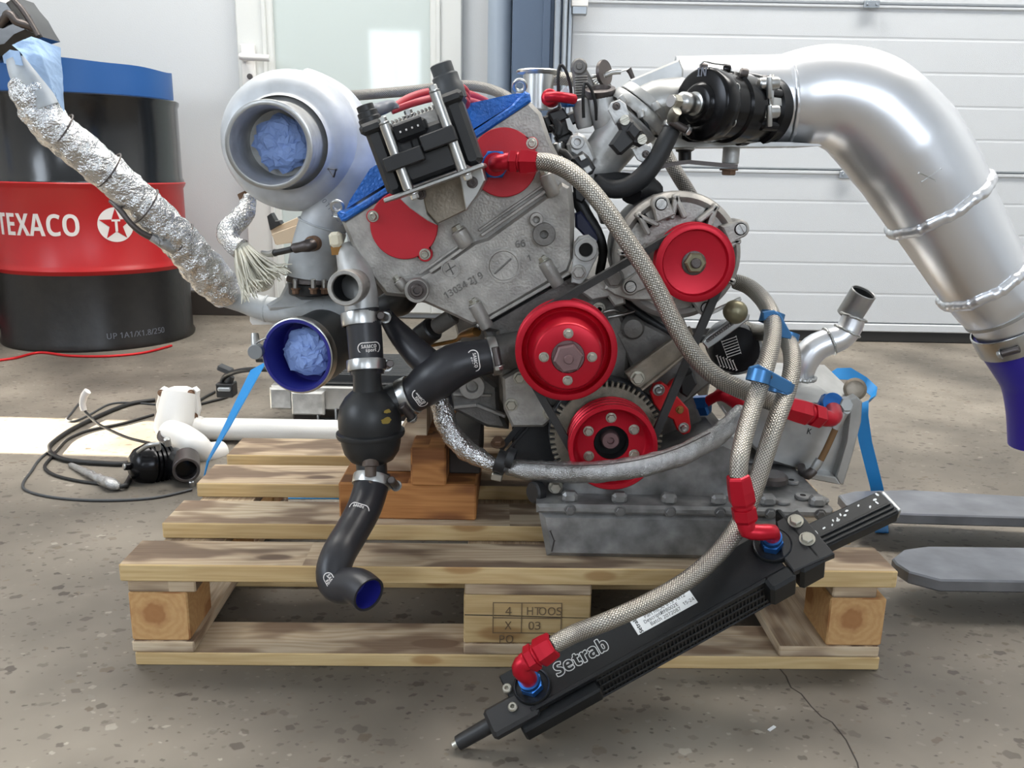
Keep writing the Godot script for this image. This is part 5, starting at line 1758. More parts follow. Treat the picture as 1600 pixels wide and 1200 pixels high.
# ---------- alternator
func alternator():
	var d := 0.895
	var o := thing("alternator", "grey ribbed alternator with red pulley right of the engine", "alternator", at(1062, 500, 0.95))
	var c := at(1062, 402, d)
	var s := met(1.0, c)
	var X := Transform3D(Basis(), c)
	put("rear_housing", lathe(Mb.new(), X, [Vector2(0, -0.13), Vector2(80 * s, -0.13), Vector2(96 * s, -0.115), Vector2(98 * s, -0.03), Vector2(98 * s, -0.028)], 64), M.cast_dark, o)
	# front shield with windows between its ribs
	var hs := put("front_shield", lathe(Mb.new(), X, [Vector2(98 * s, -0.030), Vector2(101 * s, -0.028), Vector2(101 * s, -0.016), Vector2(99 * s, -0.012), Vector2(92 * s, -0.008), Vector2(88 * s, -0.010), Vector2(84 * s, -0.013), Vector2(60 * s, -0.012), Vector2(0, -0.010)], 72), M.cast, o)
	for k in 18:
		var a := TAU * k / 18.0 + 0.1
		var a1 := a + (0.22 if k % 2 == 0 else -0.18)
		var p := c + Vector3(cos(a), sin(a), 0) * 60 * s
		var q := c + Vector3(cos(a1), sin(a1), 0) * 97 * s
		var x := (q - p).normalized()
		put("rib", box(Mb.new(), Vector3(p.distance_to(q), 8 * s, 0.014), Transform3D(Basis(x, Vector3.BACK.cross(x), Vector3.BACK), (p + q) / 2 + Vector3(0, 0, -0.004)), 0.0015), M.cast, hs)
	for k in 9:
		var a := TAU * k / 9.0 + 0.28
		put("window", extrude(Mb.new(), PackedVector2Array([Vector2(64 * s, -7 * s), Vector2(86 * s, -9 * s), Vector2(86 * s, 9 * s), Vector2(64 * s, 7 * s)]), -0.0125, -0.0096, 0.0002, X * Transform3D(Basis(Vector3.BACK, a), Vector3.ZERO)), M.hole, hs)
	for q in [[1033, 319], [1157, 358], [985, 448], [1104, 481]]:
		var cc := at(q[0], q[1], d - 0.004)
		var dir := Vector2(cc.x - c.x, cc.y - c.y).normalized()
		put("ear", extrude(Mb.new(), union(circ(Vector2(cc.x, cc.y), 14 * s, 28), PackedVector2Array([Vector2(cc.x, cc.y) + dir.orthogonal() * 13 * s, Vector2(cc.x, cc.y) - dir.orthogonal() * 13 * s, Vector2(cc.x, cc.y) - dir.orthogonal() * 16 * s - dir * 24 * s, Vector2(cc.x, cc.y) + dir.orthogonal() * 16 * s - dir * 24 * s])), -d - 0.03, -d + 0.004, 0.0015), M.cast, hs)
		put("screw_seat", cyl(Mb.new(), Transform3D(Basis(), cc), 9.6 * s, 0.0008, 0.0001), M.hole, hs)
		put("screw", slotm(8 * s, 0.003), M.cast_light, hs, Transform3D(Basis(Vector3.BACK, q[0] * 0.01), cc))
	put("mount_lug", plate([945, 452, 955, 425, 972, 418, 990, 400, 1010, 380, 1020, 470, 985, 470, 960, 462], d + 0.002, d + 0.03, 0.002), M.cast, o)
	put("mount_bolt", hexm(met(13, at(959, 434, d)), 0.008, 1.25), M.cast_dark, o, facing(959, 434, d + 0.002))
	put("lower_bracket", plate([905, 455, 945, 425, 975, 455, 978, 475, 960, 480, 950, 465, 925, 470], d + 0.012, d + 0.03, 0.002), M.cast, o)
	put("terminal", tube(Mb.new(), path([985, 300, 0.97, 22, 1000, 295, 0.98, 26, 1015, 305, 0.99, 24]), 16, true, 0.25), M.plastic, o)
	# pulley
	var dp := 0.862
	var p0 := at(1087, 411, dp)
	var r := met(62, p0)
	var pl := put("alternator_pulley", lathe(Mb.new(), Transform3D(Basis(), p0), rimp(r, 0.010, -0.021, 0.0, [Vector2(r * 0.84, 0), Vector2(r * 0.82, -0.001), Vector2(r * 0.80, -0.005), Vector2(r * 0.76, -0.0055), Vector2(0, -0.0055)]), 72), M.red_ano, o)
	put("washer", lathe(Mb.new(), facing(1084, 411, dp + 0.0055), [Vector2(met(19, p0), 0), Vector2(met(19, p0), 0.0015), Vector2(met(17, p0), 0.002), Vector2(0, 0.002)], 32), M.dark_steel, pl)
	put("nut", lathe(Mb.new(), facing(1085, 410, dp + 0.0035), [Vector2(met(17, p0), 0), Vector2(met(17, p0), 0.006), Vector2(met(14, p0), 0.008), Vector2(met(8, p0), 0.008), Vector2(met(7, p0), 0.004), Vector2(0, 0.004)], 6, true), M.olive, pl)
	put("shaft_end", cyl(Mb.new(), facing(1085, 410, dp + 0.002), met(8, p0), 0.011, 0.001), M.dark_steel, pl)

# ---------- pieces used by several things
func bent_on(mb: Mb, c: Vector3, axis: Vector3, out: Vector3, r: float) -> Mb:   # flat mesh laid round a hose: y along the axis
	var a := axis.normalized()
	var o := (out - a * out.dot(a)).normalized()
	var t := a.cross(o)
	for i in mb.v.size():
		var p := mb.v[i]
		var n := mb.n[i]
		var g := p.x / r
		var od := o * cos(g) + t * sin(g)
		var td := t * cos(g) - o * sin(g)
		mb.v[i] = c + a * p.y + od * (r + p.z)
		mb.n[i] = (td * n.x + a * n.y + od * n.z).normalized()
	return mb

func badge(w: float, h: float, turn := 0.0) -> Mb:   # oval outline with two lines of lettering
	var mb := Mb.new()
	var k := 40
	var r := h / 2
	for i in k + 1:
		var f := TAU * i / k
		var cx := (w / 2 - r) * (1.0 if cos(f) > 0 else -1.0)
		for e in [0.0, h * 0.09]:
			mb.add(Vector3(cx + cos(f) * (r - e), sin(f) * (r - e), 0.0006), Vector3.BACK, Vector2.ZERO)
		if i > 0:
			var q := mb.v.size()
			mb.quad(q - 4, q - 3, q - 1, q - 2)
	joined(mb, moved(text_arrays("SAMCO", h * 0.29, 0.0004, true, 0.92), Transform3D(Basis(), Vector3(-w * 0.02, h * 0.13, 0.0006))))
	joined(mb, moved(text_arrays("sport", h * 0.26, 0.0004, true, 0.95), Transform3D(Basis(), Vector3(w * 0.06, -h * 0.18, 0.0006))))
	return moved(mb, Transform3D(Basis(Vector3.BACK, turn), Vector3.ZERO))

func hose_band(parent: Node3D, called: String, a: Vector3, b: Vector3, r: float, mat: Material, screw := true, out := Vector3(0.9, 0.1, 0.4)) -> Node3D:   # flat steel clamp with its screw
	var l := a.distance_to(b)
	var xf := axis_xf(a, b - a)
	var o := put(called, lathe(Mb.new(), xf, [Vector2(r, 0), Vector2(r + 0.0018, 0.0004), Vector2(r + 0.0022, l * 0.2), Vector2(r + 0.0022, l * 0.8), Vector2(r + 0.0018, l - 0.0004), Vector2(r, l)], 44), mat, parent)
	if screw:
		var dirv := (b - a).normalized()
		var od := (out - dirv * out.dot(dirv)).normalized()
		var t := dirv.cross(od)
		var c := (a + b) / 2 + od * (r + 0.005)
		put("clamp_screw", cyl(Mb.new(), axis_xf(c - t * 0.010, t), 0.0042, 0.02, 0.0008, 16), M.dark_steel, o)
		put("screw_head", hexm(0.0048, 0.005), M.steel, o, axis_xf(c + t * 0.010, t))
	return o

func socket_fit(parent: Node3D, a: Vector3, b: Vector3, r: float, mat: Material = M.red_ano) -> Node3D:   # hose socket: cone from the hose, six flats, waist, six flats
	var l := a.distance_to(b)
	var xf := axis_xf(a, b - a)
	var mb := Mb.new()
	lathe(mb, xf, [Vector2(r * 0.80, 0), Vector2(r * 0.94, l * 0.02), Vector2(r, l * 0.05), Vector2(r * 1.10, l * 0.30), Vector2(r * 1.12, l * 0.48), Vector2(r * 0.98, l * 0.54), Vector2(r * 0.80, l * 0.545)], 6, true)
	lathe(mb, xf, [Vector2(r * 0.8, l * 0.5), Vector2(r * 0.84, l * 0.54), Vector2(r * 0.84, l * 0.60)], 24)
	lathe(mb, xf, [Vector2(r * 0.80, l * 0.60), Vector2(r * 1.04, l * 0.61), Vector2(r * 1.06, l * 0.8), Vector2(r * 0.9, l * 0.86), Vector2(r * 0.7, l * 0.87)], 6, true)
	lathe(mb, xf, [Vector2(r * 0.7, l * 0.85), Vector2(r * 0.74, l * 0.87), Vector2(r * 0.72, l), Vector2(0, l)], 24)
	return put("hose_socket", mb, mat, parent)

func union_nut(parent: Node3D, c: Vector3, dir: Vector3, r: float, l: float, mat: Material = M.blue_ano) -> Node3D:
	var mb := Mb.new()
	lathe(mb, axis_xf(c, dir), [Vector2(r * 0.7, 0), Vector2(r * 0.92, 0), Vector2(r, l * 0.12), Vector2(r, l * 0.6), Vector2(r * 0.92, l * 0.7), Vector2(r * 0.6, l * 0.7)], 6, true)
	lathe(mb, axis_xf(c, dir), [Vector2(r * 0.88, l * 0.6), Vector2(r * 0.88, l), Vector2(r * 0.8, l * 1.05), Vector2(0, l * 1.05)], 28)
	return put("union_nut", mb, mat, parent)

func bead(mb: Mb, c: Vector3, nrm: Vector3, r: float, w: float) -> Mb:   # weld bead: a lumpy ring
	var x := nrm.cross(Vector3.UP if absf(nrm.y) < 0.9 else Vector3.RIGHT).normalized()
	var y := nrm.cross(x).normalized()
	var pts := []
	for i in 97:
		var a := TAU * i / 96.0
		pts.append([c + (x * cos(a) + y * sin(a)) * r + nrm * w * 0.12 * sin(a * 9.0), w * (0.94 + 0.05 * sin(a * 61.0) + 0.05 * sin(a * 23.0))])
	return tube(mb, pts, 12, false, 0.07, false, 0.002)

# cloth or paper sheet from a net of points [px, py, d], crumpled
func paper_sheet(net: Array, cols: int, amp: float, sd: int) -> Mb:
	var nz := FastNoiseLite.new()
	nz.noise_type = FastNoiseLite.TYPE_CELLULAR
	nz.cellular_return_type = FastNoiseLite.RETURN_DISTANCE
	nz.frequency = 28.0
	nz.seed = sd
	var mb := Mb.new()
	var rows := net.size() / cols
	var sub := 14
	var W := (cols - 1) * sub
	var Hh := (rows - 1) * sub
	for side in 2:
		for j in Hh + 1:
			for i in W + 1:
				var fi := float(i) / sub
				var fj := float(j) / sub
				var i0 := mini(int(fi), cols - 2)
				var j0 := mini(int(fj), rows - 2)
				var u := fi - i0
				var v := fj - j0
				var q := []
				for dj in 2:
					for di in 2:
						var e: Array = net[(j0 + dj) * cols + i0 + di]
						q.append(at(e[0], e[1], e[2]))
				var p: Vector3 = (q[0] as Vector3).lerp(q[1], u).lerp((q[2] as Vector3).lerp(q[3], u), v)
				p += Vector3(0.2, 0.2, 1.0) * amp * nz.get_noise_3dv(p)
				var sgn := 1.0 if side == 0 else -1.0
				var k := mb.add(p + Vector3(0, 0, 0.0004) * sgn, Vector3(0, 0, sgn), Vector2(u, v))
				if i > 0 and j > 0:
					mb.quad(k, k - 1, k - W - 2, k - W - 1)
	return fix_normals(mb)

# ---------- the left side: turbo, manifold, wrapped pipes
func turbo_side():
	# foil-wrapped pipe from the upper left down to the manifold
	var fp := thing("wrapped_pipe", "long pipe wrapped in crinkled silver foil slanting down from upper left", "pipe", at(200, 300, 1.02))
	var bare := Mb.new()
	tube(bare, path([28, 92, 0.955, 17, 36, 112, 0.955, 21, 48, 132, 0.957, 24, 70, 170, 0.96, 25]), 28, true)
	put("bare_end", bare, M.grey_paint, fp)
	var ft := Mb.new()
	tube(ft, path([34, 122, 0.957, 22, 46, 142, 0.958, 29, 76, 192, 0.963, 29, 128, 236, 0.975, 29, 200, 297, 0.995, 28, 268, 363, 1.02, 29, 318, 420, 1.05, 31, 344, 448, 1.065, 29, 358, 464, 1.075, 22]), 64, true, 0.16, false, 0.0018)
	put("foil_wrap", fix_normals(ft), M.foil, fp)
	for e in [[95, 205, 44, 0.967], [170, 266, 38, 0.986], [228, 322, 36, 1.0], [282, 376, 36, 1.03]]:
		var p := at(e[0], e[1], e[3])
		var q := at(e[0] + 8, e[1] + 7.5, e[3] + 0.003)
		var n := (q - p).normalized()
		var rr := met(30.5, p)
		var wire := []
		var x := n.cross(Vector3.UP).normalized()
		var y := n.cross(x)
		for i in 41:
			var a := TAU * i / 40.0
			wire.append([p + (x * cos(a) + y * sin(a)) * rr + n * 0.004 * sin(a), 0.0009])
		put("tie_wire", tube(Mb.new(), wire, 8, false, 0.0, false, 0.004), M.dark_steel, fp)
	put("wire_end", tube(Mb.new(), path([172, 314, 0.99, 3, 186, 326, 0.985, 4.5, 205, 350, 0.985, 4.5, 222, 364, 0.99, 5, 236, 371, 0.995, 5]), 12), M.dark_steel, fp)
	put("sleeve_end", tube(Mb.new(), path([236, 371, 0.995, 6, 252, 380, 1.0, 7, 272, 391, 1.01, 7]), 12), M.foil_fine, fp)
	# blue paper over the open end
	var pp := paper_sheet([[14, 66, 0.93], [46, 54, 0.94], [92, 72, 0.95], [26, 76, 0.925], [62, 84, 0.927], [94, 104, 0.945], [40, 92, 0.922], [70, 112, 0.925], [96, 138, 0.943], [54, 110, 0.922], [80, 142, 0.928], [98, 174, 0.945]], 3, 0.012, 3)
	joined(pp, paper_sheet([[0, 84, 0.945], [12, 75, 0.94], [26, 76, 0.925], [3, 96, 0.95], [14, 98, 0.945], [34, 100, 0.925]], 3, 0.01, 8))
	single("paper_towel", pp, M.paper_light, "pale blue paper towel draped over open end of the foil wrapped pipe", "paper towel")
	# short foil hose and its frayed sleeve
	var fh := thing("wrapped_hose", "short bent foil wrapped hose ending in frayed glass-fibre sleeve", "hose", at(370, 380, 1.06))
	var ft2 := Mb.new()
	tube(ft2, path([388, 305, 1.09, 11, 386, 325, 1.085, 14, 376, 340, 1.075, 17, 362, 355, 1.065, 17, 356, 368, 1.06, 16, 366, 382, 1.05, 15, 378, 390, 1.045, 16]), 36, true, 0.2, false, 0.002)
	put("foil_wrap", fix_normals(ft2), M.foil, fh)
	put("fitting", tube(Mb.new(), path([380, 300, 1.09, 10, 386, 312, 1.09, 11, 390, 322, 1.088, 10]), 16), M.rust, fh)
	var fr := Mb.new()
	var rr := RandomNumberGenerator.new()
	rr.seed = 4
	for k in 150:
		var f := rr.randf()
		var g := rr.randf()
		var ex := lerpf(380, 452, f) + rr.randf_range(-6, 6)
		var ey := lerpf(472, 424, f) + rr.randf_range(-16, 5)
		var sx := lerpf(366, 386, f)
		var dd := rr.randf_range(1.005, 1.05)
		tube(fr, path([sx, 378 + 4 * f, 1.05, 1.4, lerpf(370, 410, f) + rr.randf_range(-3, 3), lerpf(415, 400, f), dd, 1.3, lerpf(376, 430, f) + rr.randf_range(-5, 5), lerpf(445, 412, f), dd - 0.005, 1.1, ex, ey, dd - 0.01 - 0.02 * g, 0.8]), 5, false, 0.0, false, 0.012)
	var fm := put("frayed_sleeve", fr, M.fiber, fh)
	fm.set_meta("kind", "stuff")
	put("sleeve_core", tube(Mb.new(), path([374, 384, 1.05, 13, 390, 405, 1.048, 17, 404, 428, 1.05, 20, 414, 446, 1.06, 14]), 20), M.fiber, fh)
	# turbocharger
	var t := thing("turbocharger", "grey turbocharger with wide round inlet mouth left of the engine", "turbocharger", at(460, 450, 1.05))
	var c := at(452, 222, 1.02)
	var s := met(1.0, c)
	var mouth := at(420, 227, 0.925)
	var ax := axis_xf(c, mouth - c)
	var L := c.distance_to(mouth)
	put("compressor_housing", lathe(Mb.new(), ax, [Vector2(20 * s, -0.09), Vector2(70 * s, -0.085), Vector2(92 * s, -0.072), Vector2(104 * s, -0.052), Vector2(109 * s, -0.03), Vector2(108.5 * s, -0.012), Vector2(104 * s, 0.006), Vector2(96 * s, 0.018), Vector2(86 * s, 0.024), Vector2(78 * s, 0.026), Vector2(74 * s, 0.027), Vector2(71 * s, 0.030), Vector2(69 * s, 0.036)], 72), M.silver_paint, t)
	var sl := met(1.0, mouth)
	put("inlet", lathe(Mb.new(), ax, [Vector2(70 * s, 0.026), Vector2(68 * sl, 0.034), Vector2(65 * sl, L * 0.55), Vector2(65 * sl, L - 0.012), Vector2(68 * sl, L - 0.010), Vector2(69 * sl, L - 0.005), Vector2(68 * sl, L - 0.001), Vector2(66 * sl, L), Vector2(60 * sl, L), Vector2(58 * sl, L - 0.003), Vector2(54 * sl, L - 0.05), Vector2(53 * sl, L - 0.06), Vector2(0, L - 0.06)], 72), M.cast_light, t)
	put("lip_ring", lathe(Mb.new(), ax, [Vector2(66.5 * sl, L - 0.002), Vector2(68 * sl, L + 0.0004), Vector2(64 * sl, L + 0.0012), Vector2(60.5 * sl, L + 0.0008), Vector2(59 * sl, L - 0.002)], 72), M.steel, t)
	var vol := Mb.new()
	tube(vol, path([470, 130, 1.07, 26, 520, 165, 1.065, 36, 545, 215, 1.055, 43, 541, 262, 1.045, 43, 525, 305, 1.04, 40, 508, 345, 1.04, 37, 502, 362, 1.04, 37]), 44)
	put("volute", vol, M.silver_paint, t)
	var cone := put("outlet_cone", tube(Mb.new(), path([505, 352, 1.04, 38, 498, 375, 1.04, 38, 492, 400, 1.04, 38, 488, 422, 1.04, 38, 487, 432, 1.04, 38]), 44), M.grey_paint, t)
	put("seam", bead(Mb.new(), at(505, 352, 1.04), (at(498, 380, 1.04) - at(508, 345, 1.04)).normalized(), met(38.4, at(505, 352, 1.04)), 0.0013), M.grey_paint, cone)
	put("flange", lathe(Mb.new(), axis_xf(at(487, 440, 1.04), Vector3(0.06, 1, 0)), [Vector2(0, 0), Vector2(41 * s, 0), Vector2(41 * s, 0.003), Vector2(39 * s, 0.006), Vector2(36 * s, 0.008)], 48), M.dark_steel, t)
	for q in [[462, 1.0], [490, 0.992], [507, 1.0], [520, 1.02]]:
		put("stud", cyl(Mb.new(), axis_xf(at(q[0], 457, q[1] + 0.01), Vector3.UP), 4 * s, 0.016, 0.001, 14), M.steel, t)
		put("nut", hexm(6 * s, 0.007), M.rust, t, axis_xf(at(q[0], 450, q[1] + 0.01), Vector3.DOWN))
	put("gasket_stack", cyl(Mb.new(), axis_xf(at(487, 459, 1.045), Vector3.UP), 37 * s, 0.014, 0.001, 40), M.plastic, t)
	var tri := Mb.new()
	for e in [[513, 264, 526, 265], [526, 265, 521, 276], [521, 276, 513, 264]]:
		bar(e[0], e[1], e[2], e[3], 0.994, 1.5, 0.0012, tri)
	put("triangle_mark", tri, M.cast, t)
	put("hand_marks", face_text("0 T1-4 85-1", 521, 332, 0.9985, 7, -52, 0.0004, false), M.boot_grey, t)
	# lambda probe screwed into the cone
	var ls := thing("lambda_probe", "steel lambda probe with braided lead screwed into the turbo cone", "sensor", at(486, 384, 0.99))
	put("body", tube(Mb.new(), path([487, 382, 0.985, 10, 481, 384, 0.98, 10, 470, 386, 0.98, 8, 460, 388, 0.98, 8, 457, 389, 0.98, 6]), 20), M.dark_steel, ls)
	put("seat_ring", lathe(Mb.new(), axis_xf(at(487, 381, 0.998), Vector3(-0.1, 0, 1)), [Vector2(0.0088, -0.01), Vector2(0.0088, 0.001), Vector2(0.007, 0.003), Vector2(0, 0.003)], 28), M.rust, ls)
	put("sleeve", tube(Mb.new(), path([457, 389, 0.98, 5, 445, 392, 0.985, 5, 430, 395, 0.99, 5]), 14), M.plastic, ls)
	put("lead_end", tube(Mb.new(), path([430, 395, 0.99, 6, 420, 397, 1.0, 5, 410, 394, 1.02, 3]), 12), M.steel, ls)
	# manifold pipe
	var mf := thing("exhaust_manifold", "pale grey welded exhaust manifold pipe below the turbo", "manifold", at(470, 500, 1.06))
	put("pipe", tube(Mb.new(), path([356, 462, 1.08, 19, 378, 470, 1.08, 18, 410, 481, 1.075, 19, 440, 485, 1.07, 20, 480, 483, 1.065, 22, 512, 481, 1.06, 23]), 32), M.grey_paint, mf)
	put("pipe_bend", tube(Mb.new(), path([508, 481, 1.06, 24, 535, 486, 1.055, 25, 555, 497, 1.06, 26, 572, 508, 1.07, 26]), 32), M.grey_paint, mf)
	put("weld_seam", bead(Mb.new(), at(510, 481, 1.06), Vector3(1, -0.05, 0).normalized(), met(23.5, at(510, 481, 1.06)), 0.0018), M.grey_paint, mf)
	put("weld_seam", bead(Mb.new(), at(416, 482, 1.075), Vector3(1, -0.1, 0).normalized(), met(19.4, at(416, 482, 1.075)), 0.0016), M.grey_paint, mf)
	put("web", plate([415, 476, 436, 464, 448, 440, 456, 446, 462, 458, 472, 464, 540, 462, 540, 480, 420, 486], 1.05, 1.085, 0.004), M.grey_paint, mf)
	put("bracket", plate([390, 492, 452, 498, 450, 508, 394, 508, 390, 502], 1.09, 1.10, 0.001), M.white_paint, mf)
	# lower outlet with the second paper wad
	var lo := thing("outlet_pipe", "dark outlet pipe with blue silicone rim below the manifold", "pipe", at(480, 610, 1.02))
	var lc := at(464, 556, 0.955)
	var ls2 := met(1.0, lc)
	var back := at(540, 520, 1.11)
	var lax := axis_xf(lc, Vector3(-0.22, 0.02, 1.0))
	put("duct", tube(Mb.new(), [[lc + lax.basis.z * -0.004, 57 * ls2], [lc + lax.basis.z * -0.045, 57 * ls2], [lc.lerp(back, 0.6) + Vector3(0, 0, -0.02), 56 * ls2], [back + Vector3(0, 0, -0.03), 50 * ls2]], 52, false), M.plastic_grey, lo)
	put("rim", lathe(Mb.new(), lax, [Vector2(56 * ls2, -0.014), Vector2(60.5 * ls2, -0.012), Vector2(61 * ls2, -0.002), Vector2(59.5 * ls2, 0), Vector2(57 * ls2, 0.0005)], 60), M.steel, lo)
	put("liner", lathe(Mb.new(), lax, [Vector2(58 * ls2, -0.002), Vector2(57.5 * ls2, 0.0012), Vector2(53 * ls2, 0.0012), Vector2(51 * ls2, -0.002), Vector2(51 * ls2, -0.04), Vector2(0, -0.04)], 60), M.bore_blue, lo)
	put("clamp_bolt", tube(Mb.new(), path([398, 522, 0.97, 6, 399, 535, 0.965, 7, 400, 545, 0.96, 7]), 14), M.steel, lo)
	put("clamp_barrel", cyl(Mb.new(), facing(403, 547, 0.965), 0.0085, 0.012), M.galv, lo)
	put("clamp_wire", tube(Mb.new(), path([396, 540, 0.962, 1.5, 405, 533, 0.957, 1.5, 416, 528, 0.957, 1.5]), 8), M.steel, lo)
	# paper wads
	var w1 := wad(Mb.new(), axis_xf(mouth - ax.basis.z * 0.046 + Vector3(0.003, 0, 0), ax.basis.z + Vector3(0.1, 0, 0)), 50 * sl, 0.66, 7, 28)
	single("paper_wad", w1, M.paper, "crumpled blue paper wad stuffed in the turbo inlet mouth", "paper wad", "blue paper wads plugging openings")
	var w2 := wad(Mb.new(), axis_xf(lc - lax.basis.z * 0.030, lax.basis.z), 46 * ls2, 0.62, 19, 28)
	single("paper_wad", w2, M.paper, "crumpled blue paper wad stuffed in the lower outlet pipe", "paper wad", "blue paper wads plugging openings")

# ---------- coolant side: thermostat housing, black pot and silicone hoses
func cooling_hoses():
	var th := thing("thermostat_housing", "grey cast thermostat housing with open pipe mouth above the black hose", "housing", at(560, 490, 0.92))
	put("body", tube(Mb.new(), path([538, 388, 0.945, 15, 545, 400, 0.94, 20, 556, 430, 0.93, 27, 563, 460, 0.92, 27, 566, 494, 0.915, 26]), 36), M.cast_light, th)
	put("arm", tube(Mb.new(), path([545, 405, 0.95, 22, 565, 420, 0.965, 26, 585, 450, 0.98, 28]), 28), M.cast, th)
	var m := at(539, 450, 0.868)
	var ms := met(1.0, m)
	var max_ := axis_xf(m, m - at(556, 446, 0.925))
	put("pipe_mouth", pipe_end(Mb.new(), max_, 28 * ms, 21 * ms, 0.05, 0.055, 44), M.cast, th)
	put("mouth_bead", lathe(Mb.new(), max_, [Vector2(27.5 * ms, -0.012), Vector2(29 * ms, -0.010), Vector2(29 * ms, -0.006), Vector2(27.5 * ms, -0.004)], 44), M.cast, th)
	put("bore", lathe(Mb.new(), max_, [Vector2(20.8 * ms, -0.006), Vector2(20.5 * ms, -0.049), Vector2(0, -0.049)], 40), M.hole, th)
	var sp := put("sender", box(Mb.new(), Vector3(0.013, 0.016, 0.014), Transform3D(Basis(Vector3.BACK, 0.12), at(525, 374, 0.935)), 0.003), M.cream_part, th)
	put("sender_base", lathe(Mb.new(), axis_xf(at(531, 397, 0.94), Vector3(-0.1, 1, 0)), [Vector2(0, 0), Vector2(0.0092, 0), Vector2(0.0092, 0.009), Vector2(0.006, 0.0095), Vector2(0, 0.0095)], 6, true), M.brass, th)
	put("white_tab", plate([540, 365, 543, 362, 551, 378, 550, 386, 544, 384], 0.95, 0.955, 0.0008), M.label_white, th)
	# upper silicone hose with clamps
	var uh := thing("coolant_hose", "straight black silicone hose with two clamps above the pot", "hose", at(572, 580, 0.89), "black silicone coolant hoses")
	put("hose", tube(Mb.new(), path([565, 484, 0.905, 27, 568, 505, 0.902, 27.5, 571, 540, 0.897, 27, 574, 585, 0.89, 26]), 40), M.silicone, uh)
	hose_band(uh, "clamp", at(565, 509, 0.902), at(563, 488, 0.906), met(28, at(565, 500, 0.9)), M.steel, true, Vector3(1, 0, 0.1))
	hose_band(uh, "clamp", at(573, 580, 0.889), at(572, 562, 0.893), met(27.5, at(573, 570, 0.89)), M.steel, true, Vector3(1, 0.1, -0.4))
	var bc := at(571, 540, 0.897)
	put("badge", bent_on(badge(0.025, 0.0125), bc, Vector3(-0.03, 1, -0.05), Vector3(0.42, 0.1, 1), met(27.3, bc)), M.white_print, uh)
	# black pot
	var pd := 0.885
	var p0 := at(579, 676, pd)
	var ps := met(1.0, p0)
	var pot := thing("swirl_pot", "round black pot with welded seam hanging from the silicone hose", "coolant pot", p0)
	var px := axis_xf(p0, Vector3(-0.045, 1, -0.03))
	put("body", lathe(Mb.new(), px, [Vector2(0, -52 * ps), Vector2(18 * ps, -51 * ps), Vector2(34 * ps, -43 * ps), Vector2(43 * ps, -30 * ps), Vector2(46.5 * ps, -14 * ps), Vector2(47 * ps, -5 * ps), Vector2(47.5 * ps, 0), Vector2(49 * ps, 12 * ps), Vector2(49 * ps, 26 * ps), Vector2(45 * ps, 44 * ps), Vector2(36 * ps, 58 * ps), Vector2(27 * ps, 66 * ps), Vector2(23 * ps, 69 * ps), Vector2(22 * ps, 78 * ps), Vector2(22 * ps, 104 * ps)], 56), M.pot_black, pot)
	put("seam_flange", lathe(Mb.new(), px, [Vector2(47 * ps, -6 * ps), Vector2(52 * ps, -5 * ps), Vector2(53.5 * ps, -1 * ps), Vector2(53 * ps, 3 * ps), Vector2(48 * ps, 5 * ps)], 56), M.pot_black, pot)
	put("side_neck", tube(Mb.new(), path([600, 632, 0.895, 27, 618, 626, 0.898, 27, 640, 620, 0.902, 25]), 32), M.pot_black, pot)
	put("bottom_neck", tube(Mb.new(), path([580, 716, 0.885, 24, 581, 735, 0.88, 24, 582, 756, 0.876, 23]), 28), M.pot_black, pot)
	put("drain_plug", lathe(Mb.new(), axis_xf(at(579, 722, 0.862), Vector3(0.05, -1, 0.35)), [Vector2(0.0085, -0.006), Vector2(0.009, 0.004), Vector2(0.0062, 0.005), Vector2(0.0062, 0.015), Vector2(0.0035, 0.016), Vector2(0.0035, 0.024), Vector2(0, 0.024)], 20), M.brown_plug, pot)
	for q in [[603, 657, 6.0], [607, 643, 4.0]]:
		var pc := at(q[0], q[1], 0.86)
		put("chipped_paint", extrude(Mb.new(), ragged(q[2] * ps, int(q[0])), 0, 0.0005, 0.0, axis_xf(p0 + (pc - p0).normalized() * 0 + surf_on(px, pc, 49.2 * ps), (pc - (p0 + Vector3(0, pc.y - p0.y, 0))).normalized())), M.ochre, pot)
	# Y-shaped hose to the water pump
	var yh := thing("coolant_hose", "Y-shaped black silicone hose between the pot and water pump", "hose", at(690, 620, 0.9), "black silicone coolant hoses")
	var ym := Mb.new()
	tube(ym, path([632, 623, 0.902, 26, 652, 613, 0.90, 29, 680, 591, 0.897, 35, 712, 570, 0.897, 34, 745, 560, 0.90, 29, 776, 555, 0.906, 27]), 40)
	put("main_hose", ym, M.silicone, yh)
	put("branch", tube(Mb.new(), path([600, 488, 0.945, 11, 610, 504, 0.94, 14, 628, 526, 0.925, 19, 655, 555, 0.91, 23, 690, 585, 0.898, 25]), 32), M.silicone, yh)
	hose_band(yh, "clamp", at(629, 623, 0.902), at(645, 616, 0.90), met(28, at(638, 620, 0.9)), M.steel, true, Vector3(0.35, -0.3, 1.0))
	hose_band(yh, "clamp", at(764, 557, 0.904), at(778, 554, 0.906), met(28.5, at(770, 556, 0.9)), M.steel, true, Vector3(0, 0.15, 1.0))
	put("branch_clip", tube(Mb.new(), path([590, 490, 0.93, 5, 600, 494, 0.925, 6, 612, 490, 0.925, 5]), 12, true, 0.2), M.plastic, yh)
	var b1 := at(741, 560, 0.9)
	put("badge", bent_on(badge(0.024, 0.012, PI / 2), b1, Vector3(1, 0.14, -0.02).rotated(Vector3.BACK, PI / 2), Vector3(0, 0.05, 1), met(29, b1)) if false else bent_on(badge(0.024, 0.012, 0.0), b1, Vector3(1, 0.16, -0.04), Vector3(0, 0.08, 1), met(30.5, b1)), M.white_print, yh)
	var b2 := at(656, 609, 0.9)
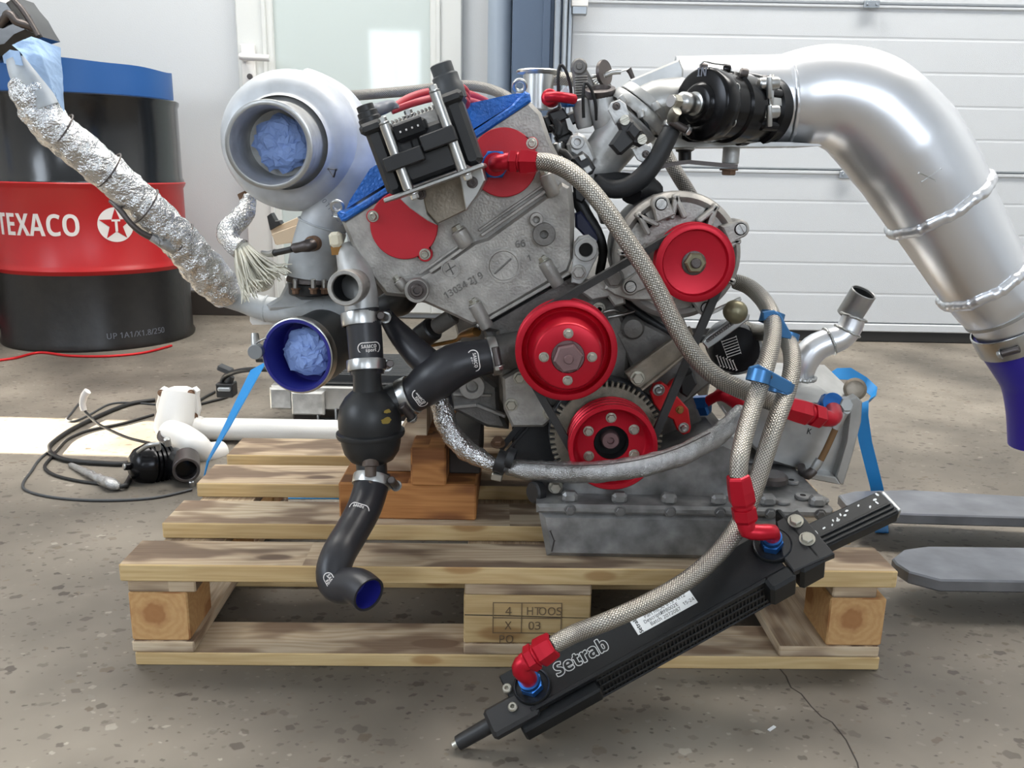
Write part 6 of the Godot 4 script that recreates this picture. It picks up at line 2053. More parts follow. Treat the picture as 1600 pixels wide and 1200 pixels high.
	put("badge", bent_on(badge(0.022, 0.011, 0.0), b2, Vector3(1, 0.6, 0.02), Vector3(-0.1, -0.35, 1), met(31, b2)), M.white_print, yh)
	# lower hose with open blue-lined end
	var lh := thing("coolant_hose", "bent black silicone hose with blue lined open end hanging below the pot", "hose", at(540, 940, 0.86), "black silicone coolant hoses")
	var e1 := at(576, 929, 0.735)
	var es := met(1.0, e1)
	var edir := Vector3(0.72, -0.10, 0.70).normalized()
	var hp := path([584, 738, 0.876, 26, 580, 760, 0.868, 27, 569, 794, 0.845, 27, 550, 830, 0.815, 26.5, 530, 864, 0.785, 27])
	hp.append([at(521, 893, 0.772), 28.5 * es])
	hp.append([at(529, 914, 0.765), 29.5 * es])
	hp.append([e1 - edir * 0.018, 29 * es])
	hp.append([e1, 28.5 * es])
	put("hose", tube(Mb.new(), hp, 44, false), M.silicone, lh)
	put("end_ring", lathe(Mb.new(), axis_xf(e1, edir), [Vector2(28.5 * es, -0.001), Vector2(28 * es, 0.0004), Vector2(24.5 * es, 0.0004), Vector2(24 * es, -0.0006)], 48), M.silicone, lh)
	put("blue_lining", lathe(Mb.new(), axis_xf(e1, edir), [Vector2(24.4 * es, -0.0002), Vector2(24 * es, -0.001), Vector2(24 * es, -0.024), Vector2(0, -0.024)], 48), M.bore_blue, lh)
	hose_band(lh, "clamp", at(580, 760, 0.868), at(583, 744, 0.875), met(27.5, at(582, 752, 0.874)), M.steel, true, Vector3(1, -0.2, 0.35))
	var b3 := at(564, 804, 0.838)
	put("badge", bent_on(badge(0.022, 0.0115, PI), b3, Vector3(0.38, 1, -0.9), Vector3(0, 0.7, 1), met(28.3, b3)), M.white_print, lh)
	var b4 := at(531, 906, 0.767)
	put("badge", bent_on(badge(0.021, 0.0105, PI * 0.5), b4, Vector3(0.55, -0.75, 0.4), Vector3(-0.1, 0.1, 1), met(30.5, b4)), M.white_print, lh)
	# foil-sleeved heater hose in front of the pulleys
	var fo := thing("foil_hose", "silver foil sleeved hose sweeping below the crank pulley", "hose", at(800, 740, 0.89))
	put("bare_hose", tube(Mb.new(), path([690, 598, 0.93, 13, 692, 620, 0.93, 14, 696, 640, 0.93, 14]), 20), M.silicone, fo)
	var f1 := Mb.new()
	tube(f1, path([682, 608, 0.925, 12, 690, 638, 0.922, 16, 704, 676, 0.915, 17, 730, 704, 0.91, 17, 762, 722, 0.90, 13, 778, 730, 0.897, 8]), 36, true, 0.16, false, 0.0022)
	put("foil_sleeve", fix_normals(f1), M.foil, fo)
	var f2 := Mb.new()
	tube(f2, path([790, 736, 0.892, 7, 806, 732, 0.888, 14, 830, 735, 0.88, 16, 880, 738, 0.855, 17, 935, 737, 0.825, 17, 1000, 729, 0.815, 17, 1060, 712, 0.82, 17, 1105, 690, 0.835, 17, 1135, 668, 0.85, 15, 1158, 642, 0.87, 12]), 36, true, 0.10, false, 0.0022)
	put("foil_sleeve", fix_normals(f2), M.foil_fine, fo)
	put("foil_seam", tube(Mb.new(), path([808, 722, 0.87, 1, 880, 727, 0.837, 1, 940, 726, 0.807, 1, 1000, 718, 0.797, 1, 1060, 700, 0.802, 1, 1110, 676, 0.82, 1]), 6), M.dark_steel, fo)
	var pc2 := at(784, 722, 0.893)
	put("p_clamp", lathe(Mb.new(), axis_xf(pc2, Vector3(1, -0.3, 0.2)), [Vector2(0.0115, -0.006), Vector2(0.0128, -0.006), Vector2(0.0128, 0.006), Vector2(0.0115, 0.006)], 28), M.plastic, fo)
	put("p_clamp", lathe(Mb.new(), axis_xf(at(798, 716, 0.888), Vector3(1, -0.3, 0.2)), [Vector2(0.0095, -0.004), Vector2(0.0115, -0.004), Vector2(0.0115, 0.004), Vector2(0.0095, 0.004)], 28), M.rubber, fo)
	put("clamp_foot", box(Mb.new(), Vector3(0.012, 0.008, 0.006), Transform3D(Basis(Vector3.BACK, -0.2), at(776, 745, 0.89)), 0.001), M.zinc, fo)

func ragged(r: float, sd: int) -> PackedVector2Array:
	var q := RandomNumberGenerator.new()
	q.seed = sd
	var o := PackedVector2Array()
	for i in 14:
		o.append(Vector2.from_angle(TAU * i / 14.0) * r * Vector2(1.6, 0.9) * q.randf_range(0.7, 1.1))
	return o

func surf_on(xf: Transform3D, p: Vector3, r: float) -> Vector3:   # offset from the axis foot to the surface of radius r below p
	var l := xf.affine_inverse() * p
	var d := Vector2(l.x, l.y).normalized() * r
	return xf * Vector3(d.x, d.y, l.z) - xf.origin

# ---------- the right side: intake, dump valve, throttle bodies
func intake_side():
	var o := thing("intake_pipe", "big welded aluminium intake pipe curving down to the right", "pipe", at(1400, 300, 1.05))
	put("plenum", tube(Mb.new(), path([1052, 158, 1.06, 66, 1120, 158, 1.055, 67, 1232, 157, 1.05, 68]), 56), M.alu, o)
	put("elbow", tube(Mb.new(), path([1216, 160, 1.055, 66, 1245, 154, 1.05, 72, 1295, 150, 1.05, 76, 1352, 170, 1.05, 84, 1408, 226, 1.05, 88, 1442, 275, 1.05, 85, 1468, 320, 1.05, 80]), 72, false), M.alu, o)
	put("cone", tube(Mb.new(), path([1467, 318, 1.05, 79, 1500, 375, 1.05, 73, 1537, 438, 1.05, 67]), 64, false), M.alu, o)
	put("tail", tube(Mb.new(), path([1536, 437, 1.05, 66, 1556, 466, 1.05, 63, 1572, 488, 1.05, 57, 1590, 518, 1.05, 55]), 60, true), M.alu, o)
	for e in [[1467, 319, 81, 1500, 375], [1537, 438, 68.5, 1572, 494], [1226, 158, 69.5, 1300, 152]]:
		var p := at(e[0], e[1], 1.05)
		put("weld_bead", bead(Mb.new(), p, (at(e[3], e[4], 1.05) - p).normalized(), met(e[2] - 2.5, p), 0.0075 if e[2] != 69.5 else 0.003), M.alu, o)
	var t0 := at(1573, 490, 1.05)
	var t1 := at(1586, 511, 1.05)
	put("hose_bead", lathe(Mb.new(), axis_xf(at(1566, 478, 1.05), t1 - t0), [Vector2(0.045, 0), Vector2(0.0485, 0.001), Vector2(0.0485, 0.005), Vector2(0.045, 0.006)], 48), M.alu_dull, o)
	put("dent_scratch", joined(bar(1436, 270, 1462, 282, 0.972, 1.5, 0.0008), bar(1440, 284, 1470, 264, 0.972, 1.5, 0.0008)), M.steel, o)
	var ph := thing("silicone_hose", "violet blue silicone hose clamped to the end of the intake pipe", "hose", at(1630, 690, 1.05))
	put("hose", tube(Mb.new(), path([1580, 510, 1.05, 57, 1595, 540, 1.05, 56, 1618, 590, 1.05, 50, 1626, 640, 1.05, 48, 1629, 690, 1.05, 48]), 48), M.hose_blue, ph)
	hose_band(ph, "clamp", at(1578, 505, 1.05), at(1592, 534, 1.05), met(57.5, at(1580, 510, 1.05)), M.steel, true, Vector3(-0.3, -0.6, 0.8))
	# plenum end plate and runner
	var pl := thing("intake_plenum", "dull aluminium plenum plate and runner joining the throttle body", "plenum", at(1020, 190, 1.05))
	put("end_plate", plate([976, 146, 985, 124, 1062, 92, 1068, 108, 1068, 224, 1040, 224, 1010, 200, 985, 170], 1.012, 1.10, 0.002), M.alu_dull, pl)
	put("runner", tube(Mb.new(), path([1002, 178, 1.0, 38, 1030, 164, 1.0, 38, 1066, 156, 1.01, 34]), 36), M.alu_dull, pl)
	put("lower_tray", plate([1042, 205, 1075, 222, 1230, 222, 1280, 225, 1284, 228, 1040, 230], 1.0, 1.10, 0.002), M.alu_dull, pl)
	put("union", tube(Mb.new(), path([1070, 228, 1.04, 14, 1070, 236, 1.04, 14, 1070, 238, 1.04, 10, 1070, 252, 1.04, 10]), 18), M.plastic, pl)
	put("union_ring", lathe(Mb.new(), axis_xf(at(1070, 235, 1.04), Vector3.UP), [Vector2(0.0095, 0), Vector2(0.0115, 0.001), Vector2(0.0115, 0.004), Vector2(0.0095, 0.005)], 24), M.steel, pl)
	var pp := thing("support_stay", "bent flat steel stay with round post under the intake pipe", "stay", at(1140, 262, 1.03))
	put("post", cyl(Mb.new(), axis_xf(at(1141, 256, 1.03), Vector3.UP), met(13, at(1141, 240, 1.03)), met(32, at(1141, 240, 1.03)), 0.001), M.cast_light, pp)
	var st := Mb.new()
	ribbon(st, [at(985, 275, 0.99), at(1020, 264, 1.0), at(1050, 256, 1.01), at(1075, 253, 1.015), at(1150, 260, 1.02)], [Vector3(0, 0, 1)], 0.016, 0.0045)
	put("strip", st, M.dark_steel, pp)
	put("bolt", hexm(0.008, 0.007), M.rust, pp, axis_xf(at(1139, 264, 1.02), Vector3.DOWN))
	# throttle body with its position sensor
	var tb := thing("throttle_unit", "grey cast throttle body slanting up from the engine to plenum", "throttle body", at(950, 270, 1.0))
	var a := at(912, 282, 1.0)
	var b := at(1000, 176, 1.0)
	var rs := met(1.0, a)
	put("barrel", tube(Mb.new(), path([905, 290, 1.0, 30, 925, 266, 1.0, 34, 950, 236, 1.0, 36, 978, 200, 1.0, 38]), 40), M.cast_light, tb)
	var dirb := (b - a).normalized()
	for q in [[978, 200, 40, 46, 0.012], [992, 183, 48, 50, 0.012], [1006, 168, 46, 44, 0.010]]:
		put("flange", lathe(Mb.new(), axis_xf(at(q[0], q[1], 1.0), dirb), [Vector2(q[2] * rs, 0), Vector2(q[2] * rs * 1.02, 0.001), Vector2(q[3] * rs, q[4] - 0.002), Vector2(q[3] * rs * 0.97, q[4]), Vector2(0, q[4])], 44), M.cast_light, tb)
	for q in [[1003, 184, 1000, 172], [1028, 172, 1022, 160], [968, 150, 975, 160]]:
		put("clamp_bolt", post_between(q[0], q[1], q[2], q[3], 0.965, 6), M.cast_light, tb)
	put("top_boss", tube(Mb.new(), path([938, 145, 1.0, 19, 942, 165, 1.0, 22, 950, 190, 1.0, 24, 955, 210, 1.0, 22]), 28), M.cast_light, tb)
	put("boss_ring", lathe(Mb.new(), axis_xf(at(938, 143, 1.0), Vector3(-0.1, 1, 0.35)), [Vector2(0.015, -0.006), Vector2(0.0165, -0.003), Vector2(0.0165, 0.003), Vector2(0.012, 0.004), Vector2(0.011, 0), Vector2(0, 0)], 28), M.dark_steel, tb)
	put("lug", plate([886, 226, 892, 212, 904, 207, 914, 212, 922, 226, 932, 248, 925, 262, 908, 250, 890, 240], 0.965, 0.99, 0.003), M.cast_light, tb)
	put("lug_ring", ring_at(902, 222, 0.963, 11, 5, 0.002), M.cast_light, tb)
	for k in 2:
		put("bracket_plate", plate([[950, 172, 955, 160, 968, 155, 978, 162, 984, 180, 972, 190, 962, 196], [986, 232, 1004, 222, 1016, 228, 1019, 240, 1004, 254, 996, 250]][k], 0.948, 0.952, 0.0008), M.cast_light, tb)
		put("bracket_screw", sockm(0.0028, 0.003), M.dark_steel, tb, facing([963, 1009][k], [166, 241][k], 0.948))
	var sn := thing("position_sensor", "black throttle position sensor with two bright screws on the throttle body", "sensor", at(980, 235, 0.94))
	put("body", plate([952, 226, 968, 203, 964, 192, 970, 184, 982, 182, 990, 188, 1002, 200, 1010, 212, 1010, 224, 1000, 230, 990, 226, 972, 242, 966, 242], 0.935, 0.948, 0.003), M.plastic, sn)
	put("collar", plate([980, 205, 990, 190, 1004, 204, 992, 220], 0.928, 0.936, 0.002), M.plastic, sn)
	for q in [[976, 188], [1003, 218]]:
		put("screw", slotm(0.0052, 0.0025), M.zinc, sn, Transform3D(Basis(Vector3.BACK, 0.5), at(q[0], q[1], 0.9345)))
	# black plug on the left flank
	var pg := thing("injector_plug", "black injector plug with metal clips in front of the throttle body", "connector", at(910, 262, 0.95))
	put("shell", plate([893, 248, 910, 236, 920, 244, 931, 262, 926, 272, 915, 276, 905, 262], 0.945, 0.965, 0.002), M.plastic, pg)
	put("clip", plate([904, 244, 912, 240, 917, 247, 908, 252], 0.941, 0.945, 0.0006), M.steel, pg)
	put("clip", plate([911, 263, 921, 258, 926, 266, 917, 272], 0.941, 0.945, 0.0006), M.steel, pg)
	put("cable", tube(Mb.new(), path([893, 252, 0.95, 6, 884, 240, 0.955, 6, 876, 236, 0.96, 5]), 12), M.wire_black, pg)
	# thick black hose sagging below the throttle body
	var bh := thing("breather_hose", "thick black rubber hose sagging from dump valve to the engine", "hose", at(960, 300, 0.96))
	put("hose", tube(Mb.new(), path([1052, 196, 0.955, 13, 1044, 214, 0.952, 14.5, 1026, 248, 0.95, 15, 1002, 278, 0.95, 15.5, 975, 294, 0.955, 15, 948, 294, 0.96, 14, 930, 282, 0.965, 12]), 28), M.rubber, bh)
	put("hose_bundle", tube(Mb.new(), path([930, 282, 0.975, 10, 960, 280, 0.985, 11, 985, 282, 0.99, 11, 1010, 290, 0.99, 12, 1024, 300, 0.985, 12]), 18), M.rubber, bh)
	hose_band(bh, "clamp", at(1049, 203, 0.9545), at(1053, 194, 0.9555), met(13.5, at(1050, 200, 0.955)), M.steel, true, Vector3(0.2, 0, 1))
	# dump valve
	var bv := thing("dump_valve", "glossy black round dump valve with silver nipple on the intake pipe", "valve", at(1110, 220, 0.97))
	var c := at(1093, 163, 0.955)
	var vs := met(1.0, c)
	var ax := axis_xf(c, Vector3(-0.80, 0.02, 0.60))
	put("cap", lathe(Mb.new(), ax, [Vector2(54 * vs, -0.022), Vector2(55.5 * vs, -0.019), Vector2(56 * vs, -0.004), Vector2(54 * vs, -0.001), Vector2(51 * vs, 0), Vector2(33 * vs, 0.001), Vector2(31 * vs, 0.004), Vector2(26 * vs, 0.006), Vector2(20 * vs, 0.006), Vector2(14 * vs, 0.007), Vector2(0, 0.007)], 64), M.black_ano, bv)
	put("body", lathe(Mb.new(), ax, [Vector2(46 * vs, -0.105), Vector2(52 * vs, -0.10), Vector2(52 * vs, -0.066), Vector2(55 * vs, -0.064), Vector2(55 * vs, -0.044), Vector2(51 * vs, -0.042), Vector2(51 * vs, -0.026), Vector2(54 * vs, -0.024), Vector2(54 * vs, -0.02)], 56), M.black_ano, bv)
	put("rear_ring", lathe(Mb.new(), ax, [Vector2(50 * vs, -0.112), Vector2(57 * vs, -0.109), Vector2(57 * vs, -0.094), Vector2(51 * vs, -0.09)], 56), M.black_ano, bv)
	for k in 3:
		var aw := 0.1 + k * 2.1
		var wm := Mb.new()
		for j in 9:
			var a0 := aw + 0.09 * j
			var c2 := Vector3(cos(a0), sin(a0), 0)
			var i := wm.add(ax * (c2 * 53 * vs + Vector3(0, 0, -0.092)), ax.basis * c2, Vector2.ZERO)
			wm.add(ax * (c2 * 53 * vs + Vector3(0, 0, -0.070)), ax.basis * c2, Vector2.ZERO)
			if j > 0:
				wm.quad(i - 2, i - 1, i + 1, i)
		put("window", wm, M.cast_light, bv)
	for k in 6:
		var an := TAU * k / 6.0 + 0.5
		var rp := ax * Vector3(cos(an) * 50 * vs, sin(an) * 50 * vs, -0.096)
		put("bulge", cyl(Mb.new(), Transform3D(ax.basis, rp - (rp - ax * Vector3(0, 0, -0.096)) * 0.06), 0.007, 0.030, 0.003, 18), M.black_ano, bv)
		put("screw", sockm(0.0034, 0.004), M.steel, bv, Transform3D(ax.basis, ax * Vector3(cos(an) * 50 * vs, sin(an) * 50 * vs, -0.021)))
	put("mark", moved(text_arrays("N", 0.0085, 0.0006), ax * Transform3D(Basis(), Vector3(0.003, 0.032, 0.0006))), M.boot_grey, bv)
	put("mark", moved(text_arrays("I", 0.0085, 0.0006), ax * Transform3D(Basis(), Vector3(-0.004, 0.032, 0.0006))), M.boot_grey, bv)
	put("nipple", lathe(Mb.new(), ax, [Vector2(18 * vs, 0.006), Vector2(18 * vs, 0.009), Vector2(14 * vs, 0.010), Vector2(14 * vs, 0.014), Vector2(16 * vs, 0.016), Vector2(16 * vs, 0.026), Vector2(13 * vs, 0.030), Vector2(9 * vs, 0.032), Vector2(9 * vs, 0.044), Vector2(0, 0.044)], 32), M.steel, bv)
	put("nipple_nut", lathe(Mb.new(), ax, [Vector2(11 * vs, 0.033), Vector2(11 * vs, 0.041), Vector2(9 * vs, 0.043), Vector2(0, 0.043)], 6, true), M.zinc, bv)
	put("elbow", tube(Mb.new(), path([1058, 172, 0.925, 9, 1053, 178, 0.93, 9, 1051, 188, 0.945, 9, 1051, 198, 0.953, 9]), 16), M.zinc, bv)
	var wire := Mb.new()
	tube(wire, path([1093, 102, 0.95, 1.6, 1100, 96, 0.95, 1.6, 1114, 99, 0.96, 1.6, 1140, 103, 0.98, 1.6, 1142, 112, 0.98, 1.6]), 8)
	put("lock_wire", wire, M.steel, bv)
	for q in [[1097, 104, 6], [1132, 108, 9], [1160, 114, 8]]:
		put("top_lug", post_between(q[0] - 4, q[1], q[0] + 8, q[1] + 2, 0.97, q[2]), M.black_ano if q[2] == 9 else M.dark_steel, bv)
	for yy in [130, 174]:
		var cl := put("band_lug", post_between(1186, yy + 2, 1217, yy, 0.972, 10), M.steel, bv)
		put("lug_screw", post_between(1202, yy - 10, 1202, yy + 24, 0.965, 4.5), M.steel, cl)
	put("band", tube(Mb.new(), path([1206, 120, 0.985, 5, 1204, 150, 0.972, 5, 1206, 196, 0.985, 5]), 10), M.steel, bv)
	fuel_side()

func fuel_side():
	# what stands between the cam cover and the throttle body
	var can := thing("filler_can", "small polished cup behind the right end of the cam cover", "can", at(840, 150, 1.12))
	var cp := at(841, 150, 1.12)
	var cs := met(1.0, cp)
	put("cup", lathe(Mb.new(), axis_xf(cp, Vector3(0, 1, 0)), [Vector2(0, -20 * cs), Vector2(24 * cs, -20 * cs), Vector2(24 * cs, 31 * cs), Vector2(34 * cs, 33 * cs), Vector2(35 * cs, 36 * cs), Vector2(33 * cs, 38 * cs), Vector2(0, 38 * cs)], 44), M.steel, can)
	var ft := thing("fuel_fitting", "short red anodised elbow fitting right of the cam cover", "fitting", at(870, 160, 0.98))
	var fc := at(858, 152, 0.985)
	var fs := met(1.0, fc)
	put("ring", lathe(Mb.new(), axis_xf(fc, Vector3(-0.3, 0.1, 1)), [Vector2(13 * fs, -0.012), Vector2(13.5 * fs, -0.001), Vector2(12 * fs, 0.001), Vector2(9 * fs, 0.002), Vector2(0, 0.002)], 32), M.red_ano, ft)
	put("elbow", tube(Mb.new(), path([856, 152, 0.975, 8, 868, 151, 0.968, 8, 885, 153, 0.968, 8, 896, 155, 0.975, 8]), 20), M.red_ano, ft)
	put("nut", lathe(Mb.new(), axis_xf(at(892, 157, 0.985), Vector3(0.5, 0, 1)), [Vector2(11 * fs, -0.012), Vector2(11 * fs, 0), Vector2(8 * fs, 0.001), Vector2(0, 0.001)], 6, true), M.blue_ano, ft)
	var reg := thing("fuel_rail", "dark fuel rail with injector plugs between head and throttle body", "fuel rail", at(880, 240, 1.0))
	for e in [[[855, 176, 880, 168, 890, 184, 866, 196], 0.99], [[858, 196, 884, 186, 896, 206, 872, 218], 0.985], [[866, 214, 890, 204, 898, 222, 878, 236], 0.99], [[848, 182, 860, 178, 866, 206, 856, 208], 1.0], [[884, 178, 900, 172, 906, 190, 892, 196], 1.0]]:
		put("plug", plate(e[0], e[1], e[1] + 0.03, 0.002), M.plastic, reg)
	put("rail", tube(Mb.new(), path([866, 170, 1.03, 12, 880, 205, 1.03, 12, 896, 240, 1.03, 12]), 20), M.dark_steel, reg)
	put("elbow", tube(Mb.new(), path([868, 190, 0.985, 6, 874, 198, 0.98, 6, 872, 210, 0.98, 6]), 12), M.rubber, reg)
	put("paper_tag", plate([884, 186, 890, 184, 900, 206, 896, 208, 888, 202], 0.975, 0.976, 0.0002), M.label_white, reg)
	put("paper_tag", plate([872, 146, 884, 134, 898, 150, 886, 162], 1.0, 1.001, 0.0002), M.label_white, reg)
	put("injector", post_between(872, 222, 876, 244, 0.985, 10), M.steel, reg)
	put("injector", post_between(905, 155, 914, 200, 1.0, 13), M.cast_light, reg)
	for q in [[869, 100, 0, 0], [908, 128, 0, 0]]:
		var x: int = q[0]
		var y: int = q[1]
		put("loop_wire", tube(Mb.new(), path([x + 4, y + 56, 0.985, 2.6, x + 3, y + 20, 0.98, 2.6, x + 6, y + 2, 0.98, 2.6, x + 14, y + 8, 0.98, 2.6, x + 22, y + 32, 0.985, 2.6, x + 24, y + 60, 0.99, 2.6]), 10), M.wire_black, reg)
	put("loom", tube(Mb.new(), path([896, 300, 0.99, 9, 912, 330, 0.99, 10, 925, 350, 0.985, 9, 938, 372, 0.98, 8, 942, 400, 0.98, 7, 936, 430, 0.98, 7]), 14, true, 0.2), M.wire_black, reg)
	put("plug", plate([899, 334, 908, 330, 938, 372, 934, 380, 920, 376, 900, 356], 0.975, 0.995, 0.002), M.hose_dark, reg)
	put("plug", plate([896, 288, 912, 282, 922, 300, 910, 318, 898, 312], 0.98, 1.0, 0.002), M.plastic, reg)
	put("paper_tag", plate([905, 302, 912, 312, 920, 308, 922, 334, 906, 326], 0.996, 0.997, 0.0002), M.label_white, reg)
	put("bracket", plate([930, 318, 946, 312, 962, 330, 958, 352, 940, 350], 0.99, 1.01, 0.002), M.cast_dark, reg)
	var lv := thing("throttle_lever", "ribbed grey throttle lever with cable linkage above the throttle body", "lever", at(905, 180, 1.02))
	put("knob", lathe(Mb.new(), facing(905, 104, 1.02), [Vector2(0.0085, -0.02), Vector2(0.009, 0), Vector2(0.007, 0.002), Vector2(0.004, 0.002), Vector2(0.003, 0.004), Vector2(0, 0.004)], 28), M.cast_dark, lv)
	put("arm", plate([894, 108, 916, 106, 928, 128, 932, 160, 928, 196, 904, 198, 898, 150], 1.02, 1.03, 0.002), M.cast_dark, lv)
	for k in 8:
		put("rib", bar(898, 120 + 4 * k, 918, 119 + 4 * k, 1.018, 2, 0.003), M.cast, lv)
	put("rod", tube(Mb.new(), path([924, 120, 1.03, 3, 940, 118, 1.03, 3, 945, 118, 1.03, 4, 956, 113, 1.03, 4, 970, 112, 1.03, 4]), 12), M.steel, lv)
	put("cable_nut", post_between(936, 120, 944, 118, 1.03, 7), M.steel, lv)
	put("disc", lathe(Mb.new(), axis_xf(at(944, 114, 1.03), Vector3(0.75, 0.1, 0.6)), [Vector2(0.014, -0.002), Vector2(0.0145, 0), Vector2(0.014, 0.002), Vector2(0, 0.002)], 28), M.dark_steel, lv)
	put("inner_cable", tube(Mb.new(), path([970, 112, 1.03, 1, 984, 108, 1.03, 1]), 6), M.steel, lv)
	put("cable_end", tube(Mb.new(), path([982, 108, 1.03, 5, 985, 113, 1.03, 4, 990, 125, 1.03, 3.5]), 12), M.dark_steel, lv)
	put("link", bar(950, 132, 958, 150, 1.03, 8, 0.004), M.cast_dark, lv)
	var sp := Mb.new()
	var pts := []
	for i in 60:
		var f := i / 59.0
		var p := at(lerpf(930, 952, f), lerpf(128, 152, f), 1.04)
		pts.append([p + Vector3(cos(i * 0.9), sin(i * 0.9), 0) * 0.004, 0.0007])
	tube(sp, pts, 6, false)
	put("spring", sp, M.steel, lv)

# ---------- silver tank on the right
func tank():
	var o := thing("catch_tank", "silver aluminium tank with welded elbow pipe and brown sight tube", "tank", at(1250, 740, 0.98))
	var d := 0.965
	put("body", plate([1158, 640, 1164, 622, 1320, 634, 1330, 640, 1322, 700, 1306, 748, 1256, 738, 1204, 722, 1176, 700, 1160, 676], d, 1.10, 0.003), M.alu_dull, o)
	# top face: slopes away from the viewer
	var a := [at(1160, 622, d), at(1326, 634, d), at(1342, 622, 1.08), at(1288, 570, 1.12), at(1196, 566, 1.12)]
	var top := Mb.new()
	var n: Vector3 = -((a[1] - a[0]) as Vector3).cross(a[3] - a[0]).normalized()
	if n.y < 0:
		n = -n
	var i0 := top.v.size()
	for p in a:
		top.add(p, n, Vector2(p.x, p.z))
	for k in range(1, 4):
		top.tri(i0, i0 + k, i0 + k + 1)
	for p in a:
		top.add(p - n * 0.003, -n, Vector2(p.x, p.z))
	for k in range(1, 4):
		top.tri(i0 + 5, i0 + 5 + k, i0 + 6 + k)
	for k in 5:
		var p: Vector3 = a[k]
		var q: Vector3 = a[(k + 1) % 5]
		top.flat4(p, q, q - n * 0.003, p - n * 0.003, (q - p).cross(n).normalized())
	put("top_plate", top, M.alu_dull, o)
	put("top_weld", tube(Mb.new(), [[a[0], 0.002], [a[0].lerp(a[1], 0.5), 0.0024], [a[1], 0.002]], 12, true, 0.3), M.weld, o)
	put("side_flange", plate([1318, 632, 1330, 624, 1340, 620, 1348, 628, 1346, 660, 1334, 706, 1318, 758, 1312, 757, 1306, 745, 1322, 690, 1328, 640], d - 0.012, d + 0.004, 0.0015), M.alu_dull, o)
	put("lower_lip", plate([1253, 738, 1306, 746, 1314, 758, 1262, 748], d - 0.02, d + 0.002, 0.0012), M.alu_dull, o)
	# elbow pipe
	var el := path([1250, 588, 1.04, 20, 1256, 566, 1.04, 22, 1272, 545, 1.04, 22, 1292, 535, 1.04, 21, 1312, 528, 1.04, 20, 1326, 515, 1.04, 19, 1334, 496, 1.04, 18])
	put("elbow_pipe", tube(Mb.new(), el, 36), M.alu, o)
	var e0 := at(1335, 494, 1.04)
	var e1 := at(1350, 456, 1.04)
	var es := met(1.0, e0)
	var exf := axis_xf(e1, (e1 - e0) + Vector3(0, -0.004, 0.010))
	put("pipe_mouth", pipe_end(Mb.new(), exf, 20 * es, 17.5 * es, 0.03, e0.distance_to(e1) + 0.004, 40), M.alu_dull, o)
	put("mouth_bore", lathe(Mb.new(), exf, [Vector2(17.4 * es, -0.003), Vector2(17.3 * es, -0.029), Vector2(0, -0.029)], 36), M.hole, o)
	for e in [[1334, 495, 19.5, 1343, 474], [1296, 533, 21.5, 1318, 524], [1324, 517, 20, 1334, 500]]:
		var p := at(e[0], e[1], 1.04)
		put("weld_bead", bead(Mb.new(), p, (at(e[3], e[4], 1.04) - p).normalized(), met(e[2], p), 0.0018), M.weld, o)
	put("base_weld", bead(Mb.new(), at(1250, 588, 1.035), n, met(22, at(1250, 588, 1.04)), 0.003), M.weld, o)
	# sight tube with its fittings
	put("sight_tube", tube(Mb.new(), path([1308, 664, 0.94, 5, 1290, 704, 0.94, 5, 1276, 730, 0.94, 5]), 16), M.amber, o)
	put("tube_sleeve", tube(Mb.new(), path([1318, 645, 0.94, 7, 1310, 660, 0.94, 7, 1305, 670, 0.94, 6.5]), 16), M.alu_dull, o)
	put("tube_sleeve", tube(Mb.new(), path([1281, 718, 0.94, 6.5, 1275, 728, 0.94, 7, 1270, 735, 0.94, 6]), 16), M.alu_dull, o)
	put("upper_fitting", lathe(Mb.new(), axis_xf(at(1316, 638, 0.955), Vector3(0.2, 0.3, 1)), [Vector2(0.010, -0.012), Vector2(0.0095, 0.004), Vector2(0.007, 0.008), Vector2(0, 0.009)], 28), M.steel, o)
	put("bolt_head", hexm(0.0085, 0.009), M.steel, o, axis_xf(at(1317, 634, 0.95), Vector3(0.15, 0.4, 1)))
	put("lower_fitting", tube(Mb.new(), path([1272, 734, 0.94, 7, 1262, 742, 0.94, 8, 1254, 738, 0.95, 7, 1252, 728, 0.96, 6]), 16), M.dark_steel, o)
	put("hand_mark", face_text("K", 1264, 674, d - 0.0006, 9, -8, 0.0004, false), M.black_print, o)
	put("eyelet", lathe(Mb.new(), axis_xf(at(1336, 608, 1.07), Vector3(-0.2, 0.3, 1)), [Vector2(0.014, -0.003), Vector2(0.0145, 0), Vector2(0.011, 0.002), Vector2(0.008, 0.001), Vector2(0, 0.001)], 32), M.plate_steel, o)
	put("mount_leg", slab(Vector3(at(1180, 700, 1.04).x, at(1180, 789, 0.86).y - 0.001, -1.07), Vector3(at(1215, 700, 1.04).x, at(1200, 690, 1.02).y, -1.03), 0.002), M.alu_dull, o)

# ---------- oil cooler leaning on the pallet edge
func on_face(F: Transform3D, px: float, py: float) -> Vector3:   # where a line of sight meets a face, in the face's own axes
	var inv := F.affine_inverse()
	var a := inv * EYE
	var d := inv.basis * ray(px, py)
	var p := a - d * (a.z / d.z)
	return Vector3(p.x, p.y, 0)

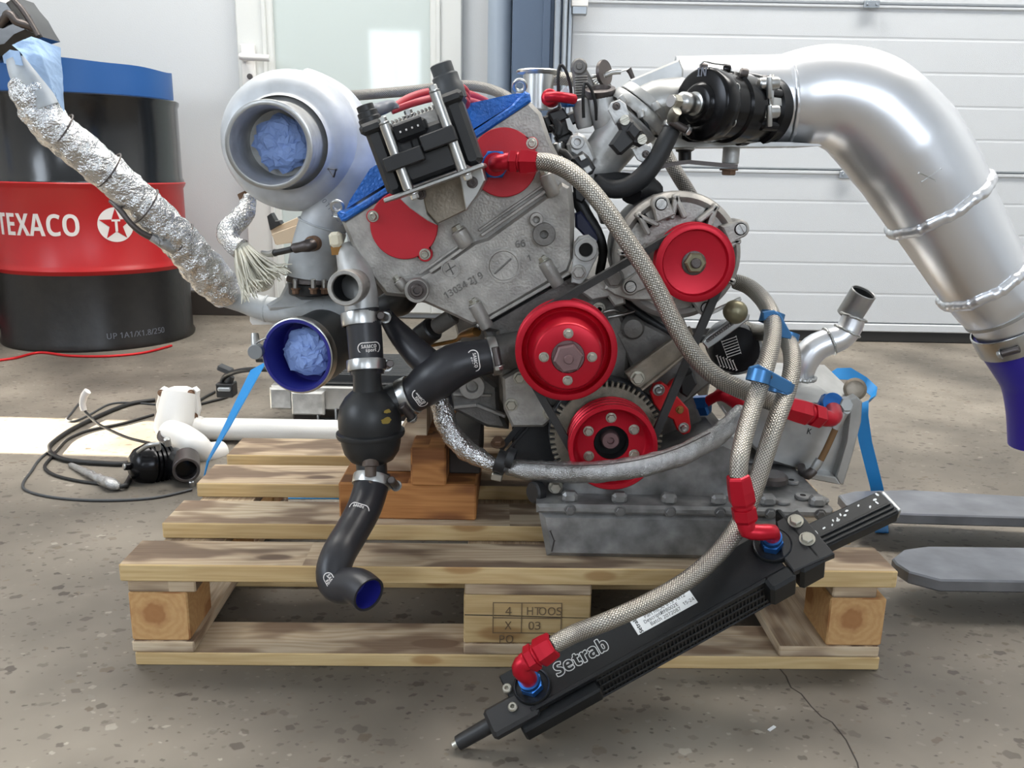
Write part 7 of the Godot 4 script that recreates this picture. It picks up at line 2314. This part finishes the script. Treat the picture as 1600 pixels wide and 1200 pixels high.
func oil_cooler():
	var r0 := at(838, 1108, 0.682)
	var r1 := at(1226, 893, 0.742)
	var u := (r1 - r0).normalized()
	var mid := (r0 + r1) / 2
	var v := (EYE - mid).normalized()
	var up := (Vector3(-0.4875, 0.873, 0) - u * u.dot(Vector3(-0.4875, 0.873, 0))).normalized()
	var pv := (v - u * u.dot(v)).normalized()
	var q := (up - pv * up.dot(pv)).normalized()      # seen as pointing up and left
	var al := deg_to_rad(24.0)
	var e1 := (q * cos(al) - pv * sin(al)).normalized()   # along the lettered face, away from the ridge
	var nf := (pv * cos(al) + q * sin(al)).normalized()   # normal of the lettered face
	var e2 := -nf                                          # along the fin face, to the rear
	var F := Transform3D(Basis(u, e1, nf), r0)             # x along, y up the face, z out of it
	CF = F
	var L := r0.distance_to(r1)
	var W := 0.046
	var D := 0.048
	var o := thing("oil_cooler", "black oil cooler with white lettering leaning on the pallet edge", "oil cooler", r0)
	var fbox := func(x0: float, x1: float, y0: float, y1: float, z0: float, z1: float, bev := 0.001) -> Mb:
		return box(Mb.new(), Vector3(x1 - x0, y1 - y0, z1 - z0), F * Transform3D(Basis(), Vector3((x0 + x1) / 2, (y0 + y1) / 2, (z0 + z1) / 2)), bev)
	put("face_plate", fbox.call(-0.018, L + 0.004, 0.0005, W, -0.004, 0.0, 0.0012), M.cooler_black, o)
	put("edge_rail", fbox.call(-0.005, L, -0.0005, 0.0035, -0.006, 0.0018, 0.0008), M.cooler_black, o)
	var core := put("core", fbox.call(0.01, L - 0.012, 0.002, W - 0.002, -D, -0.0042, 0.001), M.hole, o)
	for k in 60:
		var x := 0.014 + (L - 0.03) * k / 59.0
		put("fin", fbox.call(x, x + 0.0018, 0.0004, 0.0025, -D + 0.002, -0.006, 0.0002), M.cooler_black, core)
	for k in 3:
		put("row_tube", fbox.call(0.01, L - 0.012, 0.0, 0.0028, -D + 0.006 + 0.014 * k, -D + 0.010 + 0.014 * k, 0.0005), M.cooler_black, core)
	put("back_plate", fbox.call(-0.005, L, 0.0, W, -D - 0.003, -D, 0.001), M.cooler_black, o)
	# end bracket right: square plate with two bolts, blocks below, and the ribbed bar
	var eb := PackedVector2Array()
	for p in [[1246, 799], [1304, 868], [1240, 896], [1222, 872], [1214, 826], [1212, 818]]:
		var l := on_face(F, p[0], p[1])
		eb.append(Vector2(l.x, l.y))
	var rb := put("end_bracket", extrude(Mb.new(), eb, -0.006, 0.004, 0.0012, F), M.plastic, o)
	for p in [[1243, 818], [1261, 846]]:
		var l := on_face(F, p[0], p[1])
		put("bolt", hexm(0.0058, 0.005), M.zinc, rb, F * Transform3D(Basis(), Vector3(l.x, l.y, 0.004)))
	put("cheek", fbox.call(L + 0.030, L + 0.036, -0.006, W + 0.012, -0.016, 0.004, 0.002), M.cooler_black, o)
	put("block", fbox.call(L - 0.022, L + 0.006, -0.012, 0.004, -0.03, 0.004, 0.003), M.cooler_black, o)
	put("block", fbox.call(L + 0.012, L + 0.040, -0.010, 0.010, -0.034, 0.002, 0.003), M.cooler_black, o)
	var b0 := F * Vector3(L + 0.034, 0.020, -0.014)
	var b1 := at(1388, 790, 0.80)
	var bd := (b1 - b0).normalized()
	var by := (e1 - bd * e1.dot(bd)).normalized()
	var BX := Transform3D(Basis(bd, by, bd.cross(by)), (b0 + b1) / 2)
	var bl := b0.distance_to(b1)
	var rbp := put("ribbed_bar", box(Mb.new(), Vector3(bl, 0.030, 0.016), BX, 0.0015), M.cooler_black, o)
	for k in 3:
		put("bar_rib", box(Mb.new(), Vector3(bl * 0.96, 0.0026, 0.003), BX * Transform3D(Basis(), Vector3(0, -0.003 - 0.0048 * k, 0.0085)), 0.0006), M.cooler_black, rbp)
	put("bar_tip", box(Mb.new(), Vector3(0.004, 0.026, 0.014), BX * Transform3D(Basis(), Vector3(bl / 2 + 0.002, 0, 0)), 0.001), M.alu_dull, rbp)
	var ch := Mb.new()
	var g := RandomNumberGenerator.new()
	g.seed = 9
	for k in 16:
		extrude(ch, ragged(0.0008 + 0.0008 * g.randf(), k), 0, 0.0003, 0.0, BX * Transform3D(Basis(Vector3.BACK, g.randf() * 2), Vector3(g.randf_range(-0.4, 0.45) * bl, g.randf_range(0.0, 0.013), 0.0081)))
	put("chipped_paint", ch, M.label_white, rbp)
	# left end: bracket with two nuts and the round foot strut on the floor
	var lb := put("end_bracket", fbox.call(-0.045, 0.002, -0.004, 0.024, -0.012, 0.001, 0.003), M.plastic, o)
	for p in [[793, 1077], [802, 1106]]:
		var l := on_face(F, p[0], p[1])
		put("nut", lathe(Mb.new(), F * Transform3D(Basis(), Vector3(l.x, l.y, 0.001)), [Vector2(0.0045, -0.008), Vector2(0.0045, 0.002), Vector2(0.0036, 0.003), Vector2(0.002, 0.003), Vector2(0.0018, 0), Vector2(0, 0)], 20), M.zinc, lb)
	var s0 := F * Vector3(-0.022, 0.012, -0.008)
	var s1 := on_y(716, 1161, 0.008)
	put("foot_strut", tube(Mb.new(), [[s0, 0.0078], [s0.lerp(s1, 0.5), 0.0074], [s1, 0.0068]], 24), M.plastic, o)
	put("strut_tip", tube(Mb.new(), [[s1, 0.0045], [s1 + (s1 - s0).normalized() * 0.005, 0.0042]], 16), M.zinc, o)
	put("lower_guard", fbox.call(-0.020, 0.060, -0.010, 0.002, -0.03, -0.008, 0.002), M.cooler_black, o)
	# ports
	for p in [[1207, 853, 0.0165], [832, 1073, 0.0155]]:
		var l := on_face(F, p[0], p[1])
		var pc := F * Vector3(l.x, l.y, 0.0)
		put("port", lathe(Mb.new(), Transform3D(F.basis, pc), [Vector2(p[2] * 1.15, -0.002), Vector2(p[2] * 1.15, 0.003), Vector2(p[2] * 1.08, 0.0045), Vector2(p[2], 0.004), Vector2(p[2] * 0.98, 0.001), Vector2(0, 0.001)], 40), M.cooler_black, o)
	# lettering: dark letters with a pale outline
	var tl := on_face(F, 908, 1027)
	var TF := F * Transform3D(Basis(), Vector3(tl.x, tl.y, 0.0))
	var ol := Mb.new()
	for k in 8:
		var off := Vector2.from_angle(TAU * k / 8.0) * 0.0009
		joined(ol, moved(text_arrays("Setrab", 0.0125, 0.0003), TF * Transform3D(Basis(), Vector3(off.x, off.y, 0.0003))))
	put("lettering_outline", ol, M.label_white, o)
	put("lettering", moved(text_arrays("Setrab", 0.0125, 0.0006), TF * Transform3D(Basis(), Vector3(0, 0, 0.0004))), M.cooler_black, o)
	# maker's sticker
	var c0 := on_face(F, 1037, 956)
	var LF := F * Transform3D(Basis(), Vector3(c0.x, c0.y, 0.0))
	var lab := put("sticker", box(Mb.new(), Vector3(0.064, 0.0165, 0.0006), LF * Transform3D(Basis(), Vector3(0, 0, 0.0003)), 0.0002), M.label_white, o)
	var pr := Mb.new()
	for e in [["50 613 7612", 0.012, 0.0048, 0.0036], ["Part no.", -0.010, 0.0045, 0.0020], ["Description", -0.009, 0.0, 0.0020], ["Batch", -0.011, -0.0047, 0.0020], ["P13002E", 0.006, 0.0, 0.0027], ["2072087", 0.006, -0.005, 0.0027], ["15-24", 0.025, -0.003, 0.0027]]:
		joined(pr, moved(text_arrays(e[0], e[3], 0.0002, e[3] > 0.004), LF * Transform3D(Basis(), Vector3(e[1], e[2], 0.0007))))
	joined(pr, moved(text_arrays("Setrab", 0.0036, 0.0002), LF * Transform3D(Basis(Vector3.BACK, PI / 2), Vector3(-0.0275, 0, 0.0007))))
	put("sticker_print", pr, M.black_print, lab)

# ---------- braided hoses with their fittings
func braid_hose(label: String, pts: Array, mat: Material = M.braid) -> Node3D:
	var w := path(pts)
	var o := thing("braided_hose", label, "hose", w[w.size() / 2][0], "steel braided hoses")
	put("braid", tube(Mb.new(), w, 32), mat, o)
	return o

func braided_hoses():
	# from the cam cap over the alternator to the tank
	var h := braid_hose("steel braided hose arching from red cam cap over alternator to the tank", [836, 253, 0.872, 13, 852, 253, 0.870, 14, 880, 262, 0.862, 14.5, 912, 286, 0.848, 14.5, 945, 325, 0.838, 14.5, 977, 372, 0.832, 14.5, 1006, 416, 0.828, 14.5, 1032, 462, 0.825, 14.5, 1056, 510, 0.822, 14.5, 1084, 555, 0.824, 14.5, 1118, 588, 0.832, 14.5, 1152, 606, 0.845, 14.5, 1190, 622, 0.862, 14, 1226, 636, 0.88, 14])
	var sa := at(840, 253, 0.871)
	var sb := at(789, 252, 0.878)
	socket_fit(h, sa, sb, met(18, sa))
	put("fitting_elbow", tube(Mb.new(), path([796, 252, 0.877, 12, 784, 254, 0.878, 13, 776, 255, 0.886, 13, 775, 256, 0.905, 13]), 24), M.red_ano, h)
	union_nut(h, at(774, 257, 0.924), Vector3(-0.02, 0, 1), met(23, at(774, 257, 0.92)), 0.014)
	put("nut_ring", lathe(Mb.new(), axis_xf(at(774, 257, 0.908), Vector3(-0.02, 0, 1)), [Vector2(0.0118, 0), Vector2(0.0118, 0.003), Vector2(0.009, 0.004), Vector2(0, 0.004)], 30), M.red_ano, h)
	var ta := at(1222, 635, 0.878)
	var tb := at(1292, 654, 0.905)
	socket_fit(h, ta, tb, met(19, ta))
	put("fitting_elbow", tube(Mb.new(), path([1284, 652, 0.902, 12, 1297, 655, 0.906, 12, 1304, 650, 0.916, 12, 1302, 640, 0.935, 12]), 24), M.red_ano, h)
	union_nut(h, at(1293, 634, 0.958), Vector3(0.05, 0.4, 0.8), met(19, at(1293, 634, 0.95)), 0.016)
	# two hoses down to the cooler: each fitting stands off its port along the normal of the lettered face
	var UD := -(CF * on_face(CF, 1206, 853) + CF.basis.z * 0.030).z
	var LD := -(CF * on_face(CF, 832, 1073) + CF.basis.z * 0.026).z
	var a := braid_hose("steel braided hose from behind alternator to the upper port of the cooler", [1150, 440, 1.0, 12, 1170, 448, 0.985, 12.5, 1190, 466, 0.95, 13, 1205, 492, 0.905, 13.5, 1207, 528, 0.865, 13.5, 1196, 575, 0.825, 14, 1178, 630, 0.80, 14.5, 1163, 680, 0.775, 14.5, 1155, 720, UD + 0.006, 14.5, 1154, 746, UD, 14])
	cooler_fitting(a, 1206, 853, [1153, 742], [1167, 826], 12.5, 18.5)
	var b := braid_hose("longest steel braided hose looping down to the lower port of the cooler", [1160, 512, 1.02, 12, 1185, 520, 1.0, 12.5, 1212, 520, 0.955, 13, 1232, 536, 0.915, 13.5, 1238, 568, 0.875, 13.5, 1230, 610, 0.845, 14, 1212, 660, 0.815, 14.5, 1196, 710, 0.797, 14.5, 1180, 760, 0.785, 14.5, 1160, 810, 0.772, 14.5, 1128, 858, 0.752, 14.5, 1080, 902, 0.73, 14.5, 1020, 938, 0.708, 14.5, 950, 970, 0.688, 14.5, 898, 990, LD + 0.008, 14.5, 862, 1009, LD, 14])
	cooler_fitting(b, 832, 1073, [866, 1006], [818, 1036], 13.5, 20)
	# background lines
	braid_hose("thin braided hose running level behind the coil pack", [508, 172, 1.10, 8, 516, 158, 1.16, 8, 534, 151, 1.25, 8, 570, 148, 1.34, 8, 640, 142, 1.35, 8, 720, 134, 1.34, 8, 760, 138, 1.33, 8, 790, 150, 1.30, 8, 800, 160, 1.28, 8], M.braid_grey)
	braid_hose("bright braided hose curving behind the ribbed throttle lever", [846, 130, 1.16, 9, 862, 124, 1.16, 10, 885, 123, 1.15, 10, 905, 128, 1.14, 10, 930, 140, 1.12, 9], M.braid)
	braid_hose("dark braided hose rising behind the alternator toward the intake pipe", [1024, 206, 1.13, 11, 1040, 240, 1.13, 11, 1060, 275, 1.12, 11, 1080, 308, 1.12, 11, 1090, 340, 1.12, 11], M.braid_grey)
	# blue separators
	for e in [["blue anodised hose separator clamping both cooler hoses, the lower one", [1186, 588, 0.811], [1221, 606, 0.842], [1172, 574, 1186, 570, 1238, 598, 1237, 613, 1228, 616, 1172, 588], 0.805], ["blue anodised hose separator beside the alternator, the upper one", [1206, 497, 0.90], [1229, 528, 0.925], [1192, 488, 1210, 485, 1220, 492, 1238, 524, 1236, 530, 1222, 528, 1206, 502, 1194, 500], 0.888]]:
		var p: Array = e[1]
		var q: Array = e[2]
		var sp := thing("hose_separator", e[0], "separator", at(p[0], p[1], p[2]), "blue hose separators")
		for k in [p, q]:
			var c := at(k[0], k[1], k[2])
			var rr := met(15.0, c)
			put("ring", lathe(Mb.new(), axis_xf(c, Vector3(-0.25, -1, 0.25)), [Vector2(rr, -0.006), Vector2(rr + 0.0025, -0.006), Vector2(rr + 0.0025, 0.006), Vector2(rr, 0.006)], 32), M.sep_blue, sp)
		put("bridge", plate(e[3], e[4], e[4] + 0.004, 0.0008), M.sep_blue, sp)
		put("screw", sockm(0.0016, 0.0012), M.dark_steel, sp, facing((p[0] + q[0]) / 2.0, (p[1] + q[1]) / 2.0 - 8, e[4]))
	# blue and red fitting in the gap behind the foil hose
	var f := thing("line_fitting", "blue nut with dark red elbow fitting seen behind the foil hose", "fitting", at(1110, 640, 0.98))
	var fc := at(1088, 634, 0.97)
	put("nut", lathe(Mb.new(), axis_xf(fc, Vector3(0.9, 0.2, 0.5)), [Vector2(0.009, -0.004), Vector2(0.0125, -0.002), Vector2(0.0125, 0.014), Vector2(0.009, 0.016), Vector2(0, 0.016)], 6, true), M.blue_ano, f)
	put("elbow", tube(Mb.new(), path([1104, 628, 0.962, 8, 1118, 620, 0.955, 8, 1132, 616, 0.95, 13, 1146, 622, 0.95, 14, 1156, 632, 0.95, 12]), 22), M.red_ano, f)
	put("stub", tube(Mb.new(), path([1078, 640, 0.985, 7, 1070, 648, 1.0, 7]), 14), M.galv, f)
	put("clip", tube(Mb.new(), path([1128, 634, 0.955, 2, 1136, 646, 0.95, 2, 1144, 652, 0.95, 2]), 8), M.steel, f)

func cooler_fitting(h: Node3D, px: float, py: float, s0: Array, s1: Array, rt: float, rn: float) -> void:
	var n := CF.basis.z
	var port := CF * on_face(CF, px, py)
	var k := met(1.0, port)
	var d := -(port + n * 0.030).z
	var a := at(s0[0], s0[1], d)
	var b := at(s1[0], s1[1], d)
	socket_fit(h, a, b, rn * k)
	var dirv := (b - a).normalized()
	var e := port + n * 0.015
	put("fitting_elbow", tube(Mb.new(), [[b - dirv * 0.006, rt * k], [b + dirv * 0.002, rt * k], [b.lerp(port + n * 0.032, 0.55) + dirv * 0.004, rt * k], [port + n * 0.025, rt * k], [e, rt * k]], 26), M.red_ano, h)
	var mb := Mb.new()
	lathe(mb, axis_xf(port + n * 0.001, n), [Vector2(rn * k * 0.85, 0), Vector2(rn * k * 0.95, 0.001), Vector2(rn * k * 0.95, 0.009), Vector2(rn * k * 0.8, 0.0105)], 6, true)
	lathe(mb, axis_xf(port + n * 0.001, n), [Vector2(rn * k * 0.80, 0.009), Vector2(rn * k * 0.84, 0.011), Vector2(rn * k * 0.84, 0.016), Vector2(rt * k * 0.9, 0.0165)], 32)
	put("union_nut", mb, M.blue_ano, h)
